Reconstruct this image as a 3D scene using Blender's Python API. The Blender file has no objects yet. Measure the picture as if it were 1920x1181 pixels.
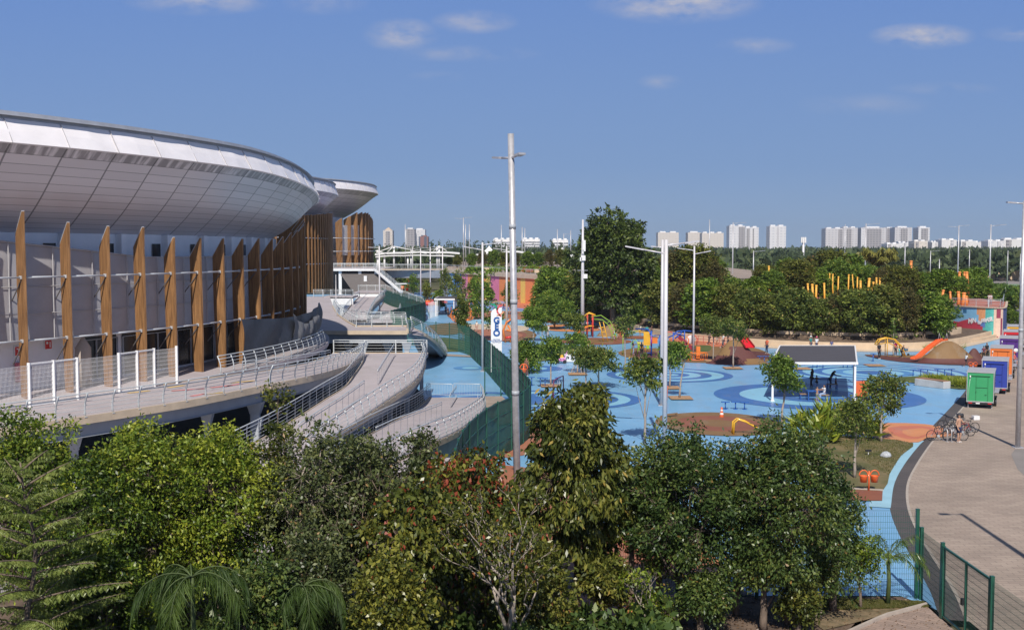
import bpy, bmesh, math, random
import numpy as np
from mathutils import Vector, Matrix
R = math.radians
random.seed(7)
scene = bpy.context.scene
COL = scene.collection

# ------------------------------------------------------------ camera, sky, sun
FPX = 2100.0                       # focal length in photo pixels (photo 1920 x 1181)
CAMZ = 12.0
PITCH = math.atan(122.5 / FPX)
cam_d = bpy.data.cameras.new('camera')
cam = bpy.data.objects.new('camera', cam_d); COL.objects.link(cam)
cam.location = (0, 0, CAMZ)
cam.rotation_euler = (math.pi / 2 - PITCH, 0, 0)
cam_d.sensor_fit = 'HORIZONTAL'; cam_d.sensor_width = 36.0; cam_d.lens = 36.0 * FPX / 1920
cam_d.clip_start = 0.5; cam_d.clip_end = 20000
scene.camera = cam

SUN_EL, SUN_DX = 46.0, 3.0         # sun stands behind the camera, light travels +Y
world = bpy.data.worlds.new('World'); scene.world = world; world.use_nodes = True
wn, wl = world.node_tree.nodes, world.node_tree.links
wn.clear()
w_out = wn.new('ShaderNodeOutputWorld'); w_bg = wn.new('ShaderNodeBackground')
w_bg.inputs['Strength'].default_value = 0.088
sky = wn.new('ShaderNodeTexSky'); sky.sky_type = 'NISHITA'; sky.sun_disc = False
sky.sun_elevation = R(SUN_EL); sky.sun_rotation = R(180.0 + SUN_DX)
sky.altitude = 0; sky.air_density = 1.0; sky.dust_density = 0.6; sky.ozone_density = 2.2

def wmath(op, a, b=None, clamp=False):
    n = wn.new('ShaderNodeMath'); n.operation = op; n.use_clamp = clamp
    for i, v in enumerate((a, b)):
        if v is None: continue
        if isinstance(v, (int, float)): n.inputs[i].default_value = v
        else: wl.new(v, n.inputs[i])
    return n.outputs[0]
tc = wn.new('ShaderNodeTexCoord'); sp = wn.new('ShaderNodeSeparateXYZ')
wl.new(tc.outputs['Generated'], sp.inputs[0])
ysafe = wmath('MAXIMUM', sp.outputs['Y'], 0.05)
su = wmath('DIVIDE', sp.outputs['X'], ysafe); sv = wmath('DIVIDE', sp.outputs['Z'], ysafe)
cmb = wn.new('ShaderNodeCombineXYZ'); wl.new(su, cmb.inputs[0]); wl.new(wmath('MULTIPLY', sv, 2.2), cmb.inputs[1])
nz = wn.new('ShaderNodeTexNoise'); nz.inputs['Scale'].default_value = 22; nz.inputs['Detail'].default_value = 7
nz.inputs['Roughness'].default_value = 0.62; wl.new(cmb.outputs[0], nz.inputs['Vector'])
mask = None
for (px, py, rx, ry, st) in [(385, 8, 150, 30, .5), (755, 72, 75, 34, .55), (890, 48, 85, 24, .5), (870, 106, 150, 17, .25),
                             (1262, 14, 170, 40, .75), (1412, 91, 80, 18, .35), (1720, 74, 105, 26, .85), (1900, 70, 80, 16, .35),
                             (1235, 158, 45, 16, .22), (1620, 200, 140, 24, .16), (1760, 170, 110, 14, .18), (610, 12, 90, 26, .25),
                             (820, 148, 60, 12, .15), (2300, 60, 200, 40, .7), (-300, 40, 180, 30, .5)]:
    a = wmath('MULTIPLY', wmath('SUBTRACT', su, (px - 960) / FPX), FPX / rx)
    b = wmath('MULTIPLY', wmath('SUBTRACT', sv, (468 - py) / FPX), FPX / ry)
    d = wmath('SQRT', wmath('ADD', wmath('MULTIPLY', a, a), wmath('MULTIPLY', b, b)))
    m = wmath('MULTIPLY', wmath('SUBTRACT', 1.0, d, True), 1.6 * st)
    mask = m if mask is None else wmath('MAXIMUM', mask, m)
nzc = wmath('MULTIPLY', wmath('SUBTRACT', nz.outputs[0], 0.36), 3.2, True)
cm = wmath('MULTIPLY', mask, nzc, True)
# the low sky is a clear hazy blue: the Nishita colours take over above it
gr = wn.new('ShaderNodeValToRGB'); wl.new(wmath('MULTIPLY', sv, 3.0, True), gr.inputs[0])
gr.color_ramp.elements[0].position = 0.0; gr.color_ramp.elements[0].color = (.355, .50, .70, 1)
gr.color_ramp.elements[1].position = 0.66; gr.color_ramp.elements[1].color = (.185, .335, .72, 1)
k = gr.color_ramp.elements.new(.22); k.color = (.255, .410, .705, 1)
gs = wn.new('ShaderNodeVectorMath'); gs.operation = 'SCALE'; wl.new(gr.outputs[0], gs.inputs[0]); gs.inputs['Scale'].default_value = 9.5
low = wn.new('ShaderNodeMixRGB'); wl.new(wmath('MULTIPLY', wmath('SUBTRACT', sp.outputs['Z'], 0.30), 2.5, True), low.inputs[0])
hs = wn.new('ShaderNodeVectorMath'); hs.operation = 'SCALE'; wl.new(sky.outputs[0], hs.inputs[0]); hs.inputs['Scale'].default_value = 0.62
wl.new(gs.outputs[0], low.inputs[1]); wl.new(hs.outputs[0], low.inputs[2])
mix = wn.new('ShaderNodeMixRGB'); wl.new(cm, mix.inputs[0]); wl.new(low.outputs[0], mix.inputs[1])
mix.inputs[2].default_value = (6.6, 6.3, 6.6, 1)
wl.new(mix.outputs[0], w_bg.inputs['Color']); wl.new(w_bg.outputs[0], w_out.inputs[0])

sun_d = bpy.data.lights.new('sun', 'SUN'); sun_d.energy = 4.8; sun_d.angle = R(0.5); sun_d.color = (1.0, 0.945, 0.86)
sun = bpy.data.objects.new('sun', sun_d); COL.objects.link(sun)
ldir = Vector((math.sin(R(SUN_DX)) * math.cos(R(SUN_EL)), math.cos(R(SUN_DX)) * math.cos(R(SUN_EL)), -math.sin(R(SUN_EL))))
sun.rotation_euler = ldir.to_track_quat('-Z', 'Y').to_euler(); sun.location = (0, -60, 60)
scene.view_settings.view_transform = 'Standard'; scene.view_settings.look = 'None'
scene.view_settings.exposure = 0.0; scene.view_settings.gamma = 1.0
scene.render.engine = 'CYCLES'
scene.cycles.max_bounces = 5; scene.cycles.transparent_max_bounces = 24

# ------------------------------------------------------------ placing helpers
def _dir(px, py):
    x = (px - 960) / FPX; u = (590.5 - py) / FPX
    c, s = math.cos(PITCH), math.sin(PITCH)
    return Vector((x, c + u * s, -s + u * c))
def P(px, py, z=0.0):
    """world point of photo pixel on the level z"""
    d = _dir(px, py); t = (z - CAMZ) / d.z
    return Vector((d.x * t, d.y * t, z))
def Q(px, py, D):
    """world point of photo pixel at distance D along +Y"""
    d = _dir(px, py); t = D / d.y
    return Vector((d.x * t, D, CAMZ + d.z * t))

# ------------------------------------------------------------ materials
MATS = {}
def M(name, col, rough=0.6, metal=0.0, var=0.12, scale=3.0, bump=0.0, spec=0.5, bscale=None, alpha=1.0, col2=None, coat=0.0, detail=6, dirt=0.0, dcol=(.30, .29, .26)):
    if name in MATS: return MATS[name]
    m = bpy.data.materials.new(name); m.use_nodes = True; MATS[name] = m
    n, l = m.node_tree.nodes, m.node_tree.links
    b = n['Principled BSDF']
    b.inputs['Roughness'].default_value = rough; b.inputs['Metallic'].default_value = metal
    b.inputs['Specular IOR Level'].default_value = spec; b.inputs['Alpha'].default_value = alpha
    if coat: b.inputs['Coat Weight'].default_value = coat
    g = n.new('ShaderNodeNewGeometry')
    nt = n.new('ShaderNodeTexNoise'); nt.inputs['Scale'].default_value = scale; nt.inputs['Detail'].default_value = detail
    nt.inputs['Roughness'].default_value = 0.65
    l.new(g.outputs['Position'], nt.inputs['Vector'])
    cr = n.new('ShaderNodeValToRGB'); cr.color_ramp.elements[0].position = 0.32; cr.color_ramp.elements[1].position = 0.68
    c = Vector(col)
    lo = c * (1 - var); hi = Vector([min(1, x) for x in c * (1 + var)]) if col2 is None else Vector(col2)
    cr.color_ramp.elements[0].color = (*lo, 1); cr.color_ramp.elements[1].color = (*hi, 1)
    l.new(nt.outputs[0], cr.inputs[0]); l.new(cr.outputs[0], b.inputs['Base Color'])
    if dirt:
        mp = n.new('ShaderNodeMapping'); mp.inputs['Scale'].default_value = (.9, .35, 1); l.new(g.outputs['Position'], mp.inputs['Vector'])
        d1 = n.new('ShaderNodeTexNoise'); d1.inputs['Scale'].default_value = .55; d1.inputs['Detail'].default_value = 10; d1.inputs['Roughness'].default_value = .75; l.new(mp.outputs[0], d1.inputs['Vector'])
        r1 = n.new('ShaderNodeValToRGB'); r1.color_ramp.elements[0].position = .52; r1.color_ramp.elements[1].position = .78
        r1.color_ramp.elements[0].color = (0, 0, 0, 1); r1.color_ramp.elements[1].color = (dirt,) * 3 + (1,); l.new(d1.outputs[0], r1.inputs[0])
        mx = n.new('ShaderNodeMixRGB'); l.new(r1.outputs[0], mx.inputs[0]); l.new(cr.outputs[0], mx.inputs[1]); mx.inputs[2].default_value = (*dcol, 1); l.new(mx.outputs[0], b.inputs['Base Color'])
    if bump:
        n2 = n.new('ShaderNodeTexNoise'); n2.inputs['Scale'].default_value = bscale or scale * 6; n2.inputs['Detail'].default_value = 4
        l.new(g.outputs['Position'], n2.inputs['Vector'])
        bp = n.new('ShaderNodeBump'); bp.inputs['Strength'].default_value = bump; bp.inputs['Distance'].default_value = 0.03
        l.new(n2.outputs[0], bp.inputs['Height']); l.new(bp.outputs[0], b.inputs['Normal'])
    return m

def leaf_mat(name, c0, c1, c2, rough=0.42, trans=0.3):
    """tint attribute 0..1 runs over three leaf colours"""
    if name in MATS: return MATS[name]
    m = bpy.data.materials.new(name); m.use_nodes = True; MATS[name] = m
    n, l = m.node_tree.nodes, m.node_tree.links
    b = n['Principled BSDF']; out = n['Material Output']
    b.inputs['Roughness'].default_value = rough; b.inputs['Specular IOR Level'].default_value = 0.45
    at = n.new('ShaderNodeAttribute'); at.attribute_name = 'tint'
    cr = n.new('ShaderNodeValToRGB'); e = cr.color_ramp.elements
    e[0].position = 0.0; e[0].color = (*c0, 1); e[1].position = 1.0; e[1].color = (*c2, 1)
    k = e.new(0.55); k.color = (*c1, 1)
    l.new(at.outputs['Fac'], cr.inputs[0]); l.new(cr.outputs[0], b.inputs['Base Color'])
    t = n.new('ShaderNodeBsdfTranslucent'); l.new(cr.outputs[0], t.inputs['Color'])
    mx = n.new('ShaderNodeMixShader'); mx.inputs[0].default_value = trans
    l.new(b.outputs[0], mx.inputs[1]); l.new(t.outputs[0], mx.inputs[2]); l.new(mx.outputs[0], out.inputs[0])
    return m

def brick_mat(name, c1, c2, mortar, sx, sy, rough=0.8, mort=0.02, offset=0.5, bump=0.3, rot=0.0, var=0.15, axes='XY', squash=1.0):
    if name in MATS: return MATS[name]
    m = bpy.data.materials.new(name); m.use_nodes = True; MATS[name] = m
    n, l = m.node_tree.nodes, m.node_tree.links
    b = n['Principled BSDF']; b.inputs['Roughness'].default_value = rough
    g = n.new('ShaderNodeNewGeometry'); mp = n.new('ShaderNodeMapping'); mp.inputs['Rotation'].default_value = (0, 0, rot)
    src = g.outputs['Position']
    if axes != 'XY':
        s = n.new('ShaderNodeSeparateXYZ'); l.new(src, s.inputs[0]); c = n.new('ShaderNodeCombineXYZ')
        if axes == 'DZ':      # x+y along, z up
            a = n.new('ShaderNodeMath'); a.operation = 'ADD'; l.new(s.outputs[0], a.inputs[0]); l.new(s.outputs[1], a.inputs[1])
            l.new(a.outputs[0], c.inputs[0])
        else: l.new(s.outputs[0], c.inputs[0])
        l.new(s.outputs[2], c.inputs[1]); src = c.outputs[0]
    l.new(src, mp.inputs['Vector'])
    br = n.new('ShaderNodeTexBrick'); l.new(mp.outputs[0], br.inputs['Vector'])
    br.inputs['Color1'].default_value = (*c1, 1); br.inputs['Color2'].default_value = (*c2, 1); br.inputs['Mortar'].default_value = (*mortar, 1)
    br.inputs['Scale'].default_value = 1; br.inputs['Brick Width'].default_value = sx; br.inputs['Row Height'].default_value = sy
    br.inputs['Mortar Size'].default_value = mort; br.offset = offset; br.squash = squash
    nt = n.new('ShaderNodeTexNoise'); nt.inputs['Scale'].default_value = 0.35; nt.inputs['Detail'].default_value = 8
    l.new(g.outputs['Position'], nt.inputs['Vector'])
    cr = n.new('ShaderNodeValToRGB'); cr.color_ramp.elements[0].position = .3; cr.color_ramp.elements[1].position = .7
    cr.color_ramp.elements[0].color = (1 - var,) * 3 + (1,); cr.color_ramp.elements[1].color = (1, 1, 1, 1)
    l.new(nt.outputs[0], cr.inputs[0])
    mx = n.new('ShaderNodeMixRGB'); mx.blend_type = 'MULTIPLY'; mx.inputs[0].default_value = 1
    l.new(br.outputs[0], mx.inputs[1]); l.new(cr.outputs[0], mx.inputs[2]); l.new(mx.outputs[0], b.inputs['Base Color'])
    if bump:
        bp = n.new('ShaderNodeBump'); bp.inputs['Strength'].default_value = bump; bp.inputs['Distance'].default_value = 0.01; bp.invert = True
        l.new(br.outputs['Fac'], bp.inputs['Height']); l.new(bp.outputs[0], b.inputs['Normal'])
    return m

# ------------------------------------------------------------ mesh builder
class MB:
    def __init__(s): s.v = []; s.f = []; s.m = []; s.sm = []; s.uv = {}
    def face(s, idx, mi=0, smooth=False): s.f.append(tuple(idx)); s.m.append(mi); s.sm.append(smooth)
    def poly(s, pts, mi=0):
        k = len(s.v); s.v += [tuple(p) for p in pts]; s.face(range(k, k + len(pts)), mi); return s
    def box(s, c, size, rz=0.0, mi=0, top=None, mat=None):
        """c is the centre; top = (fx, fy) scales the upper face"""
        hx, hy, hz = size[0] / 2, size[1] / 2, size[2] / 2; k = len(s.v)
        tx, ty = top or (1, 1); ca, sa = math.cos(rz), math.sin(rz)
        for (x, y, z) in ((-1, -1, -1), (1, -1, -1), (1, 1, -1), (-1, 1, -1), (-1, -1, 1), (1, -1, 1), (1, 1, 1), (-1, 1, 1)):
            X = x * hx * (tx if z > 0 else 1); Y = y * hy * (ty if z > 0 else 1)
            s.v.append((c[0] + X * ca - Y * sa, c[1] + X * sa + Y * ca, c[2] + z * hz))
        for f in ((3, 2, 1, 0), (4, 5, 6, 7), (0, 1, 5, 4), (1, 2, 6, 5), (2, 3, 7, 6), (3, 0, 4, 7)): s.face([k + i for i in f], mi)
        return s
    def beam(s, a, b, w, h, mi=0, up=(0, 0, 1)):
        """rectangular bar from a to b"""
        a, b = Vector(a), Vector(b); d = (b - a)
        if d.length < 1e-6: return s
        d.normalize(); u = Vector(up)
        if abs(d.dot(u)) > 0.98: u = Vector((1, 0, 0))
        x = d.cross(u).normalized(); y = x.cross(d).normalized(); k = len(s.v)
        for p in (a, b):
            for (i, j) in ((-1, -1), (1, -1), (1, 1), (-1, 1)): s.v.append(tuple(p + x * (i * w / 2) + y * (j * h / 2)))
        for f in ((0, 1, 2, 3), (7, 6, 5, 4), (1, 0, 4, 5), (2, 1, 5, 6), (3, 2, 6, 7), (0, 3, 7, 4)): s.face([k + i for i in f], mi)
        return s
    def tube(s, pts, r, n=8, mi=0, cap=True, smooth=True):
        pts = [Vector(p) for p in pts]
        if not isinstance(r, (list, tuple)): r = [r] * len(pts)
        k = len(s.v); N = len(pts); px = None
        for i, p in enumerate(pts):
            d = (pts[min(i + 1, N - 1)] - pts[max(i - 1, 0)])
            if d.length < 1e-9: d = Vector((0, 0, 1))
            d.normalize()
            if px is None:
                up = Vector((0, 0, 1)) if abs(d.z) < 0.9 else Vector((1, 0, 0)); x = d.cross(up).normalized()
            else:
                x = px - d * px.dot(d)
                x = x.normalized() if x.length > 1e-6 else d.orthogonal().normalized()
            px = x; y = d.cross(x)
            for j in range(n):
                a = 2 * math.pi * j / n; s.v.append(tuple(p + (x * math.cos(a) + y * math.sin(a)) * r[i]))
        for i in range(N - 1):
            for j in range(n):
                j2 = (j + 1) % n; s.face((k + i * n + j, k + i * n + j2, k + (i + 1) * n + j2, k + (i + 1) * n + j), mi, smooth)
        if cap: s.face([k + j for j in range(n)][::-1], mi); s.face([k + (N - 1) * n + j for j in range(n)], mi)
        return s
    def grid(s, rows, mi=0, closed=False, smooth=True, uv=None):
        """rows: list of equal lists of points"""
        k = len(s.v); n = len(rows[0])
        for r in rows: s.v += [tuple(p) for p in r]
        for i in range(len(rows) - 1):
            for j in range(n if closed else n - 1):
                j2 = (j + 1) % n
                if uv is not None: s.uv[len(s.f)] = (uv(i, j), uv(i, j + 1), uv(i + 1, j + 1), uv(i + 1, j))
                s.face((k + i * n + j, k + i * n + j2, k + (i + 1) * n + j2, k + (i + 1) * n + j), mi, smooth)
        return s
    def prism(s, pts, z0, z1, mi=0, side=None):
        """vertical extrusion of a plan outline (counter-clockwise)"""
        k = len(s.v); n = len(pts)
        s.v += [(p[0], p[1], z0) for p in pts] + [(p[0], p[1], z1) for p in pts]
        s.face(range(k, k + n)[::-1], mi); s.face(range(k + n, k + 2 * n), mi)
        for i in range(n):
            j = (i + 1) % n; s.face((k + i, k + j, k + n + j, k + n + i), mi if side is None else side)
        return s
    def lathe(s, prof, n=16, c=(0, 0, 0), mi=0, smooth=True):
        rows = [[(c[0] + r * math.cos(2 * math.pi * j / n), c[1] + r * math.sin(2 * math.pi * j / n), c[2] + z) for j in range(n)] for (r, z) in prof]
        return s.grid(rows, mi, closed=True, smooth=smooth)
    def build(s, name, mats, parent=None, loc=None, rz=0.0, bevel=0.0, local=False):
        me = bpy.data.meshes.new(name)
        off = Vector((0, 0, 0))
        if parent is not None and not local: off = world_loc(parent)
        elif loc is not None and not local: off = Vector(loc)
        me.from_pydata([(a - off.x, b - off.y, c - off.z) for (a, b, c) in s.v], [], s.f)
        for m in (mats if isinstance(mats, (list, tuple)) else [mats]): me.materials.append(m)
        me.polygons.foreach_set('material_index', s.m); me.polygons.foreach_set('use_smooth', s.sm)
        if s.uv:
            ul = me.uv_layers.new(name='UVMap')
            for fi, c in s.uv.items():
                p = me.polygons[fi]
                for q, li in enumerate(p.loop_indices): ul.data[li].uv = c[q]
        me.update()
        o = bpy.data.objects.new(name, me); COL.objects.link(o)
        if parent is not None: o.parent = parent
        elif loc is not None: o.location = loc
        o.rotation_euler.z = rz
        if bevel:
            bv = o.modifiers.new('bevel', 'BEVEL'); bv.width = bevel; bv.segments = 2; bv.limit_method = 'ANGLE'
        return o
def world_loc(o):
    v = Vector(o.location)
    while o.parent is not None: o = o.parent; v = v + Vector(o.location)
    return v
def tag(o, label=None, cat=None, group=None, kind=None):
    if label: o['label'] = label
    if cat: o['category'] = cat
    if group: o['group'] = group
    if kind: o['kind'] = kind
    return o
def thing(name, label, cat, loc=(0, 0, 0), group=None, rz=0.0):
    o = bpy.data.objects.new(name, None); COL.objects.link(o); o.location = loc; o.rotation_euler.z = rz
    o.empty_display_size = 0.3
    return tag(o, label, cat, group)
def struct(o): o['kind'] = 'structure'; return o
def copy_tree(o, loc=None, rz=None, label=None, parent=None, scale=None):
    c = o.copy(); COL.objects.link(c); c.parent = parent
    if loc is not None: c.location = loc
    if rz is not None: c.rotation_euler.z = rz
    if scale is not None: c.scale = (scale,) * 3 if isinstance(scale, (int, float)) else scale
    if label: c['label'] = label
    for ch in list(o.children): copy_tree(ch, parent=c)
    return c
def lerp(a, b, t): return a + (b - a) * t
def smooth_line(pts, step=1.0):
    """Catmull-Rom through the points, resampled at about step metres"""
    pts = [Vector(p) for p in pts]; out = []
    P0 = [pts[0] * 2 - pts[1]] + pts + [pts[-1] * 2 - pts[-2]]
    for i in range(1, len(P0) - 2):
        a, b, c, d = P0[i - 1:i + 3]; n = max(2, int((c - b).length / step) + 1)
        for k in range(n):
            t = k / n
            out.append(0.5 * ((2 * b) + (c - a) * t + (2 * a - 5 * b + 4 * c - d) * t * t + (3 * b - a - 3 * c + d) * t ** 3))
    out.append(pts[-1]); return out
def resample(pts, step):
    pts = [Vector(p) for p in pts]; L = [0]
    for a, b in zip(pts, pts[1:]): L.append(L[-1] + (b - a).length)
    n = max(1, round(L[-1] / step)); out = []; j = 0
    for i in range(n + 1):
        s_ = L[-1] * i / n
        while j < len(L) - 2 and L[j + 1] < s_: j += 1
        out.append(pts[j].lerp(pts[j + 1], (s_ - L[j]) / max(1e-9, L[j + 1] - L[j])))
    return out
# ------------------------------------------------------------ ground, plaza and painted patterns
m_earth = M('scrub_ground', (0.085, 0.095, 0.035), 0.95, var=.35, scale=0.02, bump=.3, bscale=.8, col2=(0.13, 0.12, 0.06))
m_blue = M('rubber_blue', (0.20, 0.43, 0.68), 0.34, var=.1, scale=0.25, bump=.12, bscale=30, col2=(0.235, 0.47, 0.71), dirt=.55)
m_pale = M('rubber_pale', (0.27, 0.55, 0.72), 0.36, var=.06, scale=0.35, bump=.12, bscale=30, dirt=.55)
m_dark = M('rubber_dark_blue', (0.055, 0.16, 0.43), 0.36, var=.1, scale=0.35, bump=.12, bscale=30, dirt=.55)
m_mid = M('rubber_mid_blue', (0.10, 0.28, 0.56), 0.36, var=.08, scale=0.35, bump=.12, bscale=30, dirt=.55)
m_brown = M('rubber_brown', (0.22, 0.125, 0.05), 0.7, var=.12, scale=0.5, bump=.1, bscale=30, dirt=.55)
m_rust = M('rubber_rust', (0.25, 0.09, 0.05), 0.7, var=.12, scale=0.5, bump=.1, bscale=30, dirt=.55)
m_maroon = M('rubber_maroon', (0.115, 0.04, 0.035), 0.7, var=.12, scale=0.5, bump=.1, bscale=30)
m_orange = M('rubber_orange', (0.62, 0.25, 0.10), 0.6, var=.08, scale=0.5, dirt=.55)
m_salmon = M('rubber_salmon', (0.55, 0.17, 0.09), 0.6, var=.08, scale=0.5, dirt=.55)
m_terra = M('rubber_terracotta', (0.36, 0.14, 0.075), 0.7, var=.12, scale=0.5, dirt=.55)
m_lilac = M('rubber_lilac', (0.24, 0.27, 0.52), 0.6, var=.12, scale=0.5)
m_redline = M('rubber_red', (0.58, 0.11, 0.10), 0.6, var=.12, scale=0.5)
m_cream = M('cream_concrete', (0.56, 0.45, 0.34), 0.8, var=.12, scale=0.6, bump=.15)
m_beige = M('beige_concrete', (0.62, 0.47, 0.32), 0.8, var=.1, scale=0.6, bump=.15)
m_grey_conc = M('grey_concrete', (0.34, 0.32, 0.30), 0.85, var=.15, scale=0.8, bump=.15)
m_lawn = M('lawn', (0.10, 0.12, 0.028), 0.95, var=.3, scale=0.5, bump=.6, bscale=14, col2=(0.22, 0.16, 0.08))
m_lawn2 = M('lawn_green', (0.075, 0.12, 0.025), 0.95, var=.3, scale=0.5, bump=.6, bscale=14, col2=(0.13, 0.14, 0.04))
m_soil = M('soil', (0.085, 0.058, 0.040), 0.95, var=.4, scale=1.4, bump=.7, bscale=12, col2=(0.19, 0.13, 0.09))  # base tone darkened, standing in for canopy shade over the front bed
m_pave = brick_mat('paver_beige', (0.45, 0.355, 0.285), (0.375, 0.29, 0.235), (0.28, 0.225, 0.185), 0.62, 0.27, mort=.018, rot=0.03, var=.28)
m_pave_dark = brick_mat('paver_grey', (0.125, 0.105, 0.10), (0.10, 0.088, 0.085), (0.07, 0.06, 0.06), 0.30, 0.15, mort=.012, var=.3)
m_herring = brick_mat('paver_herring', (0.40, 0.29, 0.235), (0.30, 0.22, 0.18), (0.22, 0.17, 0.14), 0.42, 0.20, mort=.012, rot=0.7, var=.2)
m_asph = M('asphalt', (0.085, 0.08, 0.08), 0.9, var=.2, scale=0.4, bump=.3, bscale=40, col2=(0.13, 0.12, 0.115))
m_asph2 = M('asphalt_pale', (0.26, 0.235, 0.22), 0.9, var=.12, scale=0.2)
m_paving = M('ramp_paving', (0.40, 0.35, 0.36), 0.75, var=.07, scale=0.5, bump=.1, bscale=30, col2=(0.46, 0.41, 0.42), dirt=.55)

ZI = [0.0]
def sheet(name, pts, z, mat, loc=None):
    if abs(z) < .05: ZI[0] += .0011; z += ZI[0] if z > 0 else 0
    b = MB(); b.poly([(p[0], p[1], z) for p in pts]); return struct(b.build(name, mat))
def pxpoly(pp, z=0.0): return [P(x, y, z) for x, y in pp]
def spline_poly(pp, step=2.0):
    pts = [P(x, y) for x, y in pp]; n = len(pts); out = []
    for i in range(n):
        a, b, c, d = pts[i - 1], pts[i], pts[(i + 1) % n], pts[(i + 2) % n]
        k = max(2, int((c - b).length / step))
        for j in range(k):
            t = j / k
            out.append(0.5 * ((2 * b) + (c - a) * t + (2 * a - 5 * b + 4 * c - d) * t * t + (3 * b - a - 3 * c + d) * t ** 3))
    return out
def rings(name, c, radii, mats, z, n=72, sq=1.0):
    """touching flat rings, outermost first; radii ends with the innermost ring's inner radius (0 = disc)"""
    b = MB(); used = []; ZI[0] += .0011; z += ZI[0]
    for i, m in enumerate(mats):
        if m is None: continue
        if m not in used: used.append(m)
        r1, r0 = radii[i], radii[i + 1]; mi = used.index(m)
        o = [(c.x + r1 * math.cos(2 * math.pi * k / n), c.y + r1 * sq * math.sin(2 * math.pi * k / n), z) for k in range(n)]
        if r0 <= 0: b.poly(o, mi)
        else:
            q = [(c.x + r0 * math.cos(2 * math.pi * k / n), c.y + r0 * sq * math.sin(2 * math.pi * k / n), z) for k in range(n)]
            b.grid([q, o][::-1], mi, closed=True, smooth=False)
    o = b.build(name, used)
    # keep the faces looking up
    for p in o.data.polygons:
        if p.normal.z < 0: p.flip()
    return struct(o)

sheet('ground', [(-4700, -60), (4700, -60), (4700, 4400), (-4700, 4400)], -0.30, m_earth)
H = 0.004
# right edge of the painted plaza = left edge of the grey paver band
edge_px = [(1762, 1160), (1745, 1110), (1718, 1060), (1685, 1000), (1668, 950), (1670, 905), (1690, 868), (1722, 826), (1752, 795), (1782, 764), (1808, 735), (1822, 712)]
edge = smooth_line([P(x, y) for x, y in edge_px], 1.0)
far_right = [Vector((edge[-1].x + 3, 110, 0)), Vector((edge[-1].x + 12, 130, 0)), Vector((66, 146, 0)), Vector((76, 160, 0)), Vector((110, 240, 0))]
sheet('plaza', [Vector((-60, 38.3, 0)), Vector((13.5, 38.3, 0))] + edge[1:] + far_right + [Vector((110, 300, 0)), Vector((-120, 300, 0)), Vector((-120, 38.3, 0))], 0.0, m_blue)
# the paved promenade on the right and its dark band
def offset_line(pts, d):
    out = []
    for i, p in enumerate(pts):
        t = (pts[min(i + 1, len(pts) - 1)] - pts[max(i - 1, 0)]).normalized()
        out.append(p + Vector((t.y, -t.x, 0)) * d)
    return out
band = resample(edge + far_right[:1], 1.0)
b1, b2 = band, offset_line(band, .78)
bb = MB(); bb.grid([[(p.x, p.y, H) for p in b1], [(p.x, p.y, H) for p in b2]], smooth=False)
struct(bb.build('paver_band', m_pave_dark))
m_kerbst = M('kerb_stone', (0.42, 0.36, 0.31), .85)
b3 = offset_line(band, .90)
bb = MB(); bb.grid([[(p.x, p.y, H * 2) for p in b2], [(p.x, p.y, H * 2) for p in b3]], smooth=False)
struct(bb.build('kerb_line', m_kerbst))
m_palestrip = M('rubber_pale_strip', (0.33, 0.55, 0.66), .5, var=.08, scale=.8)
sp_l = resample(smooth_line([P(x, y) for x, y in [(1655, 952), (1664, 905), (1685, 868), (1712, 835), (1722, 826)]], .5), .6)
bb = MB(); bb.grid([[(p.x, p.y, .03) for p in offset_line(sp_l, -0.62)], [(p.x, p.y, .03) for p in offset_line(sp_l, 0.35)]], smooth=False)
struct(bb.build('pale_strip', m_palestrip))
sheet('promenade', b3 + [Vector((b3[-1].x + 16, 140, 0)), Vector((85, 165, 0)), Vector((130, 260, 0)), Vector((160, 260, 0)), Vector((90, 60, 0)), Vector((40, 10, 0)), Vector((14.6, 10, 0))], -0.03 + 0.035, m_pave)
# grey asphalt to the far right
sheet('road', [P(2050, 1000), P(1935, 905), P(1908, 880), P(1896, 852), P(1903, 842), P(1990, 842)], 0.012, M('asphalt_lane', (.24, .215, .20), .9, var=.1, scale=.5))
sheet('sidewalk', [P(1560, 1230), P(1585, 1192), P(1660, 1158), P(1738, 1137), P(1800, 1190), P(1830, 1230)], 0.010, m_herring)
bb = MB(); L_ = resample([P(1560, 1205), P(1585, 1190), P(1660, 1156), P(1738, 1135)], .5)
for a, c in zip(L_, L_[1:]): bb.beam(a + Vector((0, 0, .05)), c + Vector((0, 0, .05)), .10, .12)
struct(bb.build('kerb', m_kerbst))
# planting strip with leaf litter near the camera
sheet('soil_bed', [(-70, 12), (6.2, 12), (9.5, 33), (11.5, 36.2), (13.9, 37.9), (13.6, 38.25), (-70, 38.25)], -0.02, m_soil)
sheet('lawn_edge', [P(1545, 1181), P(1600, 1168), P(1660, 1152), P(1730, 1133), P(1725, 1128), P(1600, 1133), P(1500, 1150)], 0.006, M('patchy_verge', (.12, .10, .045), .95, var=.3, scale=2.5, bump=.6, bscale=20, col2=(.27, .19, .11)))
sheet('side_path', [(-70, 38.31), (-7.5, 38.31), (-4.5, 45), (-2.5, 52), (-2.5, 55.5), (-70, 55.5)], 0.010, m_paving)
sheet('near_path', [(-7.4, 38.31), (8.5, 38.31), (7.0, 40.6), (-1, 41.2), (-6.1, 41.2)], 0.012, brick_mat('paver_brown', (.19, .13, .12), (.15, .105, .1), (.1, .08, .08), .4, .2, var=.3))
rings('painted_circle', Vector((1.5, 42.2, 0)), [6.5, 5.2, 3.8, 0], [m_orange, m_salmon, m_terra], 0.008)
rings('painted_circle', Vector((-1.9, 54.0, 0)), [3.4, 2.4, 0], [m_terra, m_orange], 0.008)
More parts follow.
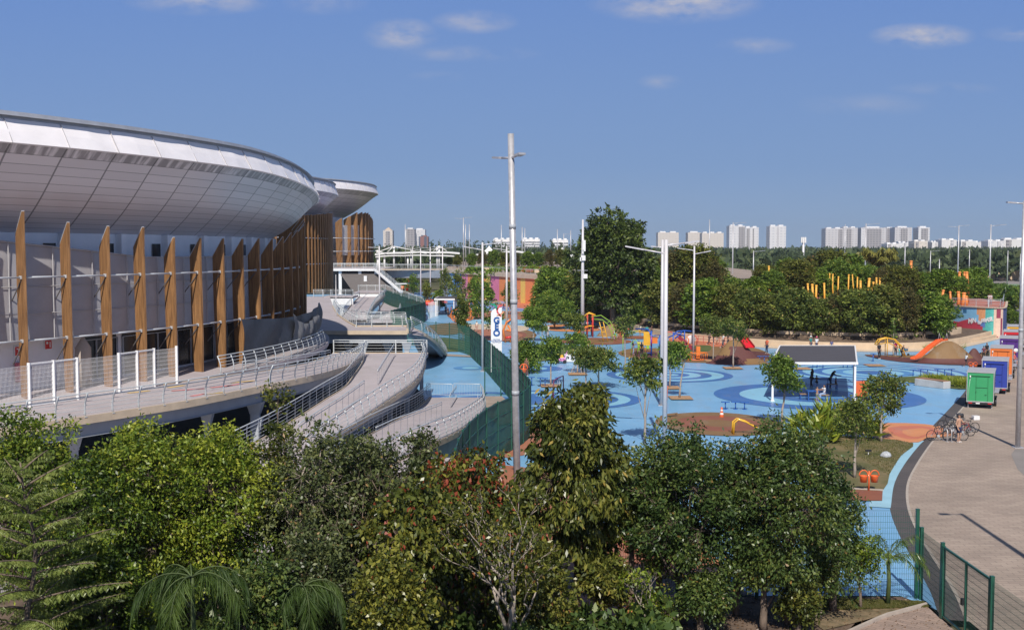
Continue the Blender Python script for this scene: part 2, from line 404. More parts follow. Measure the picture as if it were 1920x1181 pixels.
# terracotta beside the screened fence
sheet('painted_island', spline_poly([(935, 850), (960, 822), (1010, 800), (1060, 812), (1060, 838), (1000, 850), (950, 858)]), 2 * H, m_terra)
sheet('painted_island', spline_poly([(935, 880), (980, 876), (1090, 900), (1120, 935), (1060, 985), (960, 960)]), 2 * H, m_terra)
sheet('painted_island', spline_poly([(950, 905), (985, 896), (1030, 915), (1020, 950), (970, 945)]), 3 * H, m_orange)

def circ(px, py, rpx, fr, mats, z, nm='painted_circle'):
    c = P(px, py); r = rpx * c.y / FPX
    return rings(nm, c, [r * f for f in fr], mats, z)
circ(1255, 703, 118, [1, .86, .67, .50, .32, .15, 0], [m_dark, m_pale, m_dark, m_pale, m_dark, m_pale], H)
circ(1533, 742, 193, [1, .75, .50, .26, 0], [m_dark, m_pale, m_dark, m_mid], H)
circ(1637, 699, 172, [1, .93, .84, .75, .64, .54, .43, .32, .20, 0], [m_dark, m_pale, m_dark, m_pale, m_dark, m_pale, m_mid, m_pale, m_dark], 2 * H)
circ(1062, 748, 140, [1, .86, .70, .54, .38, 0], [m_dark, m_pale, m_dark, m_pale, m_dark], H)
circ(1003, 691, 52, [1, .45, 0], [m_dark, m_pale], H)
circ(905, 750, 118, [1, .76, .50, .26, 0], [m_dark, m_blue, m_dark, m_pale], H)
circ(882, 690, 32, [1, .5, 0], [m_mid, m_pale], H)
circ(1100, 660, 34, [1, .5, 0], [m_pale, m_mid], H)
# brown oval with rust rings
def oval(name, px, py, rx, ry, fr, mats, z):
    c = P(px, py); r = rx * c.y / FPX; dy = (P(px, py - ry).y - P(px, py + ry).y) / 2
    return rings(name, c, [r * f for f in fr], mats, z, sq=dy / r)
oval('painted_island', 1347, 794, 118, 22, [1, .66, .30, 0], [m_brown, m_rust, m_brown], 2 * H)
sheet('painted_island', spline_poly([(1238, 780), (1270, 774), (1270, 786), (1245, 786)]), 1 * H, m_brown)
# playground islands
sheet('painted_island', spline_poly([(1160, 660), (1200, 652), (1260, 655), (1320, 650), (1400, 650), (1440, 662), (1448, 676), (1400, 681), (1300, 680), (1230, 676), (1175, 670)]), 2 * H, m_brown)
sheet('painted_island', spline_poly([(1180, 664), (1210, 657), (1245, 664), (1330, 668), (1360, 676), (1300, 677), (1220, 673)]), 3 * H, m_maroon)
sheet('painted_island', spline_poly([(1380, 660), (1430, 660), (1445, 672), (1400, 676), (1360, 674)]), 3 * H, m_maroon)
sheet('lawn', spline_poly([(1285, 650), (1330, 648), (1328, 659), (1290, 660)], 1.0), 4 * H, m_lawn2)
sheet('painted_island', spline_poly([(1620, 665), (1660, 667), (1720, 666), (1800, 662), (1850, 666), (1848, 683), (1790, 684), (1700, 679), (1650, 673)]), 3 * H, m_brown)
sheet('painted_island', spline_poly([(1622, 666), (1700, 671), (1780, 676), (1840, 672), (1846, 684), (1780, 684.5), (1690, 679), (1645, 672)]), 4 * H, m_maroon)
oval('painted_island', 1113, 640, 71, 6.5, [1, .55, 0], [m_rust, m_brown], 2 * H)
oval('painted_island', 1190, 633, 45, 3, [1, 0], [m_rust], 2 * H)
oval('painted_island', 1075, 615, 62, 7, [1, .7, .45, 0], [m_orange, m_orange, m_mid], 2 * H)
oval('painted_island', 960, 628, 46, 12, [1, .6, 0], [m_brown, m_rust], 2 * H)
oval('painted_island', 1110, 655, 26, 4, [1, 0], [m_dark], 2 * H)
# salmon court behind the red slide
sheet('painted_court', pxpoly([(1255, 634), (1380, 640), (1395, 652), (1250, 648)]), 1.5 * H, m_salmon)
bb = MB()
for y in (637, 641, 645):
    a, c = P(1262, y), P(1390, y + 4); bb.poly([(a.x, a.y, 2.2 * H), (c.x, c.y, 2.2 * H), (c.x, c.y + .5, 2.2 * H), (a.x, a.y + .5, 2.2 * H)])
struct(bb.build('court_line', m_redline))
# orange rings by the bicycle stand
c_ = P(1772, 812)
ring_clip = []
circ(1707, 808, 78, [1, .70, .45, .22, 0], [m_orange, m_salmon, m_orange, m_orange], 1 * H)
sheet('painted_island', spline_poly([(1640, 797), (1700, 794), (1762, 800), (1748, 812), (1722, 830), (1680, 828), (1640, 822)], 1.0), 2 * H, m_orange)
sheet('painted_island', spline_poly([(1665, 803), (1720, 799), (1755, 806), (1720, 824), (1685, 820)], 1.0), 3 * H, m_salmon)
sheet('painted_island', spline_poly([(1692, 808), (1730, 804), (1745, 810), (1722, 820), (1700, 817)], 1.0), 4 * H, m_orange)
sheet('lawn', spline_poly([(1480, 826), (1560, 818), (1640, 822), (1712, 832), (1690, 855), (1668, 890), (1655, 921), (1585, 918), (1500, 900), (1440, 860)], 1.5), 3 * H, m_lawn)
sheet('painted_strip', pxpoly([(1570, 918), (1655, 922), (1654, 940), (1560, 940)]), 3 * H + .002, m_rust)
bb = MB(); bb.beam(P(1570, 917) + Vector((0, 0, .05)), P(1656, 921) + Vector((0, 0, .05)), .12, .12); struct(bb.build('kerb', m_kerbst))
sheet('lawn', spline_poly([(1675, 710), (1720, 706), (1800, 705), (1835, 712), (1822, 730), (1770, 727), (1720, 720)], 1.5), 3 * H, m_lawn2)
# park ground towards the mural wall
for pp, m_ in [([(700, 560), (800, 548), (850, 562), (900, 572), (820, 585), (740, 580)], m_mid),
               ([(840, 590), (900, 583), (1000, 586), (1060, 596), (980, 600), (870, 602)], m_terra),
               ([(860, 603), (930, 598), (1010, 603), (960, 609), (880, 610)], m_pale),
               ([(850, 612), (900, 608), (985, 612), (975, 622), (880, 620)], m_cream),
               ([(890, 566), (960, 562), (1050, 568), (1120, 580), (1040, 584), (930, 578)], m_lilac),
               ([(760, 566), (810, 561), (840, 567), (800, 573)], m_redline), ([(930, 572), (1000, 568), (1060, 575), (1000, 580)], m_salmon),
               ([(860, 622), (930, 618), (980, 628), (950, 640), (900, 636)], m_terra),
               ([(800, 612), (850, 606), (880, 614), (850, 628), (810, 625)], m_brown),
               ([(790, 640), (830, 634), (880, 642), (882, 655), (830, 660)], m_lawn2),
               ([(965, 655), (1040, 645), (1085, 652), (1050, 672), (980, 678)], m_lawn2)]:
    sheet('painted_patch', spline_poly(pp, 2.5), 2 * H, m_)
# little square tree pits
for i, (x, y) in enumerate([(1033, 724), (1083, 702), (1255, 728), (1276, 747), (1337, 677), (1374, 691), (1475, 685), (1502, 692), (1640, 686)]):
    c = P(x, y); sheet('tree_pit', [(c.x - .9, c.y - 1.1), (c.x + .9, c.y - 1.1), (c.x + .9, c.y + 1.1), (c.x - .9, c.y + 1.1)], 6 * H, M('pit_chips', (.40, .24, .13), .9, var=.3, scale=6))
# far side: roads and car parks to the right of the wood
sheet('far_road', [P(1700, 560), P(1990, 600), P(2200, 600), P(2200, 505), P(1700, 505)], -0.1, m_asph2)
sheet('far_court', [P(1815, 532), P(2050, 533), P(2080, 552), P(1815, 550)], -0.06, M('court_green', (.16, .26, .13), .9))
sheet('far_lane', [P(1700, 513), P(2200, 513), P(2200, 519), P(1700, 519)], -0.08, m_asph)
sheet('far_verge', [P(1690, 491), P(2300, 491), P(2300, 504), P(1690, 504)], -0.07, M('sand', (.45, .34, .25), .9))
# ------------------------------------------------------------ wooded mound with its terrace walls
wl_px = [(1085, 596), (1130, 606), (1200, 622), (1260, 634), (1350, 643), (1480, 652), (1620, 656), (1726, 655), (1790, 648), (1838, 638), (1868, 630)]
wl = resample(smooth_line([P(x, y) for x, y in wl_px], 2), 1.6)
prof = [(0.28, 0.78), (3.2, 0.95), (3.9, 1.75), (9, 2.6), (16, 3.95), (60, 3.95), (90, -.5)]
bb = MB()
rows = []
for off, z in prof:
    row = []
    for i, p in enumerate(wl):
        f = min(1, i / 10)
        tz = z * (0.35 + .65 * f) if off < 16 else z
        if p.x > 56 and 3.5 < off < 17: tz = min(tz, 1.0)
        row.append((min(p.x + off * .12, 69.5), p.y + off, tz))
    rows.append(row)
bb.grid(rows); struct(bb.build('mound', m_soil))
bb = MB(); bb.grid([[(p[0], p[1], p[2] + .02) for p in rows[4]], [(p[0], p[1], p[2] + .02) for p in rows[5]]]); struct(bb.build('plateau', M('plateau_paving', (.42, .16, .12), .9, var=.2, scale=.3)))
def wall_ribbon(name, label, line, h, t, mat, z0=0.0, group=None, cat='wall'):
    b = MB(); q = offset_line(line, -t)
    A = [[(p.x, p.y, z0 - .3) for p in line], [(p.x, p.y, z0 + h) for p in line], [(p.x, p.y, z0 + h) for p in q], [(p.x, p.y, z0 - .3) for p in q]]
    b.grid([A[1], A[0]], smooth=False); b.grid([A[2], A[1]], smooth=False); b.grid([A[3], A[2]], smooth=False)
    for e in (0, -1): b.poly([A[0][e], A[1][e], A[2][e], A[3][e]])
    return tag(b.build(name, mat, loc=line[0]), label, cat, group)
wall_ribbon('retaining_wall', 'low curved cream retaining wall at the foot of the wooded mound', wl, .85, .3, m_beige, group='terrace walls')
wl2 = [Vector((p.x + .45, p.y + 3.6, 0)) for p in wl[14:-9]]
wall_ribbon('retaining_wall', 'upper cream terrace wall under the trees, behind the low curved one', wl2, .95, .3, m_beige, z0=.85, group='terrace walls')
# cream path in front of the wall
pf = [Vector((p.x, p.y - 2.6, 0)) for p in wl[6:]]
bb = MB(); bb.grid([[(p.x, p.y, .02) for p in pf], [(p.x, p.y + 2.5, .02) for p in pf]], smooth=False); struct(bb.build('path', m_cream))
# ------------------------------------------------------------ arenas
m_wood = M('fin_timber', (0.18, 0.085, 0.030), 0.7, var=.25, scale=1.5, bump=.35, col2=(0.40, 0.205, 0.08), detail=12)
def wood_grain():
    n, l = m_wood.node_tree.nodes, m_wood.node_tree.links
    mp = n.new('ShaderNodeMapping'); mp.inputs['Scale'].default_value = (6, 6, .45)
    nt = [x for x in n if x.type == 'TEX_NOISE'][0]; g = [x for x in n if x.type == 'NEW_GEOMETRY'][0]
    l.new(g.outputs['Position'], mp.inputs['Vector']); l.new(mp.outputs[0], nt.inputs['Vector'])
wood_grain()
m_steel = M('grey_steel', (0.40, 0.42, 0.45), 0.5, metal=.0, var=.08, scale=2)
m_galv = M('galvanised_rail', (0.60, 0.62, 0.64), 0.45, metal=.15, var=.12, scale=3)
m_white = M('white_paint', (0.80, 0.79, 0.78), 0.5, var=.05, scale=2)
m_screen = M('facade_mesh', (0.40, 0.385, 0.40), 0.75, var=.07, scale=1.2, bump=.25, bscale=60, spec=.25)
m_wallw = M('arena_wall', (0.80, 0.77, 0.76), 0.8, var=.05, scale=1)
m_wallb = M('arena_base_wall', (0.47, 0.40, 0.34), 0.85, var=.1, scale=.7, bump=.1)
m_darkglass = M('dark_glazing', (0.03, 0.032, 0.035), 0.15, var=.1)
m_fascia = M('fascia_metal', (0.90, 0.85, 0.85), 0.45, metal=.0, var=.05, scale=.8, bump=.10, bscale=.9)
m_roofedge = M('roof_upstand', (0.42, 0.43, 0.46), 0.5, metal=.2, var=.12, scale=1.5, bump=.2, bscale=1.2)
m_roof = M('roof_sheet', (0.45, 0.46, 0.48), 0.5, metal=.3, var=.06, scale=1)

def soffit_material(nm):
    m = bpy.data.materials.new(nm); m.use_nodes = True
    n, l = m.node_tree.nodes, m.node_tree.links; b = n['Principled BSDF']
    def mt(op, a, b_=None, cl=False):
        q = n.new('ShaderNodeMath'); q.operation = op; q.use_clamp = cl
        for i, v in enumerate((a, b_)):
            if v is None: continue
            if isinstance(v, (int, float)): q.inputs[i].default_value = v
            else: l.new(v, q.inputs[i])
        return q.outputs[0]
    uv = n.new('ShaderNodeUVMap'); s = n.new('ShaderNodeSeparateXYZ'); l.new(uv.outputs[0], s.inputs[0])
    def line(c, w):
        f = mt('FRACT', c); d = mt('MINIMUM', f, mt('SUBTRACT', 1.0, f)); return mt('LESS_THAN', d, w)
    a = mt('MAXIMUM', line(s.outputs[0], .017), line(s.outputs[1], .028))
    # per panel tone
    fl = n.new('ShaderNodeCombineXYZ'); l.new(mt('FLOOR', s.outputs[0]), fl.inputs[0]); l.new(mt('FLOOR', s.outputs[1]), fl.inputs[1])
    wn_ = n.new('ShaderNodeTexWhiteNoise'); l.new(fl.outputs[0], wn_.inputs['Vector'])
    tone = mt('ADD', mt('MULTIPLY', wn_.outputs['Value'], .10), .95)
    # water stains under the roof edge (first row of panels only)
    st = n.new('ShaderNodeTexNoise'); st.inputs['Scale'].default_value = 1.0; st.inputs['Detail'].default_value = 5
    cv = n.new('ShaderNodeCombineXYZ'); l.new(mt('MULTIPLY', s.outputs[0], 7.0), cv.inputs[0]); l.new(mt('MULTIPLY', s.outputs[1], .25), cv.inputs[1]); l.new(cv.outputs[0], st.inputs['Vector'])
    stain = mt('MULTIPLY', mt('MULTIPLY', mt('SUBTRACT', st.outputs[0], .40), 7.0, True), mt('LESS_THAN', s.outputs[1], 1.0))
    tone = mt('MULTIPLY', tone, mt('SUBTRACT', 1.0, mt('MULTIPLY', stain, .55)))
    tone = mt('MULTIPLY', tone, mt('SUBTRACT', 1.0, mt('MULTIPLY', a, .62)))
    v = n.new('ShaderNodeVectorMath'); v.operation = 'SCALE'; v.inputs[0].default_value = (.72, .67, .68); l.new(tone, v.inputs['Scale'])
    l.new(v.outputs[0], b.inputs['Base Color']); b.inputs['Metallic'].default_value = .35; b.inputs['Roughness'].default_value = .36
    return m
m_soffit = soffit_material('soffit_panels')

def arena(label, c, Rr, Rw, zr, zs, zfb, deckz, fins, scr, seg=3.2, rz=None, finR=None, rows_n=12, full=True):
    """c centre, Rr roof radius, Rw wall radius, zr top of the upstand, zs foot of the soffit,
       zfb fascia heights (top, bottom), fins = list of (phi, ztop, zbot), scr = (phi0, phi1, z0, z1a, z1b)"""
    cx, cy = c; A = thing('arena', label, 'arena', (cx, cy, 0))
    def at(r, ph, z): return (cx + r * math.cos(R(ph)), cy + r * math.sin(R(ph)), z)
    a0, a1 = -112, 68; N = int((a1 - a0) / (seg / 2)); ph = [a0 + (a1 - a0) * i / N for i in range(N + 1)]
    dz = rz or (lambda p: 0.0)
    # roof shell: low dome
    b = MB(); rr = []
    for k in range(0, 9):
        t = k / 8; r = Rr - .35 - (Rr - .35) * (1 - t); z = zr - .25 + (1 - t * t) * 0.9
        rr.append([at(max(r, .01), p * 1.0, z + dz(p) * t) for p in ph])
    b.grid(rr); b.build('roof', m_roof, A)
    b = MB(); b.grid([[at(Rr - .70, p, zr + dz(p)) for p in ph], [at(Rr - .64, p, zfb[0] + dz(p)) for p in ph]])
    b.grid([[at(Rr - 1.2, p, zr - .05 + dz(p)) for p in ph], [at(Rr - .70, p, zr + dz(p)) for p in ph]]); b.build('roof_upstand', m_roofedge, A)
    # fascia, slightly kinked at every joint
    b = MB(); fz = []
    for i, p in enumerate(ph):
        w = .05 * math.sin(i * 2.3)
        fz.append((p, w))
    b.grid([[at(Rr - .62, p, zfb[0] + dz(p)) for p, w in fz], [at(Rr - .26 + w, p, (zfb[0] + zfb[1]) / 2 + dz(p)) for p, w in fz], [at(Rr + .05, p, zfb[1] + dz(p)) for p, w in fz], [at(Rr - .08, p, zfb[1] - .05 + dz(p)) for p, w in fz]], smooth=False)
    b.build('fascia', m_fascia, A)
    for i in range(0, N + 1, 2):
        b = MB(); b.beam(at(Rr - .58, ph[i], zfb[0] + dz(ph[i])), at(Rr + .08, ph[i], zfb[1] + dz(ph[i]) - .02), .035, .06); b.build('fascia_joint', M('joint_dark', (.45, .43, .44)), A)
    # soffit: bowed shell from fascia down to the wall
    b = MB(); sr = []; K = rows_n
    for k in range(K + 1):
        t = k / K; r = lerp(Rr - .08, Rw, t ** 0.88); z = lerp(zfb[1], zs, t)
        z -= math.sin(t * math.pi) * (zfb[1] - zs) * .10
        sr.append([at(r, p, z + dz(p) * (1 - t)) for p in ph])
    b.grid(sr, uv=lambda i, j: (j / 2.0, i * 1.0)); b.build('soffit', m_soffit, A)
    # wall
    b = MB(); w = [p for p in ph]
    b.grid([[at(Rw, p, zs + .25) for p in w], [at(Rw, p, scr[2]) for p in w]]); b.build('upper_wall', m_wallw, A)
    return A, at

def fin_mesh(z0, z1, d0=.66, d1=.92, t=.13):
    """timber blade in the local x(out) z plane, foot at z0; outer edge at x = 0"""
    b = MB(); n = 7; prof = []
    H_ = z1 - z0
    for i in range(n + 1):
        k = i / n; z = z0 + (H_ - 1.15) * k
        prof.append((-(lerp(d0, d1, k ** .8)) - .05 * math.sin(k * math.pi), .04 * math.sin(k * math.pi * 1.2), z))
    rows = [[(a, -t / 2, z), (o, -t / 2, z), (o, t / 2, z), (a, t / 2, z)] for a, o, z in prof]
    b.grid(rows, closed=True, smooth=False)
    k = len(b.v); a, o, z = prof[-1]
    b.v += [(a, -t / 2, z), (o, -t / 2, z), (o, t / 2, z), (a, t / 2, z), (-.06, -t / 2, z1), (.0, -t / 2, z1), (.0, t / 2, z1), (-.06, t / 2, z1)]
    for f in ((0, 1, 5, 4), (1, 2, 6, 5), (2, 3, 7, 6), (3, 0, 4, 7), (4, 5, 6, 7)): b.face([k + q for q in f])
    return b
def fins_on(A, at, finR, fins, d0=.66, d1=.92, t=.13, cap=True):
    proto = {}
    for i, (p, zt, zb) in enumerate(fins):
        key = (round(zt, 1), round(zb, 1))
        o = at(finR, p, 0)
        if key not in proto:
            f = fin_mesh(zb, zt, d0, d1, t).build('fin', m_wood, A, local=True); proto[key] = f
            cb = MB(); cb.beam((-d1 - .02, 0, zt - 1.13), (-.04, 0, zt + .02), t + .02, .04)
            cc = cb.build('cap_flashing', m_galv, f, local=True)
        else:
            f = copy_tree(proto[key], parent=A)
        f.location = (o[0] - A.location.x, o[1] - A.location.y, 0); f.rotation_euler.z = R(p - 15 + random.uniform(-1.5, 1.5))
def rods(A, at, finR, ph, z, r=.055):
    b = MB()
    for p, q in zip(ph, ph[1:]):
        b.tube([at(finR - .28, p, z), at(finR - .28, q, z)], r, 6); b.box(at(finR - .28, p, z), (.16, .16, .16), R(p))
    b.build('tie_rod', m_galv, A)
def braces(A, at, finR, ph, z):
    for p in ph:
        b = MB(); b.beam(at(finR - .30, p, z), at(finR - 1.3, p + .15, z - 1.1), .04, .05); b.build('fin_brace', M('brace_steel', (.13, .12, .12), .6), A)

# --- nearest arena
CX, CY = -73.8, 85.0
def dzr(p): return -0.0 if p < -12 else -1.1 * min(1, (p + 12) / 26.0) ** 1.3
A1, at1 = arena('near arena with a silver saucer roof and a row of tall timber fins', (CX, CY), 58.35, 54.3, 18.75, 12.9, (18.35, 17.15), 4.5, None, (-60, 20, 4.4, 12.4, 11.6), rz=dzr, rows_n=12)
fins = []
tops = {0: 13.9, 1: 13.4, 2: 13.25, 3: 13.2, 4: 12.7, 5: 12.65, 6: 12.65, 7: 12.7, 8: 12.75, 9: 12.8, 10: 12.9}
for i in range(-4, 21):
    p = -30.3 + 2.72 * i
    zt = tops.get(i, 14.2 if i < 0 else 12.9 + (i - 10) * .28)
    fins.append((p, zt, 4.5))
fins_on(A1, at1, 57.2, fins)
fp = [f[0] for f in fins]
rods(A1, at1, 57.2, fp, 10.6); rods(A1, at1, 57.2, fp, 7.4)
braces(A1, at1, 57.2, fp, 10.45); braces(A1, at1, 57.2, fp, 7.25)
# mesh screen: one sheet between each pair of fins, upright seams, slightly slack
ZS = lambda p: 12.45 if p < -31 else max(11.55, 12.45 - (p + 31) * .085)
b = MB()
for i in range(len(fp) - 1):
    p0, p1 = fp[i], fp[i + 1]; rows = []
    for k in range(9):
        t = k / 8; row = []
        for j in range(7):
            s_ = j / 6; p = lerp(p0, p1, s_); z = lerp(7.32, ZS(p), t)
            bul = .10 * math.sin(t * math.pi) + .06 * math.sin(s_ * math.pi) * math.sin(t * 7 + i)
            row.append(at1(55.85 + bul, p, z))
        rows.append(row)
    b.grid(rows)
b.build('mesh_screen', m_screen, A1)
b = MB()
for i in range(len(fp) - 1):
    for s_ in (0.36, .98):
        p = lerp(fp[i], fp[i + 1], s_); b.beam(at1(56.02, p, 7.35), at1(56.02, p, ZS(p)), .03, .05)
for z in (7.32, 8.7, 10.1):
    b.tube([at1(56.03, p, z) for p in np.linspace(fp[0], fp[-1], 90)], .022, 4)
b.tube([at1(55.9, p, ZS(p)) for p in np.linspace(fp[0], fp[-1], 90)], .045, 5)
b.build('screen_seam', M('seam_grey', (.42, .41, .42)), A1)
b = MB(); pp = np.linspace(fp[0], fp[-1], 60)
b.grid([[at1(54.3, p, 7.3) for p in pp], [at1(55.8, p, 7.3) for p in pp]]); b.build('screen_underside', m_steel, A1)
b = MB(); b.grid([[at1(54.25, p, 7.25) for p in pp], [at1(54.25, p, 4.4) for p in pp]]); b.build('base_wall', m_wallb, A1)
# glazed dark openings in the base wall, each with posts
for (q0, q1) in [(-23.9, -21.2), (-20.7, -15.5), (-15.0, -9.8), (-9.3, -4.0), (-3.5, 3.0), (-45, -39)]:
    b = MB(); s_ = np.linspace(q0, q1, 8)
    b.grid([[at1(54.32, p, 7.2) for p in s_], [at1(54.32, p, 4.62) for p in s_]]); g = b.build('glazed_opening', m_darkglass, A1)
    b = MB()
    for p in np.linspace(q0, q1, 4): b.beam(at1(54.40, p, 4.6), at1(54.40, p, 6.9), .07, .07)
    b.tube([at1(54.40, p, 6.9) for p in s_], .04, 4); b.build('frame', m_steel, g)
# white mullions and openings in the upper wall
for p in np.arange(-36, 20, 4.6):
    b = MB(); s_ = np.linspace(p, p + .9, 3); b.grid([[at1(54.36, q, 12.35) for q in s_], [at1(54.36, q, 11.2) for q in s_]]); b.build('window', m_darkglass, A1)
    b = MB(); b.box(at1(54.5, p + 1.35, 11.9), (.5, .45, 2.0), R(p)); b.build('wall_pilaster', m_wallw, A1)
# fire cabinet and signs by the entrance
m_red = M('sign_red', (.60, .03, .03), .4); m_pink = M('cabinet_red', (.62, .16, .20), .4)
w0 = at1(54.45, -32.2, 0)
fc = thing('fire_hose_cabinet', 'pinkish red fire hose cabinet on the beige arena wall behind the first timber fin', 'cabinet', at1(54.5, -28.5, 5.2))
b = MB(); b.box(at1(54.5, -28.5, 5.55), (.28, .75, 1.0), R(-28.5)); b.build('box', m_pink, fc, bevel=.02)
b = MB(); b.lathe([(0, 0), (.13, 0), (.13, .04), (0, .05)], 14); o = b.build('dial', m_darkglass, fc, local=True); o.location = Vector(at1(54.66, -28.2, 5.75)) - fc.location; o.rotation_euler = (0, R(90), R(-28.5))
def sign(p, z, nm, lab, digit):
    s = thing(nm, lab, 'sign', at1(54.33, p, z))
    b = MB(); b.box(at1(54.34, p, z), (.03, .5, .55), R(p)); b.build('plate', m_white, s)
    b = MB(); b.box(at1(54.36, p, z), (.03, .42, .46), R(p)); b.build('red_field', m_red, s)
    b = MB(); 
    if digit: b.box(at1(54.385, p, z), (.02, .07, .32), R(p)); b.box(at1(54.385, p - .11, z + .12), (.02, .07, .06), R(p))
    else: b.box(at1(54.385, p + .1, z), (.02, .05, .3), R(p)); b.box(at1(54.385, p - .1, z + .1), (.02, .12, .12), R(p))
    b.build('symbol', m_white, s)
sign(-28.6, 6.65, 'wall_sign', 'red and white square sign with a 1 on the beige arena wall', True)
sign(-26.6, 6.85, 'wall_sign', 'red extinguisher sign high on the shaded beige wall between two fins', False)
# round cream column by the gate
b = MB(); b.lathe([(.0, 4.5), (.42, 4.5), (.42, 6.6), (.0, 7.3)], 18, c=(at1(55.3, -25.0, 0)[0], at1(55.3, -25.0, 0)[1], 0))
o = b.build('round_pier', m_wallb, A1)

# torn tarpaulin hung under the screen at the far end
m_tarp = M('tarp_dark', (.045, .05, .065), .55, var=.2); m_tarp2 = M('tarp_grey', (.16, .16, .165), .8, var=.15, scale=2)
tp = thing('tarpaulin', 'torn dark tarpaulin hanging below the shaded timber fins', 'tarpaulin', at1(58.3, -4, 4.5))
def cloth(p0, p1, zt, zb, r, mat, nm, seed):
    rn = random.Random(seed); rows = []
    for i in range(11):
        t = i / 10; row = []
        for j in range(25):
            s_ = j / 24; p = lerp(p0, p1, s_); zz = lerp(zt(s_), zb(s_), t)
            row.append(at1(r + .14 * math.sin(s_ * 19 + seed) * (t + .2) + .10 * math.sin(s_ * 31 + t * 5) + .3 * t * (1 - t), p, zz))
        rows.append(row)
    b = MB(); b.grid(rows); return b.build(nm, mat, tp)
cloth(-14, 8, lambda s: 7.6 + .5 * math.sin(s * 3) - .9 * math.sin(s * 3.1), lambda s: 4.65 + .9 * s, 58.35, m_tarp, 'dark_sheet', 1)
cloth(-6, 2.5, lambda s: 7.5 - 1.2 * math.sin(s * 3.14) * (1 - s) - .6 * s, lambda s: 5.0 + 1.6 * s, 58.7, m_tarp2, 'grey_sheet', 4)

# --- middle arena (mostly hidden) and far arena
A2, at2 = arena('middle arena showing only a roof tip and dark packed fins behind the near one', (-88.8, 206.0), 56.3, 50.0, 24.6, 17.0, (24.0, 22.2), 4.5, None, (-60, 30, 4.5, 0, 0), rows_n=10)
f2 = [(-26 + 1.6 * i, 17.4 + .075 * i, 4.5) for i in range(0, 28)]
fins_on(A2, at2, 55.2, f2, 1.6, 2.6, .35)
b = MB(); pq = np.linspace(-26, 25, 40); b.grid([[at2(52.8, p, 16.5) for p in pq], [at2(52.8, p, 7.4) for p in pq]]); b.build('mesh_screen', m_screen, A2)
rods(A2, at2, 55.3, [f[0] for f in f2], 14.0, .1); rods(A2, at2, 55.3, [f[0] for f in f2], 9.5, .1)
A3, at3 = arena('far arena with a pale overhanging roof and spaced orange fins', (-96.4, 338.0), 55.8, 45.0, 31.4, 21.5, (30.8, 28.8), 7.0, None, (-60, 30, 7.0, 0, 0), rows_n=8)
f3 = [(p, z, 7.2) for p, z in [(-42, 18.2), (-36.5, 18.8), (-31, 19.5), (-26, 20.7), (-21, 21.5), (-16.5, 22.6), (-12.5, 22.8), (-9, 22.8), (-6, 22.8), (-3.5, 22.4), (-1, 21.8), (1.5, 21.4), (4, 21.0), (6.5, 20.6), (9, 20.2)]]
fins_on(A3, at3, 54.2, f3, 1.8, 2.6, .45)
b = MB(); b.grid([[at3(53.2, p, 18.4 + .02 * (p + 45)) for p in pq], [at3(53.2, p, 10.4) for p in pq]]); b.build('mesh_screen', M('facade_mesh_pale', (.50, .49, .50), .7), A3)
b = MB(); b.grid([[at3(50, p, 10.4) for p in pq], [at3(50, p, 7.0) for p in pq]]); b.build('base_wall', m_wallb, A3)
rods(A3, at3, 55.0, [f[0] for f in f3], 15.2, .1); rods(A3, at3, 55.0, [f[0] for f in f3], 11.5, .1)
b = MB()
for p in (-30, -25, -20): b.box(at3(47.3, p, 20.5), (.6, 1.1, 3.4), R(p))
b.build('wall_slot', m_darkglass, A3)
# ------------------------------------------------------------ decks, ramps, railings
m_edge = M('edge_beam', (0.56, 0.45, 0.33), 0.8, var=.12, scale=1.2, bump=.15)
m_girder = M('girder_paint', (0.30, 0.325, 0.36), 0.5, var=.08, scale=1)
m_railp = M('rail_paint', (0.60, 0.63, 0.64), 0.4, metal=.2, var=.08, scale=3)
m_col = M('column_paint', (0.46, 0.49, 0.53), 0.5, var=.08, scale=1)
POST = None
def post_mesh(h=1.1, lean=.20):
    b = MB(); pr = []
    for i in range(6):
        t = i / 5; pr.append((lean * (t ** 2) - lean * .55 * math.sin(t * math.pi) * .5, 0, h * t))
    for s in (-1, 1): b.tube([(x, s * .02, z) for x, _, z in pr], .028, 5)
    b.box((0, 0, .02), (.14, .14, .04))
    return b
post_me = None
def railing(parent, line, side=1, h=1.1, step=1.5, bars=5, nm='railing', curved=True):
    """line of deck-level points; posts lean to the side"""
    global post_me
    L = resample(line, .5); bar = MB()
    def off(i, x, z):
        t = (L[min(i + 1, len(L) - 1)] - L[max(i - 1, 0)]); t.z = 0; t.normalize()
        n = Vector((t.y, -t.x, 0)) * side
        return L[i] + n * x + Vector((0, 0, z))
    for k in range(bars):
        f = .16 + .66 * k / max(1, bars - 1); x = .20 * f * f - .055 * math.sin(f * math.pi) if curved else 0
        bar.tube([off(i, x, h * f) for i in range(len(L))], .013, 4)
    bar.tube([off(i, .17 if curved else 0, h) for i in range(len(L))], .03, 6)
    bar.tube([off(i, .06 if curved else 0, h * .84) for i in range(len(L))], .022, 5)
    r = bar.build(nm, m_railp, parent)
    if post_me is None:
        o = post_mesh().build('post', m_railp, r, local=True); post_me = o.data; COL.objects.unlink(o); bpy.data.objects.remove(o)
    S = resample(line, step); base = world_loc(parent)
    for i, p in enumerate(S):
        t = (S[min(i + 1, len(S) - 1)] - S[max(i - 1, 0)]); t.z = 0
        a = math.atan2(-t.x * side, t.y * side)
        o = bpy.data.objects.new('post', post_me); COL.objects.link(o); o.parent = r
        o.location = p - base; o.rotation_euler.z = a; o.scale = (1 if curved else .12, 1, h / 1.1)
    return r
def Pz(px, py, zf):
    z = 3.0
    for _ in range(12):
        p = P(px, py, z); z = zf(p.y)
    return P(px, py, z)
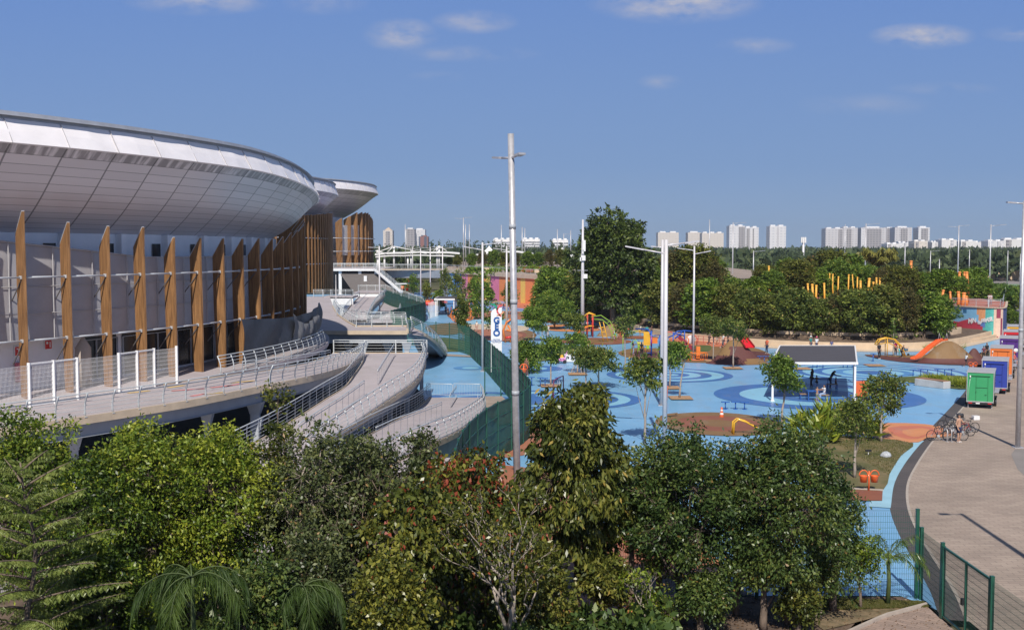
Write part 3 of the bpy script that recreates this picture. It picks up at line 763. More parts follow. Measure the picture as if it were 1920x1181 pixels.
def slab(parent, left, right, th=.28, beam=.55, n=26, nm='deck_slab', inset=.35):
    Lf, Rt = resample(left, 1), resample(right, 1)
    def rs(l, n):
        q = resample(l, sum((b_ - a_).length for a_, b_ in zip(l, l[1:])) / n); return q[:n + 1]
    a, c = rs(left, n), rs(right, n)
    b = MB()
    b.grid([[(p.x, p.y, p.z) for p in a], [(p.x, p.y, p.z) for p in c]], smooth=False)
    b.grid([[(p.x, p.y, p.z - th) for p in c], [(p.x, p.y, p.z - th) for p in a]], smooth=False)
    b.build(nm, m_paving, parent)
    for s in (a, c):
        e = MB()
        for p, q in zip(s, s[1:]): e.beam(p - Vector((0, 0, th / 2 - .03)), q - Vector((0, 0, th / 2 - .03)), .10, th + .06)
        e.build('edge_beam', m_edge, parent)
    z = Vector((0, 0, th + beam / 2 + .02))
    for s, o in ((a, c), (c, a)):
        g = MB()
        for i in range(len(s) - 1):
            d0 = (o[i] - s[i]); d1 = (o[i + 1] - s[i + 1]); d0.z = d1.z = 0
            k0 = d0.normalized() * min(inset, d0.length * .3); k1 = d1.normalized() * min(inset, d1.length * .3)
            p, q = s[i] + k0 - z, s[i + 1] + k1 - z
            g.beam(p, q, .05, beam)
            for f in (-1, 1): g.beam(p + Vector((0, 0, f * beam / 2)), q + Vector((0, 0, f * beam / 2)), .24, .03)
        g.build('girder', m_girder, parent)
    return a, c
def column(parent, x, y, ztop, w=.30, flare=True, mat=None, z0=0.0):
    b = MB(); b.box((x, y, (ztop + z0) / 2), (w, w, ztop - z0))
    if flare: b.box((x, y, ztop - .35), (w * 1.15, w * 1.15, .7), top=(1.9, 1.9))
    b.box((x, y, z0 + .03), (w * 1.7, w * 1.7, .06)); b.build('column', mat or m_col, parent)

sheet('undercroft_shade', [(-70, 56), (-4.6, 56), (-4.6, 70), (-7.4, 92), (-9.9, 104), (-9.9, 118), (-70, 118)], .04, M('undercroft_shade_floor', (.045, .043, .042), .95, var=.3))  # near-black sheet: the shade under ramps and decks is put into its colour
# arena deck (apron) and the upper walkway
DZ = 4.5
dk = thing('elevated_deck', 'curved elevated deck at the foot of the near arena fins', 'deck', (-20, 55, 0))
outer = [P(x, y, DZ) for x, y in [(-420, 880), (-200, 836), (0, 806), (127, 787), (234, 771), (360, 751), (480, 727), (508, 721)]]
outer = smooth_line(outer, 1.2)
inner = [Vector(at1(54.2, p, DZ)) for p in np.linspace(-62, -19, 40)]
slab(dk, inner[::-1][::-1], outer, th=.3, beam=.6, n=40)
ann = MB(); pa = np.linspace(-24, 16, 40)
ann.grid([[at1(54.1, p, DZ - .01) for p in pa], [at1(59.1, p, DZ - .01) for p in pa]], smooth=False); ann.grid([[at1(59.1, p, DZ - .35) for p in pa], [at1(54.1, p, DZ - .35) for p in pa]], smooth=False)
ann.grid([[at1(59.1, p, DZ - .01) for p in pa], [at1(59.1, p, DZ - .35) for p in pa]], smooth=False); ann.build('inner_deck', m_paving, dk)
railing(dk, [p for p in outer], side=1)
for t in (.34, .52, .68, .84, .97):
    p = outer[int(t * (len(outer) - 1))]; column(dk, p.x - .9, p.y + .7, 3.55)
railing(dk, [Vector(at1(59.0, p, DZ)) for p in np.linspace(-17.6, 4, 30)], side=-1, curved=True)
# painted hopscotch-like marks on the deck
for x, y, w, m_ in [(352, 731, 60, 0), (400, 738, 40, 1), (372, 741, 26, 0), (455, 716, 46, 1), (415, 725, 40, 0), (330, 725, 30, 1), (260, 735, 40, 1), (440, 722, 26, 0)]:
    a, c = P(x - w / 2, y + 1.5, DZ + .02), P(x + w / 2, y - 3.0, DZ + .02)
    d = (c - a).normalized(); nrm = Vector((-d.y, d.x, 0)) * .16
    bb = MB(); bb.poly([a - nrm, c - nrm, c + nrm, a + nrm]); bb.build('painted_mark', [M('mark_red', (.62, .20, .20)), M('mark_yellow', (.66, .45, .16))][m_], dk)

# upper walkway going away
def upz(y): return DZ if y < 64 else max(3.5, DZ - (y - 64) * .041)
wk = thing('access_ramp', 'topmost ramp running from the arena deck back to the far landing', 'ramp', (-13, 75, 0), group='switchback ramps')
o1 = smooth_line([Pz(x, y, upz) for x, y in [(506, 722), (575, 708), (620, 697), (656, 684), (683, 666)]], 1.2)
i1 = []
for p in o1:
    xr = CX + math.sqrt(max(1, 59.25 ** 2 - (p.y - CY) ** 2)); i1.append(Vector((xr, p.y, p.z)))
slab(wk, i1, o1, th=.28, beam=.6, n=22)
railing(wk, o1, side=1); 
railing(wk, [p + Vector((1.6, 0, 0)) for p in i1[4:-8]], side=1, curved=False, h=.95, bars=1, nm='centre_rail')
for k in (0, 8, 15): column(wk, o1[k * (len(o1) - 1) // 16].x - .8, o1[k * (len(o1) - 1) // 16].y, o1[k * (len(o1) - 1) // 16].z - .9, w=.42 if k == 0 else .28)

def bz(y): return max(2.15, min(3.5, 3.5 - (88 - y) * .037))
rb = thing('access_ramp', 'middle switchback ramp with a centre handrail, coming down from the far landing', 'ramp', (-9, 75, 0), group='switchback ramps')
lB = smooth_line([Pz(x, y, bz) for x, y in [(683, 669), (679, 682), (662, 707), (646, 727), (612, 748), (558, 783), (500, 818), (440, 850)]], 1.2)
rB = smooth_line([Pz(x, y, bz) for x, y in [(797, 669), (797, 682), (782, 713), (728, 752), (672, 791), (620, 826), (580, 862)]], 1.2)
slab(rb, lB, rB, th=.26, beam=.6, n=28)
railing(rb, lB, side=-1, curved=False); railing(rb, rB, side=1)
for seg_ in ([(708, 722), (739, 668)], [(560, 832), (597, 805), (640, 776), (683, 743)]):
    railing(rb, [Pz(x, y, bz) for x, y in seg_], side=1, curved=False, bars=1, nm='centre_rail', h=1.0)
ld = [Pz(683, 669, bz), Pz(797, 669, bz)]
# landing at the top with its barred railing
lb = MB(); xa, xb, ya, yb = i1[-1].x, rB[0].x, rB[0].y - .3, rB[0].y + 3.2
lb.box(((xa + xb) / 2, (ya + yb) / 2, 3.35), (xb - xa, yb - ya, .27)); lb.build('landing_slab', m_paving, rb)
railing(rb, [Vector((xa + .1, yb - .1, 3.49)), Vector((xb - .1, yb - .1, 3.49))], side=1, curved=False, step=2.6, bars=4)
railing(rb, [Vector((xb - .1, yb - .1, 3.49)), Vector((xb - .1, ya, 3.49))], side=1, curved=True)
tb = MB(); tb.beam((xa, yb, 3.38), (xb, yb, 3.38), .14, .34); tb.build('edge_beam', m_edge, rb)
for x, y in [(xb - .5, yb - .6), (xb - .6, 80), (xb - 1.0, 72), (-12.5, 70), (-14.2, 62)]: column(rb, x, y, 2.6)

def cz(y): return max(.06, min(2.15, .08 + (91 - y) * .058))
rc = thing('access_ramp', 'lowest switchback ramp ending level with the blue plaza', 'ramp', (-5, 75, 0), group='switchback ramps')
lC = smooth_line([Pz(x, y, cz) for x, y in [(807, 745), (790, 760), (772, 773), (716, 803), (670, 830), (610, 866)]], 1.2)
rC = smooth_line([Pz(x, y, cz) for x, y in [(905, 745), (909, 757), (906, 774), (862, 808), (803, 836), (750, 862), (700, 895)]], 1.2)
slab(rc, lC, rC, th=.24, beam=.5, n=28)
railing(rc, lC, side=-1, curved=False); railing(rc, rC, side=1)
for seg_ in ([(844, 765), (856, 746)], [(705, 838), (741, 819), (828, 783)]):
    railing(rc, [Pz(x, y, cz) for x, y in seg_], side=1, curved=False, bars=1, nm='centre_rail', h=1.0)
lb = MB(); lb.box((-7.4, 50.8, 1.96), (9.6, 4.4, .26)); lb.build('landing_slab', m_paving, rc)
# side wall that closes the void below the lowest ramp
sw = MB()
for p, q in zip(rC, rC[1:]): sw.poly([(p.x - .2, p.y, 0), (q.x - .2, q.y, 0), (q.x - .2, q.y, q.z - .2), (p.x - .2, p.y, p.z - .2)])
sw.build('skirt', m_grey_conc, rc)

# --- second group beyond: deck of the middle arena
d2 = thing('elevated_deck', 'second elevated deck with a dark void below, in front of the middle arena', 'deck', (-14, 105, 0))
F0, F1 = P(575, 621, DZ), P(764, 621, DZ)
a_ = [F0 + Vector((-12, -2, 0)), F0 + Vector((-14, 5, 0)), Vector((-33, 128, DZ)), Vector((-36, 150, DZ)), Vector((-34, 175, DZ))]
c_2 = [F1, P(764, 613, DZ), P(668, 613.5, DZ), P(648, 602, DZ), P(633, 590, DZ), P(622, 572, DZ)]
b = MB(); poly = [F0 + Vector((-12, -1, 0)), F0, F1, P(764, 612, DZ), P(668, 612.5, DZ), P(656, 606, DZ), P(645, 599, DZ), P(633, 590, DZ), P(625, 575, DZ), P(618, 556, DZ), P(540, 556, DZ), Vector((-34, 150, DZ)), Vector((-32, 120, DZ))]
b.poly(poly); b.poly([Vector((p.x, p.y, DZ - .3)) for p in poly][::-1]); b.build('deck_slab', m_paving, d2)
b = MB(); b.beam(F0 + Vector((-10, 0, -.13)), F1 + Vector((0, 0, -.13)), .2, .34)
cl = [P(x, y, DZ) for x, y in [(764, 612), (668, 612.5), (656, 606), (645, 599), (633, 590), (625, 575)]]
for p, q in zip(cl, cl[1:]): b.beam(p, q, .25, .25)
b.beam(F1, P(764, 612, DZ), .2, .4); b.build('edge_beam', m_edge, d2)
b = MB(); b.beam(F0 + Vector((-10, .5, -.72)), F1 + Vector((-.1, .5, -.72)), .06, .8)
for f in (-.33, -1.1): b.beam(F0 + Vector((-10, .5, f)), F1 + Vector((-.1, .5, f)), .3, .05)
b.beam(F1 + Vector((-.3, .4, -.72)), P(764, 612, DZ) + Vector((-.3, 0, -.72)), .06, .8); b.build('girder', m_girder, d2)
for px in (604, 645, 680, 720, 762): column(d2, P(px, 621, DZ).x, F0.y + .6 + (2 if px in (645, 720) else 0), DZ - 1.1, w=.42)
railing(d2, [cl[1], cl[2], cl[3], cl[4], cl[5]], side=1); railing(d2, [P(764, 620, DZ), P(764, 612.5, DZ), P(668, 613, DZ)], side=-1)
railing(d2, [P(762, 606, DZ), P(700, 604, DZ), P(660, 598, DZ)], side=-1)
b = MB(); b.box((-30, 107, 2.0), (39, .4, 4.0)); b.build('back_wall', m_darkglass, d2)  # near-black wall standing in for the unlit void below the deck
# exit ramp to the plaza
re = thing('access_ramp', 'curved exit ramp sloping from the second deck to the steel barriers', 'ramp', (-9, 112, 0), group='switchback ramps')
lE = smooth_line([(-9.6, 103.5, 4.45), (-9.6, 108, 3.9), (-10.0, 116, 2.2), (-10.3, 127, .05)], 1.5)
rE = smooth_line([(-9.7, 108, 4.45), (-8.6, 109.5, 3.8), (-7.6, 115, 2.3), (-7.4, 127, .05)], 1.5)
slab(re, lE, rE, th=.24, beam=.3, n=18); railing(re, rE, side=-1); railing(re, lE, side=1, curved=False)
# farther switchbacks
def gz(y): return max(2.2, min(4.4, 2.3 + (y - 150) * .04))
rg = thing('access_ramp', 'long pale ramp with rails climbing away behind the second deck', 'ramp', (-23, 170, 0), group='switchback ramps')
lG = [Pz(x, y, gz) for x, y in [(636, 600), (648, 585), (660, 570), (674, 556)]]; rG = [Pz(x, y, gz) for x, y in [(688, 600), (694, 585), (703, 570), (722, 553)]]
slab(rg, lG, rG, th=.3, beam=.6, n=14); railing(rg, lG, side=-1, curved=False); railing(rg, rG, side=1)
railing(rg, [Pz(x, y, gz) for x, y in [(664, 588), (690, 560)]], curved=False, bars=1, nm='centre_rail')
for x, y in [(rG[1].x - 1, rG[1].y), (rG[2].x - 1, rG[2].y)]: column(rg, x, y, 2.0, mat=m_white)
def hz(y): return max(.2, min(2.3, .1 + (200 - y) * .04))
rh = thing('access_ramp', 'distant low ramp beside the wavy green screened fence', 'ramp', (-20, 170, 0), group='switchback ramps')
lH = [Pz(x, y, hz) for x, y in [(722, 562), (712, 578), (698, 598)]]; rH = [Pz(x, y, hz) for x, y in [(744, 562), (752, 578), (748, 598)]]
slab(rh, lH, rH, th=.3, beam=.5, n=10); railing(rh, rH, side=1); railing(rh, lH, side=-1, curved=False)
railing(rh, [P(668, 600, 2.2), P(737, 600, 2.2)], step=1.6)
b = MB(); b.box((P(700, 600, 2.2).x, P(700, 600, 2.2).y + 1.5, 2.0), (6, 3.4, .3)); b.build('landing_slab', m_paving, rh)
# third deck: white beams
d3 = thing('elevated_deck', 'distant white edged deck with a dense railing below the far arena', 'deck', (-26, 190, 0))
def plat(px0, px1, py, z, depth, beamh, nm='deck_slab'):
    a, c = P(px0, py, z), P(px1, py, z); b = MB()
    b.box(((a.x + c.x) / 2, a.y + depth / 2, z - .15), (c.x - a.x, depth, .3)); b.build(nm, m_paving, d3)
    b = MB(); b.beam(a + Vector((0, .1, -.45 - beamh / 2 + .3)), c + Vector((0, .1, -.45 - beamh / 2 + .3)), .2, beamh); b.build('girder', m_white, d3)
    return a, c
a, c = plat(663, 713, 548, 4.5, 10, .9); railing(d3, [a + Vector((0, 6, 0)), c + Vector((0, 6, 0))], h=1.1, step=1.5); railing(d3, [c + Vector((0, 8, 0)), c + Vector((7, 8, -2.4)), c + Vector((9, -4, -4.3))])
a, c = plat(606, 662, 556, 4.6, 6, 1.2); railing(d3, [a, c], step=1.2)
for px in (608, 640): column(d3, P(px, 556, 4.6).x, a.y + .5, 3.4, mat=m_white, w=.5)
railing(d3, [P(588, 556, 4.6), P(606, 556, 4.6), P(640, 556, 4.6)])
# concourse of the far arena, on columns, with stairs
cc = thing('concourse', 'white columned concourse with stairs below the far arena', 'concourse', (-40, 300, 0))
a, c = P(600, 503, 7.0), P(722, 503, 7.0)
b = MB(); b.box(((a.x + c.x) / 2, a.y + 14, 6.85), (c.x - a.x, 28, .3)); b.build('deck_slab', m_paving, cc)
b = MB(); b.beam(a + Vector((0, 0, -.45)), c + Vector((0, 0, -.45)), .3, .55); b.build('girder', m_white, cc)
railing(cc, [a, c], h=1.3, step=3, curved=False)
railing(cc, [a + Vector((0, 5, 0)), c + Vector((0, 5, 0))], h=1.3, step=3, curved=False)
for px in (637, 674, 687, 704, 717, 727): column(cc, P(px, 503, 7).x, a.y + (1 if px != 687 else -2), 6.3 if px not in (687, 727) else 5.0, w=.8, flare=False, mat=m_white)
b = MB(); s0, s1 = P(672, 505, 7).x, P(705, 505, 7).x
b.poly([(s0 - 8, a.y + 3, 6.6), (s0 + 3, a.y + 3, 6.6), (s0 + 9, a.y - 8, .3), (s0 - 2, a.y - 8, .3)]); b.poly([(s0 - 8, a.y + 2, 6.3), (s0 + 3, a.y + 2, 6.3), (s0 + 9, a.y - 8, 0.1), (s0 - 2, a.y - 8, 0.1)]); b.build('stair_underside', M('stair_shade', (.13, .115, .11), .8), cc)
b = MB(); b.beam((s1 - 2, a.y - .5, 6.7), (s1 + 6, a.y - 9, .9), .3, .45); b.beam((s0 + 2, a.y - .5, 6.7), (s0 + 10, a.y - 9, .9), .3, .45); b.build('stair_stringer', m_white, cc)
railing(cc, [Vector((s1 - 2, a.y - .5, 7)), Vector((s1 + 6, a.y - 9, 1.3))], curved=False, step=1.5); railing(cc, [Vector((s0 + 2, a.y - .5, 7)), Vector((s0 + 10, a.y - 9, 1.3))], curved=False, step=1.5)
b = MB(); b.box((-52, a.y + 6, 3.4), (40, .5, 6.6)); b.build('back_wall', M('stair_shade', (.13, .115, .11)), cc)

# ------------------------------------------------------------ white gate fence on the arena deck
wf = thing('white_mesh_fence', 'white welded mesh fence with two gates on the arena deck', 'fence', P(56, 763, DZ))
fpts = [P(x, y, DZ) for x, y in [(-60, 783), (56, 763), (102, 756), (146, 749), (224, 737), (258, 731), (290, 725), (332, 719)]]
for i, (p, q) in enumerate(zip(fpts, fpts[1:])):
    b = MB(); d = q - p; n = int(d.length / .075)
    for k in range(n): r_ = p.lerp(q, k / n); b.beam(r_ + Vector((0, 0, .08)), r_ + Vector((0, 0, 2.0)), .008, .008)
    for k in range(10): z = .1 + 1.9 * k / 9; b.beam(p + Vector((0, 0, z)), q + Vector((0, 0, z)), .010, .014)
    if i in (1, 2, 4, 5):
        for z in (.06, 2.06): b.beam(p + Vector((0, 0, z)), q + Vector((0, 0, z)), .07, .07)
    b.build('gate' if i in (1, 2, 4, 5) else 'mesh_panel', m_white, wf)
for p in fpts[1:]:
    b = MB(); b.beam(p, p + Vector((0, 0, 2.12)), .13, .13); b.build('post', m_white, wf)
# ------------------------------------------------------------ lamp posts
m_lampw = M('lamp_white', (0.66, 0.63, 0.64), 0.42, metal=.15, var=.05, scale=4)
m_lampg = M('lamp_galvanised', (0.50, 0.49, 0.50), 0.42, metal=.35, var=.16, scale=5, col2=(.60, .585, .60))
m_dark = m_dark
m_black = M('black_paint', (.02, .02, .022), .5)
def lamp(loc, h, r0, r1, arms, label, mat=None, lean=0.0, bands=(), grp='tall lamp posts', name='lamp_post'):
    mat = mat or m_lampw; x, y, z = loc
    t = thing(name, label, 'lamp post', loc, group=grp)
    b = MB(); top = (x + lean * h, y, z + h)
    b.tube([(x, y, z), (x + lean * h * .5, y, z + h * .5), top], [r0, (r0 + r1) / 2, r1], 14); b.build('pole', mat, t)
    b = MB(); b.box((x, y, z + .02), (r0 * 3.6, r0 * 3.6, .04)); b.build('base_plate', m_lampg, t)
    if bands:
        b = MB()
        for f in bands:
            c = Vector((x + lean * h * f, y, z + h * f)); rr = lerp(r0, r1, f)
            b.tube([c - Vector((0, 0, .09)), c + Vector((0, 0, .09))], rr + .012, 14)
        b.build('collar', m_steel, t)
    for (ang, L, dz, up) in arms:
        a = R(ang); s = Vector((top[0], y, z + h - dz)); e = s + Vector((math.cos(a) * L, math.sin(a) * L, up))
        b = MB(); b.tube([s, s.lerp(e, .6)], .045, 8); ar = b.build('arm', mat, t)
        b = MB(); d = (e - s); b.beam(s.lerp(e, .55), e, .30, .08); b.build('luminaire', mat, ar)
    return t
def ht(px, py_top, D): return Q(px, py_top, D).z
c = P(972, 1028); lamp(c, 16.55, .15, .125, [(115, 1.5, .95, .12), (-62, .95, .95, .10)], 'thick galvanised lamp post in the middle, by far the tallest in view', m_lampg, lean=-.0185, bands=(.38, .60, .78))
lamp(P(1246, 838), 12.6, .15, .115, [(172, 2.45, .85, .45), (22, 2.2, .35, .25)], 'thick white lamp post rising from behind the dark green trees, right of a thinner one', bands=())
lamp(P(1240, 760), 12.75, .14, .10, [(150, .9, .6, .1), (20, .9, .4, .1)], 'slender white lamp post standing just left of the thick one, foot on the blue plaza')
lamp(P(1300, 674), 12.4, .13, .09, [(170, 1.8, .5, .25), (5, 1.8, .9, .35)], 'white lamp post with two level arms beside the orange play frame')
lamp(P(905, 696), 12.7, .13, .09, [(168, 1.9, .75, .35), (10, 1.9, .25, .25)], 'white lamp post inside the green screened fence, left of the tall banner')
lamp(P(950, 610), 12.5, .20, .12, [(165, 2.2, .6, .3), (12, 2.2, .4, .3)], 'pale lamp post between the banner and the thick middle post')
lamp(P(712, 598), 12.6, .15, .12, [(165, 2.0, .3, .1)], 'pale post rising among the rails of the far ramps')
lamp(P(1908, 839), 14.9, .16, .10, [(178, 1.05, .15, .08)], 'grey lamp post at the right edge beside the trailers', m_lampg, bands=(.48,), lean=.002)
lamp(P(631, 668), 9.2, .06, .04, [], 'thin flag pole beside the barred railing of the landing', m_lampg, name='flag_pole', grp='flag poles')
for px, pb, pt, lb in [(774, 536, 463, 'leftmost'), (789, 561, 466, 'second'), (807, 560, 463, 'third'), (830, 562, 462, 'fourth')]:
    D = P(px, pb).y; lamp(P(px, pb), Q(px, pt, D).z, .16, .12, [(170, 2.6, .4, .3), (10, 2.6, .6, .3)], lb + ' of the four white posts in front of the footbridge', grp='posts by the footbridge')
for i, (px, D, z0, pt, arms, lb) in enumerate([(869, 330, 7, 408, 2, 'tallest twin armed mast above the striped wall'), (873, 345, 7, 421, 0, 'bare mast right behind the tallest twin armed mast'), (880, 420, 5, 421, 0, 'slim floodlight mast over the left conifers'),
        (760, 420, 5, 421, 0, 'slim floodlight mast left of the twin towers'), (940, 400, 5, 422, 0, 'bare mast in front of the leftmost white mid rise'), (979, 380, 6, 426, 0, 'bare mast by the middle white mid rise'), (984, 420, 6, 428, 0, 'second bare mast by the middle white mid rise'),
        (1045, 420, 5, 430, 0, 'bare mast in front of the right white mid rise'), (1057, 400, 6, 438, 1, 'one armed mast near the right white mid rise'), (1070, 430, 6, 432, 0, 'bare mast left of the antenna pole'),
        (1374, 260, 0, 417, 1, 'lamp mast in the gap before the twin white towers'), (1330, 420, 0, 412, 0, 'bare mast over the beige towers'), (1413, 300, 0, 470, 1, 'short lamp behind the wood, left of the slim white tower'), (1623, 250, 0, 419, 1, 'lamp mast before the wide grey towers'),
        (1797, 270, 0, 423, 2, 'twin armed lamp mast above the car park'), (1857, 215, 0, 421, 1, 'one armed lamp mast at the right above the far road'), (1584, 420, 0, 421, 0, 'bare mast over the broad left tower group'), (1697, 330, 0, 455, 1, 'short lamp at the edge of the palm'),
        (1745, 380, 0, 470, 1, 'short lamp over the distant trees on the right'), (1818, 420, 0, 468, 0, 'short bare mast over the distant trees'), (1890, 380, 0, 470, 0, 'short bare mast far right over the trees'), (1762, 300, 0, 486, 0, 'small mast before the pink shed'), (1914, 300, 0, 476, 0, 'small mast at the right frame edge')]):
    g = Q(px, 470, D); h = Q(px, pt, D).z - z0
    lamp((g.x, D, z0), h, .17 * (D / 300) ** .5, .12 * (D / 300) ** .5, [(175, 2.6, .4, .2), (5, 2.6, .1, .2)][:arms] if arms == 2 else ([(10, 3.2, .3, .3)] if arms else []), lb, m_lampg, grp='distant masts', name='mast')
lamp((19.7, 36.0, 0), 14.9, .16, .10, [(178, 1.05, .15, .08)], 'grey lamp post on the promenade beyond the right frame edge', m_lampg, bands=(.48,))
# telecom pole
c = P(1092, 634); t = thing('antenna_pole', 'thick pale pole carrying antenna boxes in front of the big tree', 'antenna pole', c)
hh = Q(1092, 412, c.y).z
b = MB(); b.tube([c, c + Vector((0, 0, hh * .5)), c + Vector((0, 0, hh))], [.28, .22, .13], 14); b.build('pole', m_lampw, t)
for (dx, pz, w, h, nm) in [(.15, 461, .42, 1.5, 'antenna_panel'), (.05, 484, .6, .7, 'radio_box'), (-.25, 486, .3, .5, 'radio_box'), (.35, 518, .55, .6, 'radio_box'), (.0, 472, .2, .6, 'antenna_panel')]:
    z = Q(1092, pz, c.y).z; b = MB(); b.box((c.x + dx, c.y - .28, z), (w, .3, h)); b.build(nm, m_white, t, bevel=.03)
z = Q(1092, 507, c.y).z; b = MB(); b.beam((c.x - .7, c.y, z), (c.x + .7, c.y, z), .06, .06); b.beam((c.x, c.y - .7, z), (c.x, c.y + .7, z), .06, .06); b.build('cross_arm', m_steel, t)
# far telecom tower
g = Q(1506, 488, 520); t = thing('antenna_tower', 'small cylindrical antenna tower beyond the wood, right of the slim white tower', 'antenna tower', (g.x, 520, 0))
b = MB(); b.tube([(g.x, 520, 0), (g.x, 520, 16.5)], .55, 12); b.build('pole', m_lampw, t)
b = MB()
for k in range(6): a = k * 1.047; b.box((g.x + .95 * math.cos(a), 520 + .95 * math.sin(a), 16.4), (.5, .5, 2.6))
b.build('antenna_ring', m_white, t)

# ------------------------------------------------------------ fences
m_green = M('fence_green', (.012, .085, .055), .45, var=.1, coat=.2)
m_shade = M('shade_cloth', (.010, .072, .047), .8, var=.2, scale=.8, alpha=.965, col2=(.018, .10, .065))
m_wire = M('wire_green', (.02, .09, .06), .5)
def screened_fence(name, label, base, h, cloth=True, step=2.5, grp='green park fences', slats=True):
    t = thing(name, label, 'fence', base[0], group=grp); S = resample(base, step)
    if cloth:
        b = MB(); f = resample(base, .5)
        rows = [[(p.x + .03 * math.sin(i * 1.7 + k), p.y + .03 * math.cos(i * 1.3 + k), p.z + h * k / 4) for i, p in enumerate(f)] for k in range(5)]
        b.grid(rows); b.build('shade_cloth', m_shade, t)
    b = MB()
    for k in range(5 if slats else 2):
        z = .08 + (h - .12) * k / (4 if slats else 1)
        b.tube([(p.x, p.y, p.z + z) for p in S], .03, 4)
    b.build('rail', m_green, t)
    for p in S:
        b = MB(); b.beam(p, p + Vector((0, 0, h + .06)), .09, .09); b.build('post', m_green, t)
    return t
def wire_fence(name, label, base, h, step=2.5, vs=.10, hs=.2, grp='green park fences', ws=.006):
    t = thing(name, label, 'fence', base[0], group=grp); S = resample(base, step)
    for p, q in zip(S, S[1:]):
        b = MB(); n = int((q - p).length / vs); U = Vector((0, 0, 1))
        for k in range(n): r_ = p.lerp(q, (k + .5) / n); b.beam(r_ + U * .05, r_ + U * h, ws, ws)
        for k in range(int(h / hs) + 1): b.beam(p + U * (.05 + k * hs), q + U * (.05 + k * hs), ws, ws * 1.3)
        b.build('mesh_panel', m_wire, t)
    for p in S:
        b = MB(); b.beam(p, p + Vector((0, 0, h + .08)), .11, .11); b.box((p.x, p.y, h + .1), (.12, .12, .03)); b.build('post', m_green, t)
    return t
# the long screened fence: near leg, round the corner, then away
base_far = smooth_line([P(x, y) for x, y in [(881, 667), (893, 679), (909, 694), (928, 716), (945, 735), (963, 757), (978, 775), (990, 795)]], 1)
base_near = smooth_line([P(990, 796), Vector((1.25, 74.5, 0)), Vector((.95, 70, 0)), Vector((0.0, 66.5, 0)), Vector((-1.2, 62.5, 0)), Vector((-2.1, 57, 0)), Vector((-2.45, 52.6, 0)), Vector((-2.5, 46, 0)), Vector((-2.6, 38.6, 0))], 1)
screened_fence('screened_fence', 'dark green screened fence running away from the corner towards the banner', base_far, 3.2)
screened_fence('screened_fence', 'dark green screened fence beside the lowest ramp, from the corner towards the trees', base_near, 3.25)
mid_f = smooth_line([P(x, y) for x, y in [(733, 626), (745, 637), (768, 647), (800, 652), (840, 656), (866, 661), (881, 667)]], 1)
wire_fence('mesh_fence', 'see-through green mesh fence by the steel barriers, before the screened stretch', mid_f, 3.2, vs=.16, hs=.28, ws=.03)
wave = smooth_line([P(x, y) for x, y in [(716, 567), (735, 576), (765, 584), (797, 591)]], 2)
wave2 = smooth_line([Vector(wave[-1]), P(796, 603), P(775, 612), P(750, 619), P(734, 625)], 2)
screened_fence('screened_fence', 'far sunlit wave of the green screened fence above the ramps', wave, 3.3)
screened_fence('screened_fence', 'far shaded wave of the green screened fence turning back to the ramps', wave2, 3.3)
# gate across the blue strip inside the fence
gt = thing('crossbar_gate', 'green gate frame across the blue strip between lowest ramp and fence', 'gate', P(910, 743))
b = MB()
for px in (909, 939): b.beam(P(px, 743), P(px, 743) + Vector((0, 0, 2.4)), .09, .09)
b.beam(P(909, 743) + Vector((0, 0, .15)), P(959, 743) + Vector((0, 0, .15)), .05, .05); b.beam(P(909, 743) + Vector((0, 0, 2.35)), P(939, 743) + Vector((0, 0, 2.35)), .06, .06); b.build('frame', m_green, gt)
# near mesh fence along the trees and its turn towards the camera
wire_fence('mesh_fence', 'near green mesh fence running behind the front row of trees', [Vector((-30, 38.28, 0)), Vector((13.95, 38.05, 0))], 3.0, step=2.75, vs=.075, hs=.2, ws=.006)
wire_fence('mesh_fence', 'near green mesh fence at the bottom right with its gate, heading towards the viewer', [Vector((14.05, 37.9, 0)), Vector((14.0, 35.9, 0))], 2.4, step=2.0, vs=.05, hs=.2)
gt = thing('mesh_gate', 'green framed mesh gate at the bottom right corner', 'gate', (14.0, 35.8, 0))
b = MB()
for y in (35.8, 34.0, 32.25): b.beam((14.0, y, 0.05), (14.0, y, 2.42), .10 if y != 34.0 else .07, .10 if y != 34.0 else .07)
for z in (.12, 2.38): b.beam((14.0, 35.8, z), (14.0, 32.25, z), .06, .07)
b.build('frame', m_green, gt)
b = MB()
for k in range(70): y = 35.75 - k * .05; b.beam((14, y, .1), (14, y, 2.36), .006, .006)
for k in range(12): b.beam((14, 35.8, .2 + k * .19), (14, 32.25, .2 + k * .19), .008, .008)
b.build('mesh_panel', m_wire, gt)
b = MB(); b.box((13.93, 34.05, 1.15), (.08, .14, .2)); b.build('lock', m_black, gt)
wire_fence('mesh_fence', 'near green mesh fence continuing past the gate at the very right', [Vector((14.0, 32.15, 0)), Vector((14.0, 24, 0))], 2.4, step=2.5, vs=.05, hs=.2)
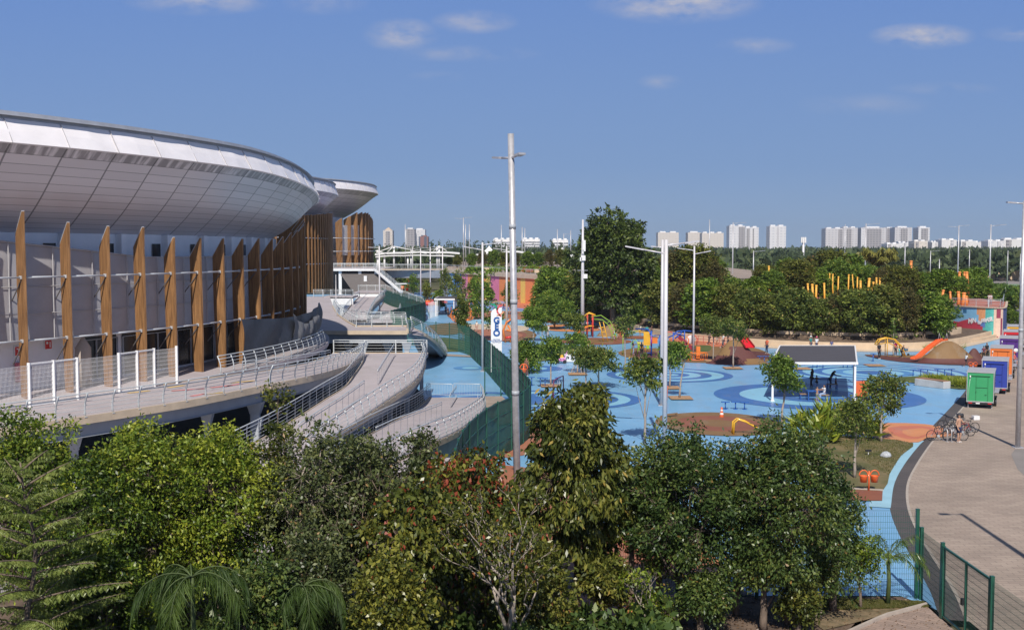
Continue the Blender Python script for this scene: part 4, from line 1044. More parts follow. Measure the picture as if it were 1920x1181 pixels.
# crowd barriers
def barrier(p, q, label):
    t = thing('crowd_barrier', label, 'barrier', p, group='steel crowd barriers'); b = MB(); U = Vector((0, 0, 1)); d = (q - p)
    b.tube([p + U * .2, p + U * 1.05, p + U * 1.1 + d * .03, q + U * 1.1 - d * .03, q + U * 1.05, q + U * .2, p + U * .2], .024, 6); b.build('frame', m_railp, t)
    b = MB(); n = int(d.length / .13)
    for k in range(1, n): r_ = p.lerp(q, k / n); b.beam(r_ + U * .2, r_ + U * 1.08, .014, .014)
    b.build('bars', m_railp, t)
    b = MB(); s = Vector((-d.y, d.x, 0)).normalized() * .28
    for f in (.1, .9): r_ = p.lerp(q, f); b.beam(r_ - s + U * .02, r_ + s + U * .02, .04, .03); b.beam(r_, r_ + U * .2, .03, .03)
    b.build('feet', m_railp, t)
bl = [(798, 664, 812, 665, 'left barrier closing the exit ramp'), (813, 665, 836, 666, 'right barrier closing the exit ramp'), (800, 744, 848, 745, 'left barrier on the blue strip above the lowest ramp'), (850, 744, 901, 745, 'right barrier on the blue strip above the lowest ramp')]
for x0, y0, x1, y1, lb in bl: barrier(P(x0, y0), P(x1, y1), 'grey steel crowd barrier, the ' + lb)
m_strip = M('inner_walk', (.33, .27, .23), .9, var=.2, scale=.6)
sheet('inner_walk', [P(838, 664), P(881, 667), P(885, 670), P(838, 668)], .05, m_strip)
sheet('inner_walk', [P(906, 745), P(941, 745), P(955, 757), P(975, 790), P(935, 800), P(909, 776)], .04, m_strip)

# ------------------------------------------------------------ tall banner with letters
def text_mesh(txt, size, mat, parent, loc, rot=(R(90), 0, 0), ext=.01, sx=1.0, bold=0.0, al='CENTER', name='lettering', space=1.0):
    cu = bpy.data.curves.new('t', 'FONT'); cu.body = txt; cu.size = size; cu.extrude = ext; cu.align_x = al; cu.align_y = 'CENTER'; cu.offset = bold; cu.space_character = space
    o = bpy.data.objects.new('t', cu); COL.objects.link(o)
    dg = bpy.context.evaluated_depsgraph_get(); me = bpy.data.meshes.new_from_object(o.evaluated_get(dg)); bpy.data.objects.remove(o); bpy.data.curves.remove(cu)
    me.materials.clear(); me.materials.append(mat); me.name = name
    q = bpy.data.objects.new(name, me); COL.objects.link(q); q.parent = parent; q.location = Vector(loc) - world_loc(parent); q.rotation_euler = rot; q.scale = (sx, 1, 1)
    return q
D = 104.0
TL, BR = Q(920.5, 568, D), Q(941, 652, D)
bw, bh = BR.x - TL.x, TL.z - BR.z; bx = (TL.x + BR.x) / 2
bn = thing('banner_sign', 'tall white totem banner reading GEO in blue behind the green fence', 'banner', (bx, D, 0))
m_bw = M('banner_white', (.80, .80, .80), .6, var=.02)
b = MB(); x0, x1, zt, zb = TL.x, BR.x, TL.z - .08, .6
pts = [(x0, zb), (x1, zb), (x1, zt - .32), (x0 + bw * .72, zt - .36), (x0 + bw * .35, zt - .44), (x0 + bw * .12, zt - .60), (x0, zt - .85)]
for yy in (D, D + .12): b.poly([(x, yy, z) for x, z in pts][::1 if yy == D else -1])
n_ = len(pts)
for i in range(n_): a, c = pts[i], pts[(i + 1) % n_]; b.poly([(a[0], D, a[1]), (a[0], D + .12, a[1]), (c[0], D + .12, c[1]), (c[0], D, c[1])])
b.build('panel', m_bw, bn)
b = MB()
for x in (x0 + .1, x1 - .1): b.beam((x, D + .2, 0), (x, D + .2, zt - 1), .06, .06)
b.build('pole', m_steel, bn)
m_geo = M('geo_blue', (.02, .10, .33), .5, var=.02)
def bz_(py): return Q(930, py, D).z
for ch, py, s_ in (('G', 601, .95), ('E', 612.3, .95), ('O', 624.8, .95)):
    text_mesh(ch, .78, m_geo, bn, (bx + .02, D - .03, bz_(py)), bold=.035, name='letter_' + ch.lower(), sx=1.0)
for txt, py in (('CENTRO', 636.8), ('EDUCACIONAL', 639), ('OLIMPICO', 641.3)):
    text_mesh(txt, .17, m_geo, bn, (bx, D - .02, bz_(py)), name='small_lettering', ext=.003)
def arc(cx, cz, r, a0, a1, w, mat):
    b = MB(); A_ = [R(lerp(a0, a1, k / 16)) for k in range(17)]
    b.grid([[(cx + (r - w / 2) * math.cos(a), D - .02, cz + (r - w / 2) * math.sin(a)) for a in A_], [(cx + (r + w / 2) * math.cos(a), D - .02, cz + (r + w / 2) * math.sin(a)) for a in A_]], smooth=False)
    b.grid([[(cx + (r - w / 2) * math.cos(a), D + .10, cz + (r - w / 2) * math.sin(a)) for a in A_], [(cx + (r + w / 2) * math.cos(a), D + .10, cz + (r + w / 2) * math.sin(a)) for a in A_]], smooth=False)
    b.build('ring_mark', mat, bn)
arc(x0 - .05, bz_(582), .62, 5, 88, .16, M('mark_green', (.02, .30, .18), .5)); arc(x0 + .52, bz_(576), .55, 35, 145, .12, M('mark_tan', (.35, .22, .14), .5))
arc(x1 + .02, bz_(582), .45, 92, 215, .16, M('mark_coral', (.66, .10, .10), .5)); arc(x1 - .42, bz_(578.5), .62, 265, 335, .13, M('mark_peach', (.70, .33, .18), .5)); arc(x1 + .1, bz_(585), .42, 190, 250, .14, M('mark_coral', (.66, .10, .10), .5))

# ------------------------------------------------------------ pavilion
m_roofd = M('pavilion_roof', (.075, .07, .08), .85, var=.08, scale=1)
def ridges(m, sc=9):
    n, l = m.node_tree.nodes, m.node_tree.links; b = n['Principled BSDF']; g = [x for x in n if x.type == 'NEW_GEOMETRY'][0]
    w = n.new('ShaderNodeTexWave'); w.bands_direction = 'Y'; w.inputs['Scale'].default_value = sc; l.new(g.outputs['Position'], w.inputs['Vector'])
    bp = n.new('ShaderNodeBump'); bp.inputs['Strength'].default_value = .5; bp.inputs['Distance'].default_value = .05; l.new(w.outputs['Fac'], bp.inputs['Height']); l.new(bp.outputs[0], b.inputs['Normal'])
ridges(m_roofd, 1.2)
m_post = M('post_white', (.80, .78, .77), .5, var=.03)
FL, FR = P(1448, 752), P(1602, 752)
zt = Q(1450, 683, FL.y).z; W = FR.x - FL.x; DEP = 12.3; yf = FL.y; SH = .30
pv = thing('pavilion', 'white framed open pavilion with a dark flat roof and two people groups below', 'pavilion', (FL.x, yf, 0))
zf_, zb_ = 2.85, 3.05
def pvx(x, dy): return x + SH * dy
for x, yy in ((FL.x, yf), (FR.x, yf)):
    b = MB(); b.box((x, yy, zf_ / 2), (.16, .16, zf_)); b.box((x, yy, .04), (.3, .3, .08)); b.build('post', m_post, pv)
for k in range(1, 4):
    dy = DEP * k / 3
    for x in (FL.x, FR.x):
        b = MB(); b.box((pvx(x, dy), yf + dy, zb_ / 2), (.14, .14, zb_)); b.build('post', m_post, pv)
xl, xr = FL.x - .15, FR.x + .10
b = MB(); b.poly([(xl, yf - .15, zf_ + .26), (xr, yf - .15, zf_ + .26), (pvx(xr, DEP), yf + DEP + .15, zb_ + .30), (pvx(xl, DEP), yf + DEP + .15, zb_ + .30)])
b.poly([(xl, yf - .15, zf_ + .16), (pvx(xl, DEP), yf + DEP + .15, zb_ + .2), (pvx(xr, DEP), yf + DEP + .15, zb_ + .2), (xr, yf - .15, zf_ + .16)]); b.build('roof', m_roofd, pv)
b = MB()
for x in (xl, xr): b.beam((x, yf - .15, zf_ + .19), (pvx(x, DEP), yf + DEP + .15, zb_ + .23), .12, .2)
b.beam((xl - .07, yf - .17, zf_ + .18), (xr + .08, yf - .17, zf_ + .18), .12, .20); b.beam((pvx(xl, DEP), yf + DEP + .17, zb_ + .22), (pvx(xr, DEP), yf + DEP + .17, zb_ + .22), .12, .24); b.build('eaves', m_post, pv)
b = MB()
for k in range(12): b.beam((pvx(FR.x, k), yf + k, 2.2), (pvx(FR.x, k + .9), yf + k + .9, 2.2), .03, .03)
b.build('trellis', m_post, pv)
m_bluep = M('blue_paint', (.03, .12, .40), .45)
b.build('trellis', m_post, pv)
def tbl(px, py, label, grp='park tables', w=1.0, h=.75, d=.8, seat=False):
    c = P(px, py); t = thing('stool' if seat else 'table', label, 'stool' if seat else 'table', c, group=grp)
    b = MB(); b.box((c.x, c.y, h), (w, d, .05)); b.build('top', M('wood_top', (.32, .20, .11), .6) if seat else m_bluep, t)
    for sx in (-1, 1):
        for sy in (-1, 1): b = MB(); b.beam((c.x + sx * (w / 2 - .05), c.y + sy * (d / 2 - .05), 0), (c.x + sx * (w / 2 - .05), c.y + sy * (d / 2 - .05), h - .025), .05, .05); b.build('leg', m_bluep, t)
    return t
tbl(1523, 750, 'blue table at the front of the pavilion', w=.9); tbl(1508, 749, 'low wooden topped stool left of the front table', w=.75, h=.46, d=.4, seat=True); tbl(1545, 751, 'blue stool carrying the person in white', w=.75, h=.46, d=.4, seat=True)
tbl(1541, 726, 'blue table deeper in the pavilion with leaning people', w=1.3, h=.78); tbl(1560, 730, 'low stool right of the rear pavilion table', w=.9, h=.46, d=.4, seat=True)
# little blue table seats out on the plaza
def stand(px, py, label, w=.55, h=.62):
    c = P(px, py); t = thing('blue_stool', label, 'stool', c, group='little blue seats')
    b = MB(); b.box((c.x, c.y, h), (w, .35, .05)); b.build('top', m_bluep, t)
    b = MB(); b.tube([(c.x, c.y, 0), (c.x, c.y, h)], .045, 8); b.box((c.x, c.y, .012), (.3, .3, .022)); b.build('leg', m_bluep, t)
for i, (x, y) in enumerate([(1360, 767), (1379, 767), (1396, 767.5)]): stand(x, y, ['left', 'middle', 'right'][i] + ' of three blue seats behind the brown oval', w=.62, h=.55)
for i, (x, y) in enumerate([(1712, 705), (1726, 705), (1739, 705), (1758, 704.5), (1771, 704.5), (1784, 704)]): stand(x, y, ['first', 'second', 'third', 'fourth', 'fifth', 'last'][i] + ' of the blue seats along the ringed circle, counted from the left')
stand(1637, 677, 'lone blue seat at the left tip of the brown island', h=.8)
for i, (x, y) in enumerate([(1013, 724), (1022, 725), (1046, 724), (997, 723)]): stand(x, y, ['second', 'third', 'rightmost', 'leftmost'][i] + ' blue seat by the sapling near the fence', h=.75)
for i, (x, y) in enumerate([(1424, 680), (1433, 680), (1444, 680)]): stand(x, y, ['left', 'middle', 'right'][i] + ' blue seat at the corner of the red mound', h=.7)
for i, (x, y) in enumerate([(1524, 690), (1532, 690), (1543, 690), (1581, 690), (1589, 690), (1598, 690)]): stand(x, y, ['first', 'second', 'third', 'fourth', 'fifth', 'sixth'][i] + ' blue seat in line behind the pavilion', h=.75)

# ------------------------------------------------------------ bins
m_orangep = M('orange_plastic', (.72, .13, .03), .4, var=.05, coat=.1)
def twin_bin(px, py, label, n=2, s=1.0, z=0):
    c = P(px, py, z); t = thing('litter_bin', label, 'bin', c, group='orange litter bins')
    b = MB(); b.tube([c, c + Vector((0, 0, 1.35 * s))], .055 * s, 8); b.build('post', m_orangep, t)
    for k in ((-1, 1) if n == 2 else (0,)):
        cx = c.x + k * .36 * s; b = MB()
        b.lathe([(.0, .62 * s), (.21 * s, .62 * s), (.25 * s, 1.02 * s), (.26 * s, 1.05 * s), (.22 * s, 1.05 * s), (.19 * s, .66 * s), (0, .66 * s)], 18, c=(cx, c.y, z)); bk = b.build('bucket', m_orangep, t)
        b = MB(); b.tube([(cx + .29 * s * math.cos(a), c.y, z + 1.04 * s + .36 * s * math.sin(a)) for a in np.linspace(0, math.pi, 14)], .04 * s, 8); b.build('hood', m_orangep, bk)
twin_bin(1629, 921, 'twin orange litter bin on the dry lawn near the front', s=.76); twin_bin(1824, 697, 'twin orange litter bin behind the blue trailer', s=.68)
twin_bin(982, 717, 'single orange litter bin showing over the green fence', n=1, s=1.2)
def box_bin(px, py, label, w=.6, h=1.15):
    c = P(px, py); t = thing('wheeled_bin', label, 'bin', c, group='orange wheeled bins')
    b = MB(); b.box((c.x, c.y, h / 2 + .05), (w, .6, h - .1), top=(1.12, 1.1)); b.build('body', m_orangep, t, bevel=.03)
    b = MB(); b.box((c.x, c.y, h + .04), (w * 1.2, .7, .08)); b.build('lid', m_orangep, t, bevel=.02)
    b = MB()
    for s in (-1, 1): b.tube([(c.x + s * w * .4 - .03, c.y + .3, .09), (c.x + s * w * .4 + .03, c.y + .3, .09)], .09, 10)
    b.build('wheels', m_black, t)
box_bin(1614, 745, 'orange wheeled bin by the right pavilion post', w=.95, h=1.25); box_bin(1244, 752, 'orange wheeled bin behind the thick white lamp post', w=.55)

# ------------------------------------------------------------ trailers
def trailer(px0, px1, pyb, h, col, label, length=3.4, open_side=False, top=None, z=.45):
    a, c = P(px0, pyb), P(px1, pyb); w = (c.x - a.x) * .93; x0, y0 = a.x, a.y
    m = M('trailer_' + col[0], col[1], .42, var=.04, scale=2, coat=.15)
    t = thing('food_trailer', label, 'trailer', (x0, y0, 0), group='market trailers')
    cx, cy = x0 + w / 2, y0 + length / 2
    b = MB(); b.box((cx, cy, z + h / 2), (w, length, h)); b.build('body', m, t, bevel=.03)
    b = MB(); b.box((cx, cy, z + h + .03), (w + .08, length + .08, .06)); b.build('roof', M('trailer_roof', (.42, .41, .42), .5), t)
    b = MB(); b.box((cx, y0 - .03, z + h - .25), (w * .72, .06, .035)); b.box((cx + w * .04, y0 - .015, z + h * .50), (w * .44, .03, .025))
    for sx in (-.16, .28): b.box((cx + w * sx, y0 - .012, z + h * .47), (.022, .024, h * .86))
    b.box((cx - w * .16, y0 - .02, z + h * .35), (.05, .05, .10)); b.box((cx + w * .2, y0 - .02, z + h * .26), (.12, .04, .04)); b.build('hatch', M('trim_' + col[0], tuple(v * .35 for v in col[1]), .5), t)
    b = MB(); b.box((cx, y0 - .06, z - .08), (w * .98, .10, .16)); b.box((cx, cy, z - .08), (w * .8, length * .96, .10)); b.build('chassis', m_black, t)
    for s in (-1, 1):
        b = MB(); b.box((cx + s * w * .36, y0 - .125, z - .05), (.26, .03, .07)); b.build('tail_light', m_red, t)
    b = MB(); b.box((cx - .15, y0 - .125, z - .06), (.28, .02, .09)); b.build('number_plate', m_white, t)
    for s in (-1, 1):
        b = MB(); X = cx + s * (w / 2 + .06); b.tube([(X - .1, cy, .33), (X + .1, cy, .33)], .33, 18); wh = b.build('wheel', m_black, t)
        b = MB(); b.tube([(X + s * .105, cy, .33), (X + s * .115, cy, .33)], .17, 12); b.build('rim', m_steel, wh)
        b = MB(); b.box((X, cy, .74), (.26, .85, .05)); b.build('mudguard', m_black, t)
        b = MB(); b.beam((cx + s * w * .44, y0 + .1, .02), (cx + s * w * .44, y0 + .1, z - .1), .07, .07); b.build('prop_stand', m_lampg, t)
    b = MB(); b.beam((cx, y0 + length, z - .1), (cx, y0 + length + 1.1, z - .05), .1, .1); b.build('drawbar', m_black, t)
    b = MB(); b.tube([(x0 + w * .12, y0 - .05, z + h * .82), (x0 + w * .12, y0 - .05, z + h * .9)], .05, 8); b.tube([(x0 + w * .12, y0 - .03, z + h * .82), (x0 + w * .08, y0 - .03, z + h * .5), (x0 + w * .05, y0 - .03, z)], .012, 4); b.build('power_socket', m_white, t)
    for s in (-1, 1):
        b = MB(); b.box((cx + s * w * .495, y0 - .02, z + h / 2), (.05, .05, h)); b.build('corner_trim', m_lampg, t)
    b = MB(); b.box((cx, y0 - .02, z + .05), (w, .05, .08)); b.build('sill_trim', m_lampg, t)
    # serving side on the right: dark opening, counter shelf
    b = MB(); b.box((cx + w / 2 + .012, cy, z + h * .58), (.02, length * .72, h * .48)); b.build('serving_hatch', m_darkglass, t)
    b = MB(); b.box((cx + w / 2 + .17, cy, z + h * .33), (.32, length * .72, .04)); b.build('counter', m_lampg, t)
    t.rotation_euler.z = -R(25)
    return t
trailer(1812, 1862, 764, 2.25, ('green', (.045, .33, .13)), 'bright green food trailer, nearest of the row', 3.6)
trailer(1840, 1888, 737, 2.3, ('blue', (.03, .055, .33)), 'dark blue food trailer behind the green one', 3.6)
trailer(1855, 1897, 711, 2.45, ('orange', (.72, .19, .045)), 'orange food trailer behind the blue one', 3.8)
trailer(1873, 1912, 687, 2.45, ('purple', (.09, .03, .21)), 'dark purple food trailer with a red panel behind the orange one', 4.0)
trailer(1880, 1914, 672, 2.5, ('red', (.66, .03, .04)), 'red food trailer showing only its roof line', 4.0)
trailer(1887, 1916, 659, 2.5, ('yellow', (.74, .38, .03)), 'yellow food trailer, farthest of the row', 4.0)
b_ = P(1892, 687)
pt = thing('menu_panel', 'small red panel propped on the purple trailer rear', 'panel', (b_.x, b_.y - .1, 2.0)); b = MB(); b.box((b_.x + .1, b_.y - .08, 2.2), (.9, .04, .3)); b.build('face', m_red, pt)
b = MB(); b.beam((b_.x - .55, b_.y - .08, 2.05), (b_.x - .55, b_.y - .08, 2.4), .03, .03); b.beam((b_.x - .55, b_.y - .08, 2.4), (b_.x + .55, b_.y - .08, 2.4), .03, .03); b.build('frame', m_black, pt)
b = MB(); c = P(1902, 692); t = thing('folding_sign', 'white and black round signs leaning by the purple trailer', 'sign', c)
b.lathe([(0, 0), (.22, 0), (.22, .04), (0, .05)], 16); o = b.build('disc', m_white, t, local=True); o.location = (0, -.2, 1.9); o.rotation_euler = (R(90), 0, 0)
b = MB(); b.beam(c, c + Vector((0, -.2, 1.9)), .04, .04); b.build('stake', m_black, t)

# ------------------------------------------------------------ bicycles
m_tyre = M('tyre', (.018, .018, .02), .7); m_cyc = [M('bike_black', (.03, .03, .035), .35, coat=.3), M('bike_red', (.35, .03, .03), .35, coat=.3), M('bike_grey', (.25, .26, .28), .35, coat=.3), M('bike_white', (.6, .6, .62), .35)]
def bicycle(loc, rz, label, mat, s=1.0, grp='parked bicycles', basket=None):
    t = thing('bicycle', label, 'bicycle', loc, group=grp, rz=rz); t.scale = (s,) * 3
    def wheel(x):
        b = MB(); b.tube([(x + .32 * math.cos(a), 0, .34 + .32 * math.sin(a)) for a in np.linspace(0, 2 * math.pi, 25)], .022, 6, cap=False); w = b.build('wheel', m_tyre, t, local=True)
        b = MB()
        for k in range(10): a = k * math.pi / 5; b.beam((x, 0, .34), (x + .31 * math.cos(a), 0, .34 + .31 * math.sin(a)), .006, .006)
        b.tube([(x, -.04, .34), (x, .04, .34)], .025, 8); b.build('spokes', m_lampg, w, local=True)
    wheel(-.52); wheel(.52)
    b = MB(); BB, ST, HT, HB, RA, FA = (-.08, 0, .30), (-.22, 0, .80), (.34, 0, .84), (.38, 0, .70), (-.52, 0, .34), (.52, 0, .34)
    for p, q, r in [(BB, ST, .018), (ST, HT, .017), (BB, HB, .02), (HT, HB, .02), (HB, FA, .016), (BB, RA, .012), (ST, RA, .011), (HT, (.31, 0, .98), .014), (ST, (-.25, 0, .92), .013)]: b.tube([p, q], r, 6)
    b.build('frame', mat, t, local=True)
    b = MB(); b.tube([(.36, -.28, 1.0), (.31, -.1, 1.0), (.31, .1, 1.0), (.36, .28, 1.0)], .014, 6); b.build('handlebar', m_black, t, local=True)
    b = MB(); b.box((-.26, 0, .94), (.26, .15, .05), top=(.8, .6)); b.build('saddle', m_black, t, local=True)
    b = MB(); b.tube([(-.08, -.05, .30), (-.08, .05, .30)], .09, 12); b.beam((-.08, -.08, .30), (-.02, -.08, .16), .02, .02); b.beam((-.08, .08, .30), (-.14, .08, .44), .02, .02); b.box((-.02, -.12, .15), (.09, .08, .02)); b.box((-.14, .12, .45), (.09, .08, .02)); b.build('crankset', m_steel, t, local=True)
    if basket:
        b = MB(); b.box((-.55, 0, .98), (.42, .34, .26)); b.build('carrier_box', basket, t, local=True)
    return t
c = P(1766, 826)
bicycle(c + Vector((-.15, .0, 0)), R(2), 'black bicycle, front one of the rack at its left end', m_cyc[0])
bicycle(P(1787, 826) + Vector((.1, -.1, 0)), R(184), 'grey bicycle leaning on the steel hoop beside the shirtless man', m_cyc[2])
bicycle(P(1790, 815), R(-6), 'black bicycle packed in the middle of the rack', m_cyc[0])
bicycle(P(1783, 806), R(168), 'dark bicycle at the back of the rack with a raised box', m_cyc[0], basket=m_black)
bicycle(P(1806, 818), R(10), 'red bicycle right behind the shirtless man', m_cyc[1])
bicycle(P(1814, 811), R(190), 'bicycle with a white carrier box at the right end of the rack', m_cyc[0], basket=m_white)
bicycle(P(1776, 816) + Vector((0, .2, 0)), R(12), 'black bicycle standing askew behind the front one of the rack', m_cyc[0])
bicycle(P(1797, 812), R(175), 'dark bicycle right behind the middle of the rack', m_cyc[0])
for i, px in enumerate((1776, 1784)):
    c = P(px, 828); t = thing('bicycle_stand', ['left', 'right'][i] + ' steel hoop of the bicycle rack', 'bicycle stand', c, group='bicycle hoops')
    b = MB(); b.tube([c, c + Vector((0, 0, .7)), c + Vector((.0, .1, .78)), c + Vector((0, .55, .78)), c + Vector((0, .65, .7)), c + Vector((0, .65, 0))], .035, 8); b.build('hoop', m_lampg, t); b = MB(); b.box((c.x, c.y + .3, .015), (.14, .9, .02)); b.build('foot_plate', m_lampg, t)
bicycle(P(1152, 637), R(20), 'small white bicycle ridden near the olive mound', m_cyc[3], s=.75, grp='ridden bicycles')
bicycle(P(1901, 694), R(80), 'dark bicycle beside the trailers under a seated rider', m_cyc[0], grp='ridden bicycles')
# stroller
c = P(1698, 667); t = thing('stroller', 'dark blue baby stroller by the yellow arch', 'stroller', c)
b = MB(); b.lathe([(0, .0), (.22, .02), (.28, .15), (.2, .32), (0, .34)], 12, c=(c.x, c.y, .55)); b.build('seat', M('stroller_blue', (.08, .16, .25), .7), t)
b = MB(); b.beam((c.x - .3, c.y, .2), (c.x + .35, c.y, 1.05), .03, .03); b.beam((c.x + .3, c.y, .2), (c.x - .2, c.y, .75), .03, .03); b.build('frame', m_lampg, t)
for s in (-1, 1): b = MB(); b.tube([(c.x + s * .3, c.y - .03, .14), (c.x + s * .3, c.y + .03, .14)], .14, 12); b.build('wheel', m_tyre, t)

# ------------------------------------------------------------ planter bench, cone, drain rock
a, c = P(1721, 722), P(1776, 729); t = thing('concrete_planter', 'long pale concrete planter bench with a timber top on the lawn', 'planter', a)
b = MB(); b.beam(a + Vector((0, 0, .32)), c + Vector((0, 0, .32)), .9, .64); b.build('body', m_grey_conc.copy() if False else M('planter_concrete', (.48, .47, .46), .85, var=.15, scale=1.2), t, bevel=.04)
b = MB(); b.beam(a + Vector((.1, .0, .67)), c + Vector((-.1, 0, .67)), .8, .06); b.build('timber_top', M('plank', (.30, .16, .09), .7), t)
c = P(1353, 782); t = thing('traffic_cone', 'orange and white traffic cone on the brown oval', 'cone', c)
b = MB(); b.lathe([(.16, .03), (.13, .25), (.10, .45), (.06, .72), (0, .74)], 14, c=c); b.build('cone', m_orangep, t)
b = MB(); b.lathe([(.142, .2), (.122, .34)], 14, c=c); b.lathe([(.10, .46), (.077, .6)], 14, c=c); b.build('white_band', m_white, t)
b = MB(); b.box((c.x, c.y, .015), (.42, .42, .03)); b.build('foot', m_black, t)
c = P(1661, 858); rn = random.Random(5)
b = MB(); b.lathe([(0.01, .0), (.40, .02), (.42, .16), (.28, .30), (.1, .36), (0.01, .35)], 14)
b.v = [(x * .75 * (1 + rn.uniform(-.15, .15)), y * .55 * (1 + rn.uniform(-.15, .15)), z * (1 + rn.uniform(-.1, .1))) for x, y, z in b.v]
o = b.build('plastic_bag', M('bag_silver', (.42, .44, .47), .25, var=.3, scale=9, bump=.8, bscale=18), loc=c, local=True); tag(o, 'crumpled silver grey bag lying on the dry lawn', 'bag')
c = P(1628, 854); t = thing('garden_spotlight', 'small dark spotlight on the dry lawn left of the grey bag', 'spotlight', c)
b = MB(); b.box((c.x, c.y, .3), (.34, .14, .1)); b.build('head', m_black, t); b = MB(); b.beam(c, c + Vector((0, 0, .28)), .04, .04); b.build('stem', m_white, t)

# ------------------------------------------------------------ playground
def mound(px, py, rx, h, name, label, mats, ry=None, pk=(0, 0), shape=1.4, cutw=None):
    """rubber hill; rx in photo pixels"""
    c = P(px, py); r = rx * c.y / FPX; ry_ = (ry or .62) * r
    t = thing(name, label, 'mound', c, group='rubber play mounds'); b = MB(); rows = []; n = 40
    for k in range(13):
        f = 1 - k / 12; z = h * (math.cos(math.pi * f) * .5 + .5) ** shape
        rows.append([(c.x + r * f * math.cos(2 * math.pi * j / n) + pk[0] * (1 - f), c.y + ry_ * f * math.sin(2 * math.pi * j / n) + pk[1] * (1 - f), z + .01) for j in range(n)])
    b.grid(rows, closed=True); o = b.build('hill', mats, t)
    return t, c, r, o
def two_tone(o, fn):
    for p in o.data.polygons: p.material_index = fn(p.center + Vector(o.parent.location))
t, c, r, o = mound(1385, 681, 62, 2.35, 'play_mound', 'maroon and brown rubber mound with a red slide on its far side', [m_maroon, m_brown], ry=.55, pk=(-.2, 2.0), shape=1.1)
two_tone(o, lambda q: 1 if (q.x - c.x < -.25 * r and q.z > .9) or (q.z > 1.6) or (q.x > c.x + .15 * r and q.z < .55 and q.y < c.y + .5) else 0)
a_, b__ = Q(1396, 656, c.y + 1.0), Q(1385, 643, c.y + 2.6)
b = MB(); s0 = Vector((c.x + .75, c.y + 2.35, 2.62)); s1 = Vector((c.x + 1.25, c.y + .35, 1.62)); b.beam(s0, s1, .95, .06); b.build('slide', M('slide_red', (.68, .02, .03), .3, coat=.3), t)
b = MB(); [b.beam(s0 + Vector((k, 0, .08)), s1 + Vector((k, 0, .08)), .07, .2) for k in (-.5, .5)]; b.build('slide_edge', M('slide_rim', (.30, .02, .02), .4), t)
t, c, r, o = mound(1778, 679, 62, 2.25, 'play_mound', 'large olive brown rubber dome with an orange slide on its left', [m_brown, m_maroon], ry=.5, shape=.8)
two_tone(o, lambda q: 1 if q.z < .42 and q.y < c.y else 0)
mo = M('slide_orange', (.75, .14, .04), .35, coat=.2)
b = MB(); A_ = [Vector((c.x - 3.9, c.y - .3, .35)), Vector((c.x - 3.2, c.y + .1, .5)), Vector((c.x - 1.7, c.y + .7, 1.55)), Vector((c.x - .6, c.y + 1.2, 2.15)), Vector((c.x + .2, c.y + 1.5, 2.25))]
for p, q in zip(A_, A_[1:]): b.beam(p, q, .55, .05); [b.beam(p + Vector((k * .2, -k * .22, .09)), q + Vector((k * .2, -k * .22, .09)), .05, .18) for k in (-1, 1)]
b.build('slide', mo, t)
b = MB(); [b.tube([(c.x + k, c.y + 1.5, 2.1), (c.x + k + .15, c.y + 1.5, 3.0), (c.x + k + .35, c.y + 1.5, 2.0)], .03, 5) for k in (-.6, .2)]; b.build('grab_rail', m_lampg, t)
mound(1826, 676, 26, 1.35, 'play_mound', 'small maroon rubber hump right of the large olive dome', [m_maroon], ry=.6)
t, c, r, o = mound(1148, 630, 30, 1.7, 'play_mound', 'olive rubber mound with a tunnel behind the yellow ladder', [m_brown], ry=.5, shape=.55)
b = MB(); b.tube([(c.x + r * .62, c.y - r * .42, .42), (c.x + r * .45, c.y, .42)], .48, 14); b.build('tunnel', M('tunnel_red', (.45, .10, .06), .5), t)
m_yel = M('play_yellow', (.75, .40, .03), .4, coat=.1); m_lime = M('play_lime', (.30, .50, .05), .4); m_blu = M('play_blue', (.02, .09, .42), .4, coat=.1); m_redp = M('play_red', (.62, .04, .03), .4, coat=.1); m_orp = M('play_orange', (.76, .20, .03), .4, coat=.1)
def tubes(name, label, cat, base, parts, grp='playground frames'):
    t = thing(name, label, cat, base, group=grp)
    for nm, mat, segs, r_ in parts:
        b = MB()
        for s in segs: b.tube([Vector(base) + Vector(p) for p in s], r_, 7)
        b.build(nm, mat, t)
    return t
def arch(x0, x1, y, h, n=12): return [((x0 + x1) / 2 + (x1 - x0) / 2 * math.cos(a), y, h * math.sin(a)) for a in np.linspace(math.pi, 0, n)]
# yellow arch climber near the olive dome
c = P(1668, 668); t = tubes('arch_climber', 'yellow arched climbing frame beside the dark tree stem', 'climbing frame', c, [
    ('arch', m_yel, [[(-1.6, y, 1.3), (-1.2, y, 1.9), (-.4, y, 2.1), (.5, y, 1.9), (1.2, y, 1.2), (1.7, y, .0)] for y in (-.35, .35)], .075),
    ('rung', m_yel, [[(x, -.35, z), (x, .35, z)] for x, z in ((-1.2, 1.9), (-.4, 2.1), (.5, 1.9), (1.2, 1.2), (1.5, .6))], .04),
    ('brace', m_yel, [[(-1.6, 0, 1.3), (-.2, 0, 1.55), (1.0, 0, 1.0)]], .05), ('leg', m_yel, [[(-.4, y, 0), (-.4, y, 2.1)] for y in (-.35, .35)], .05)])
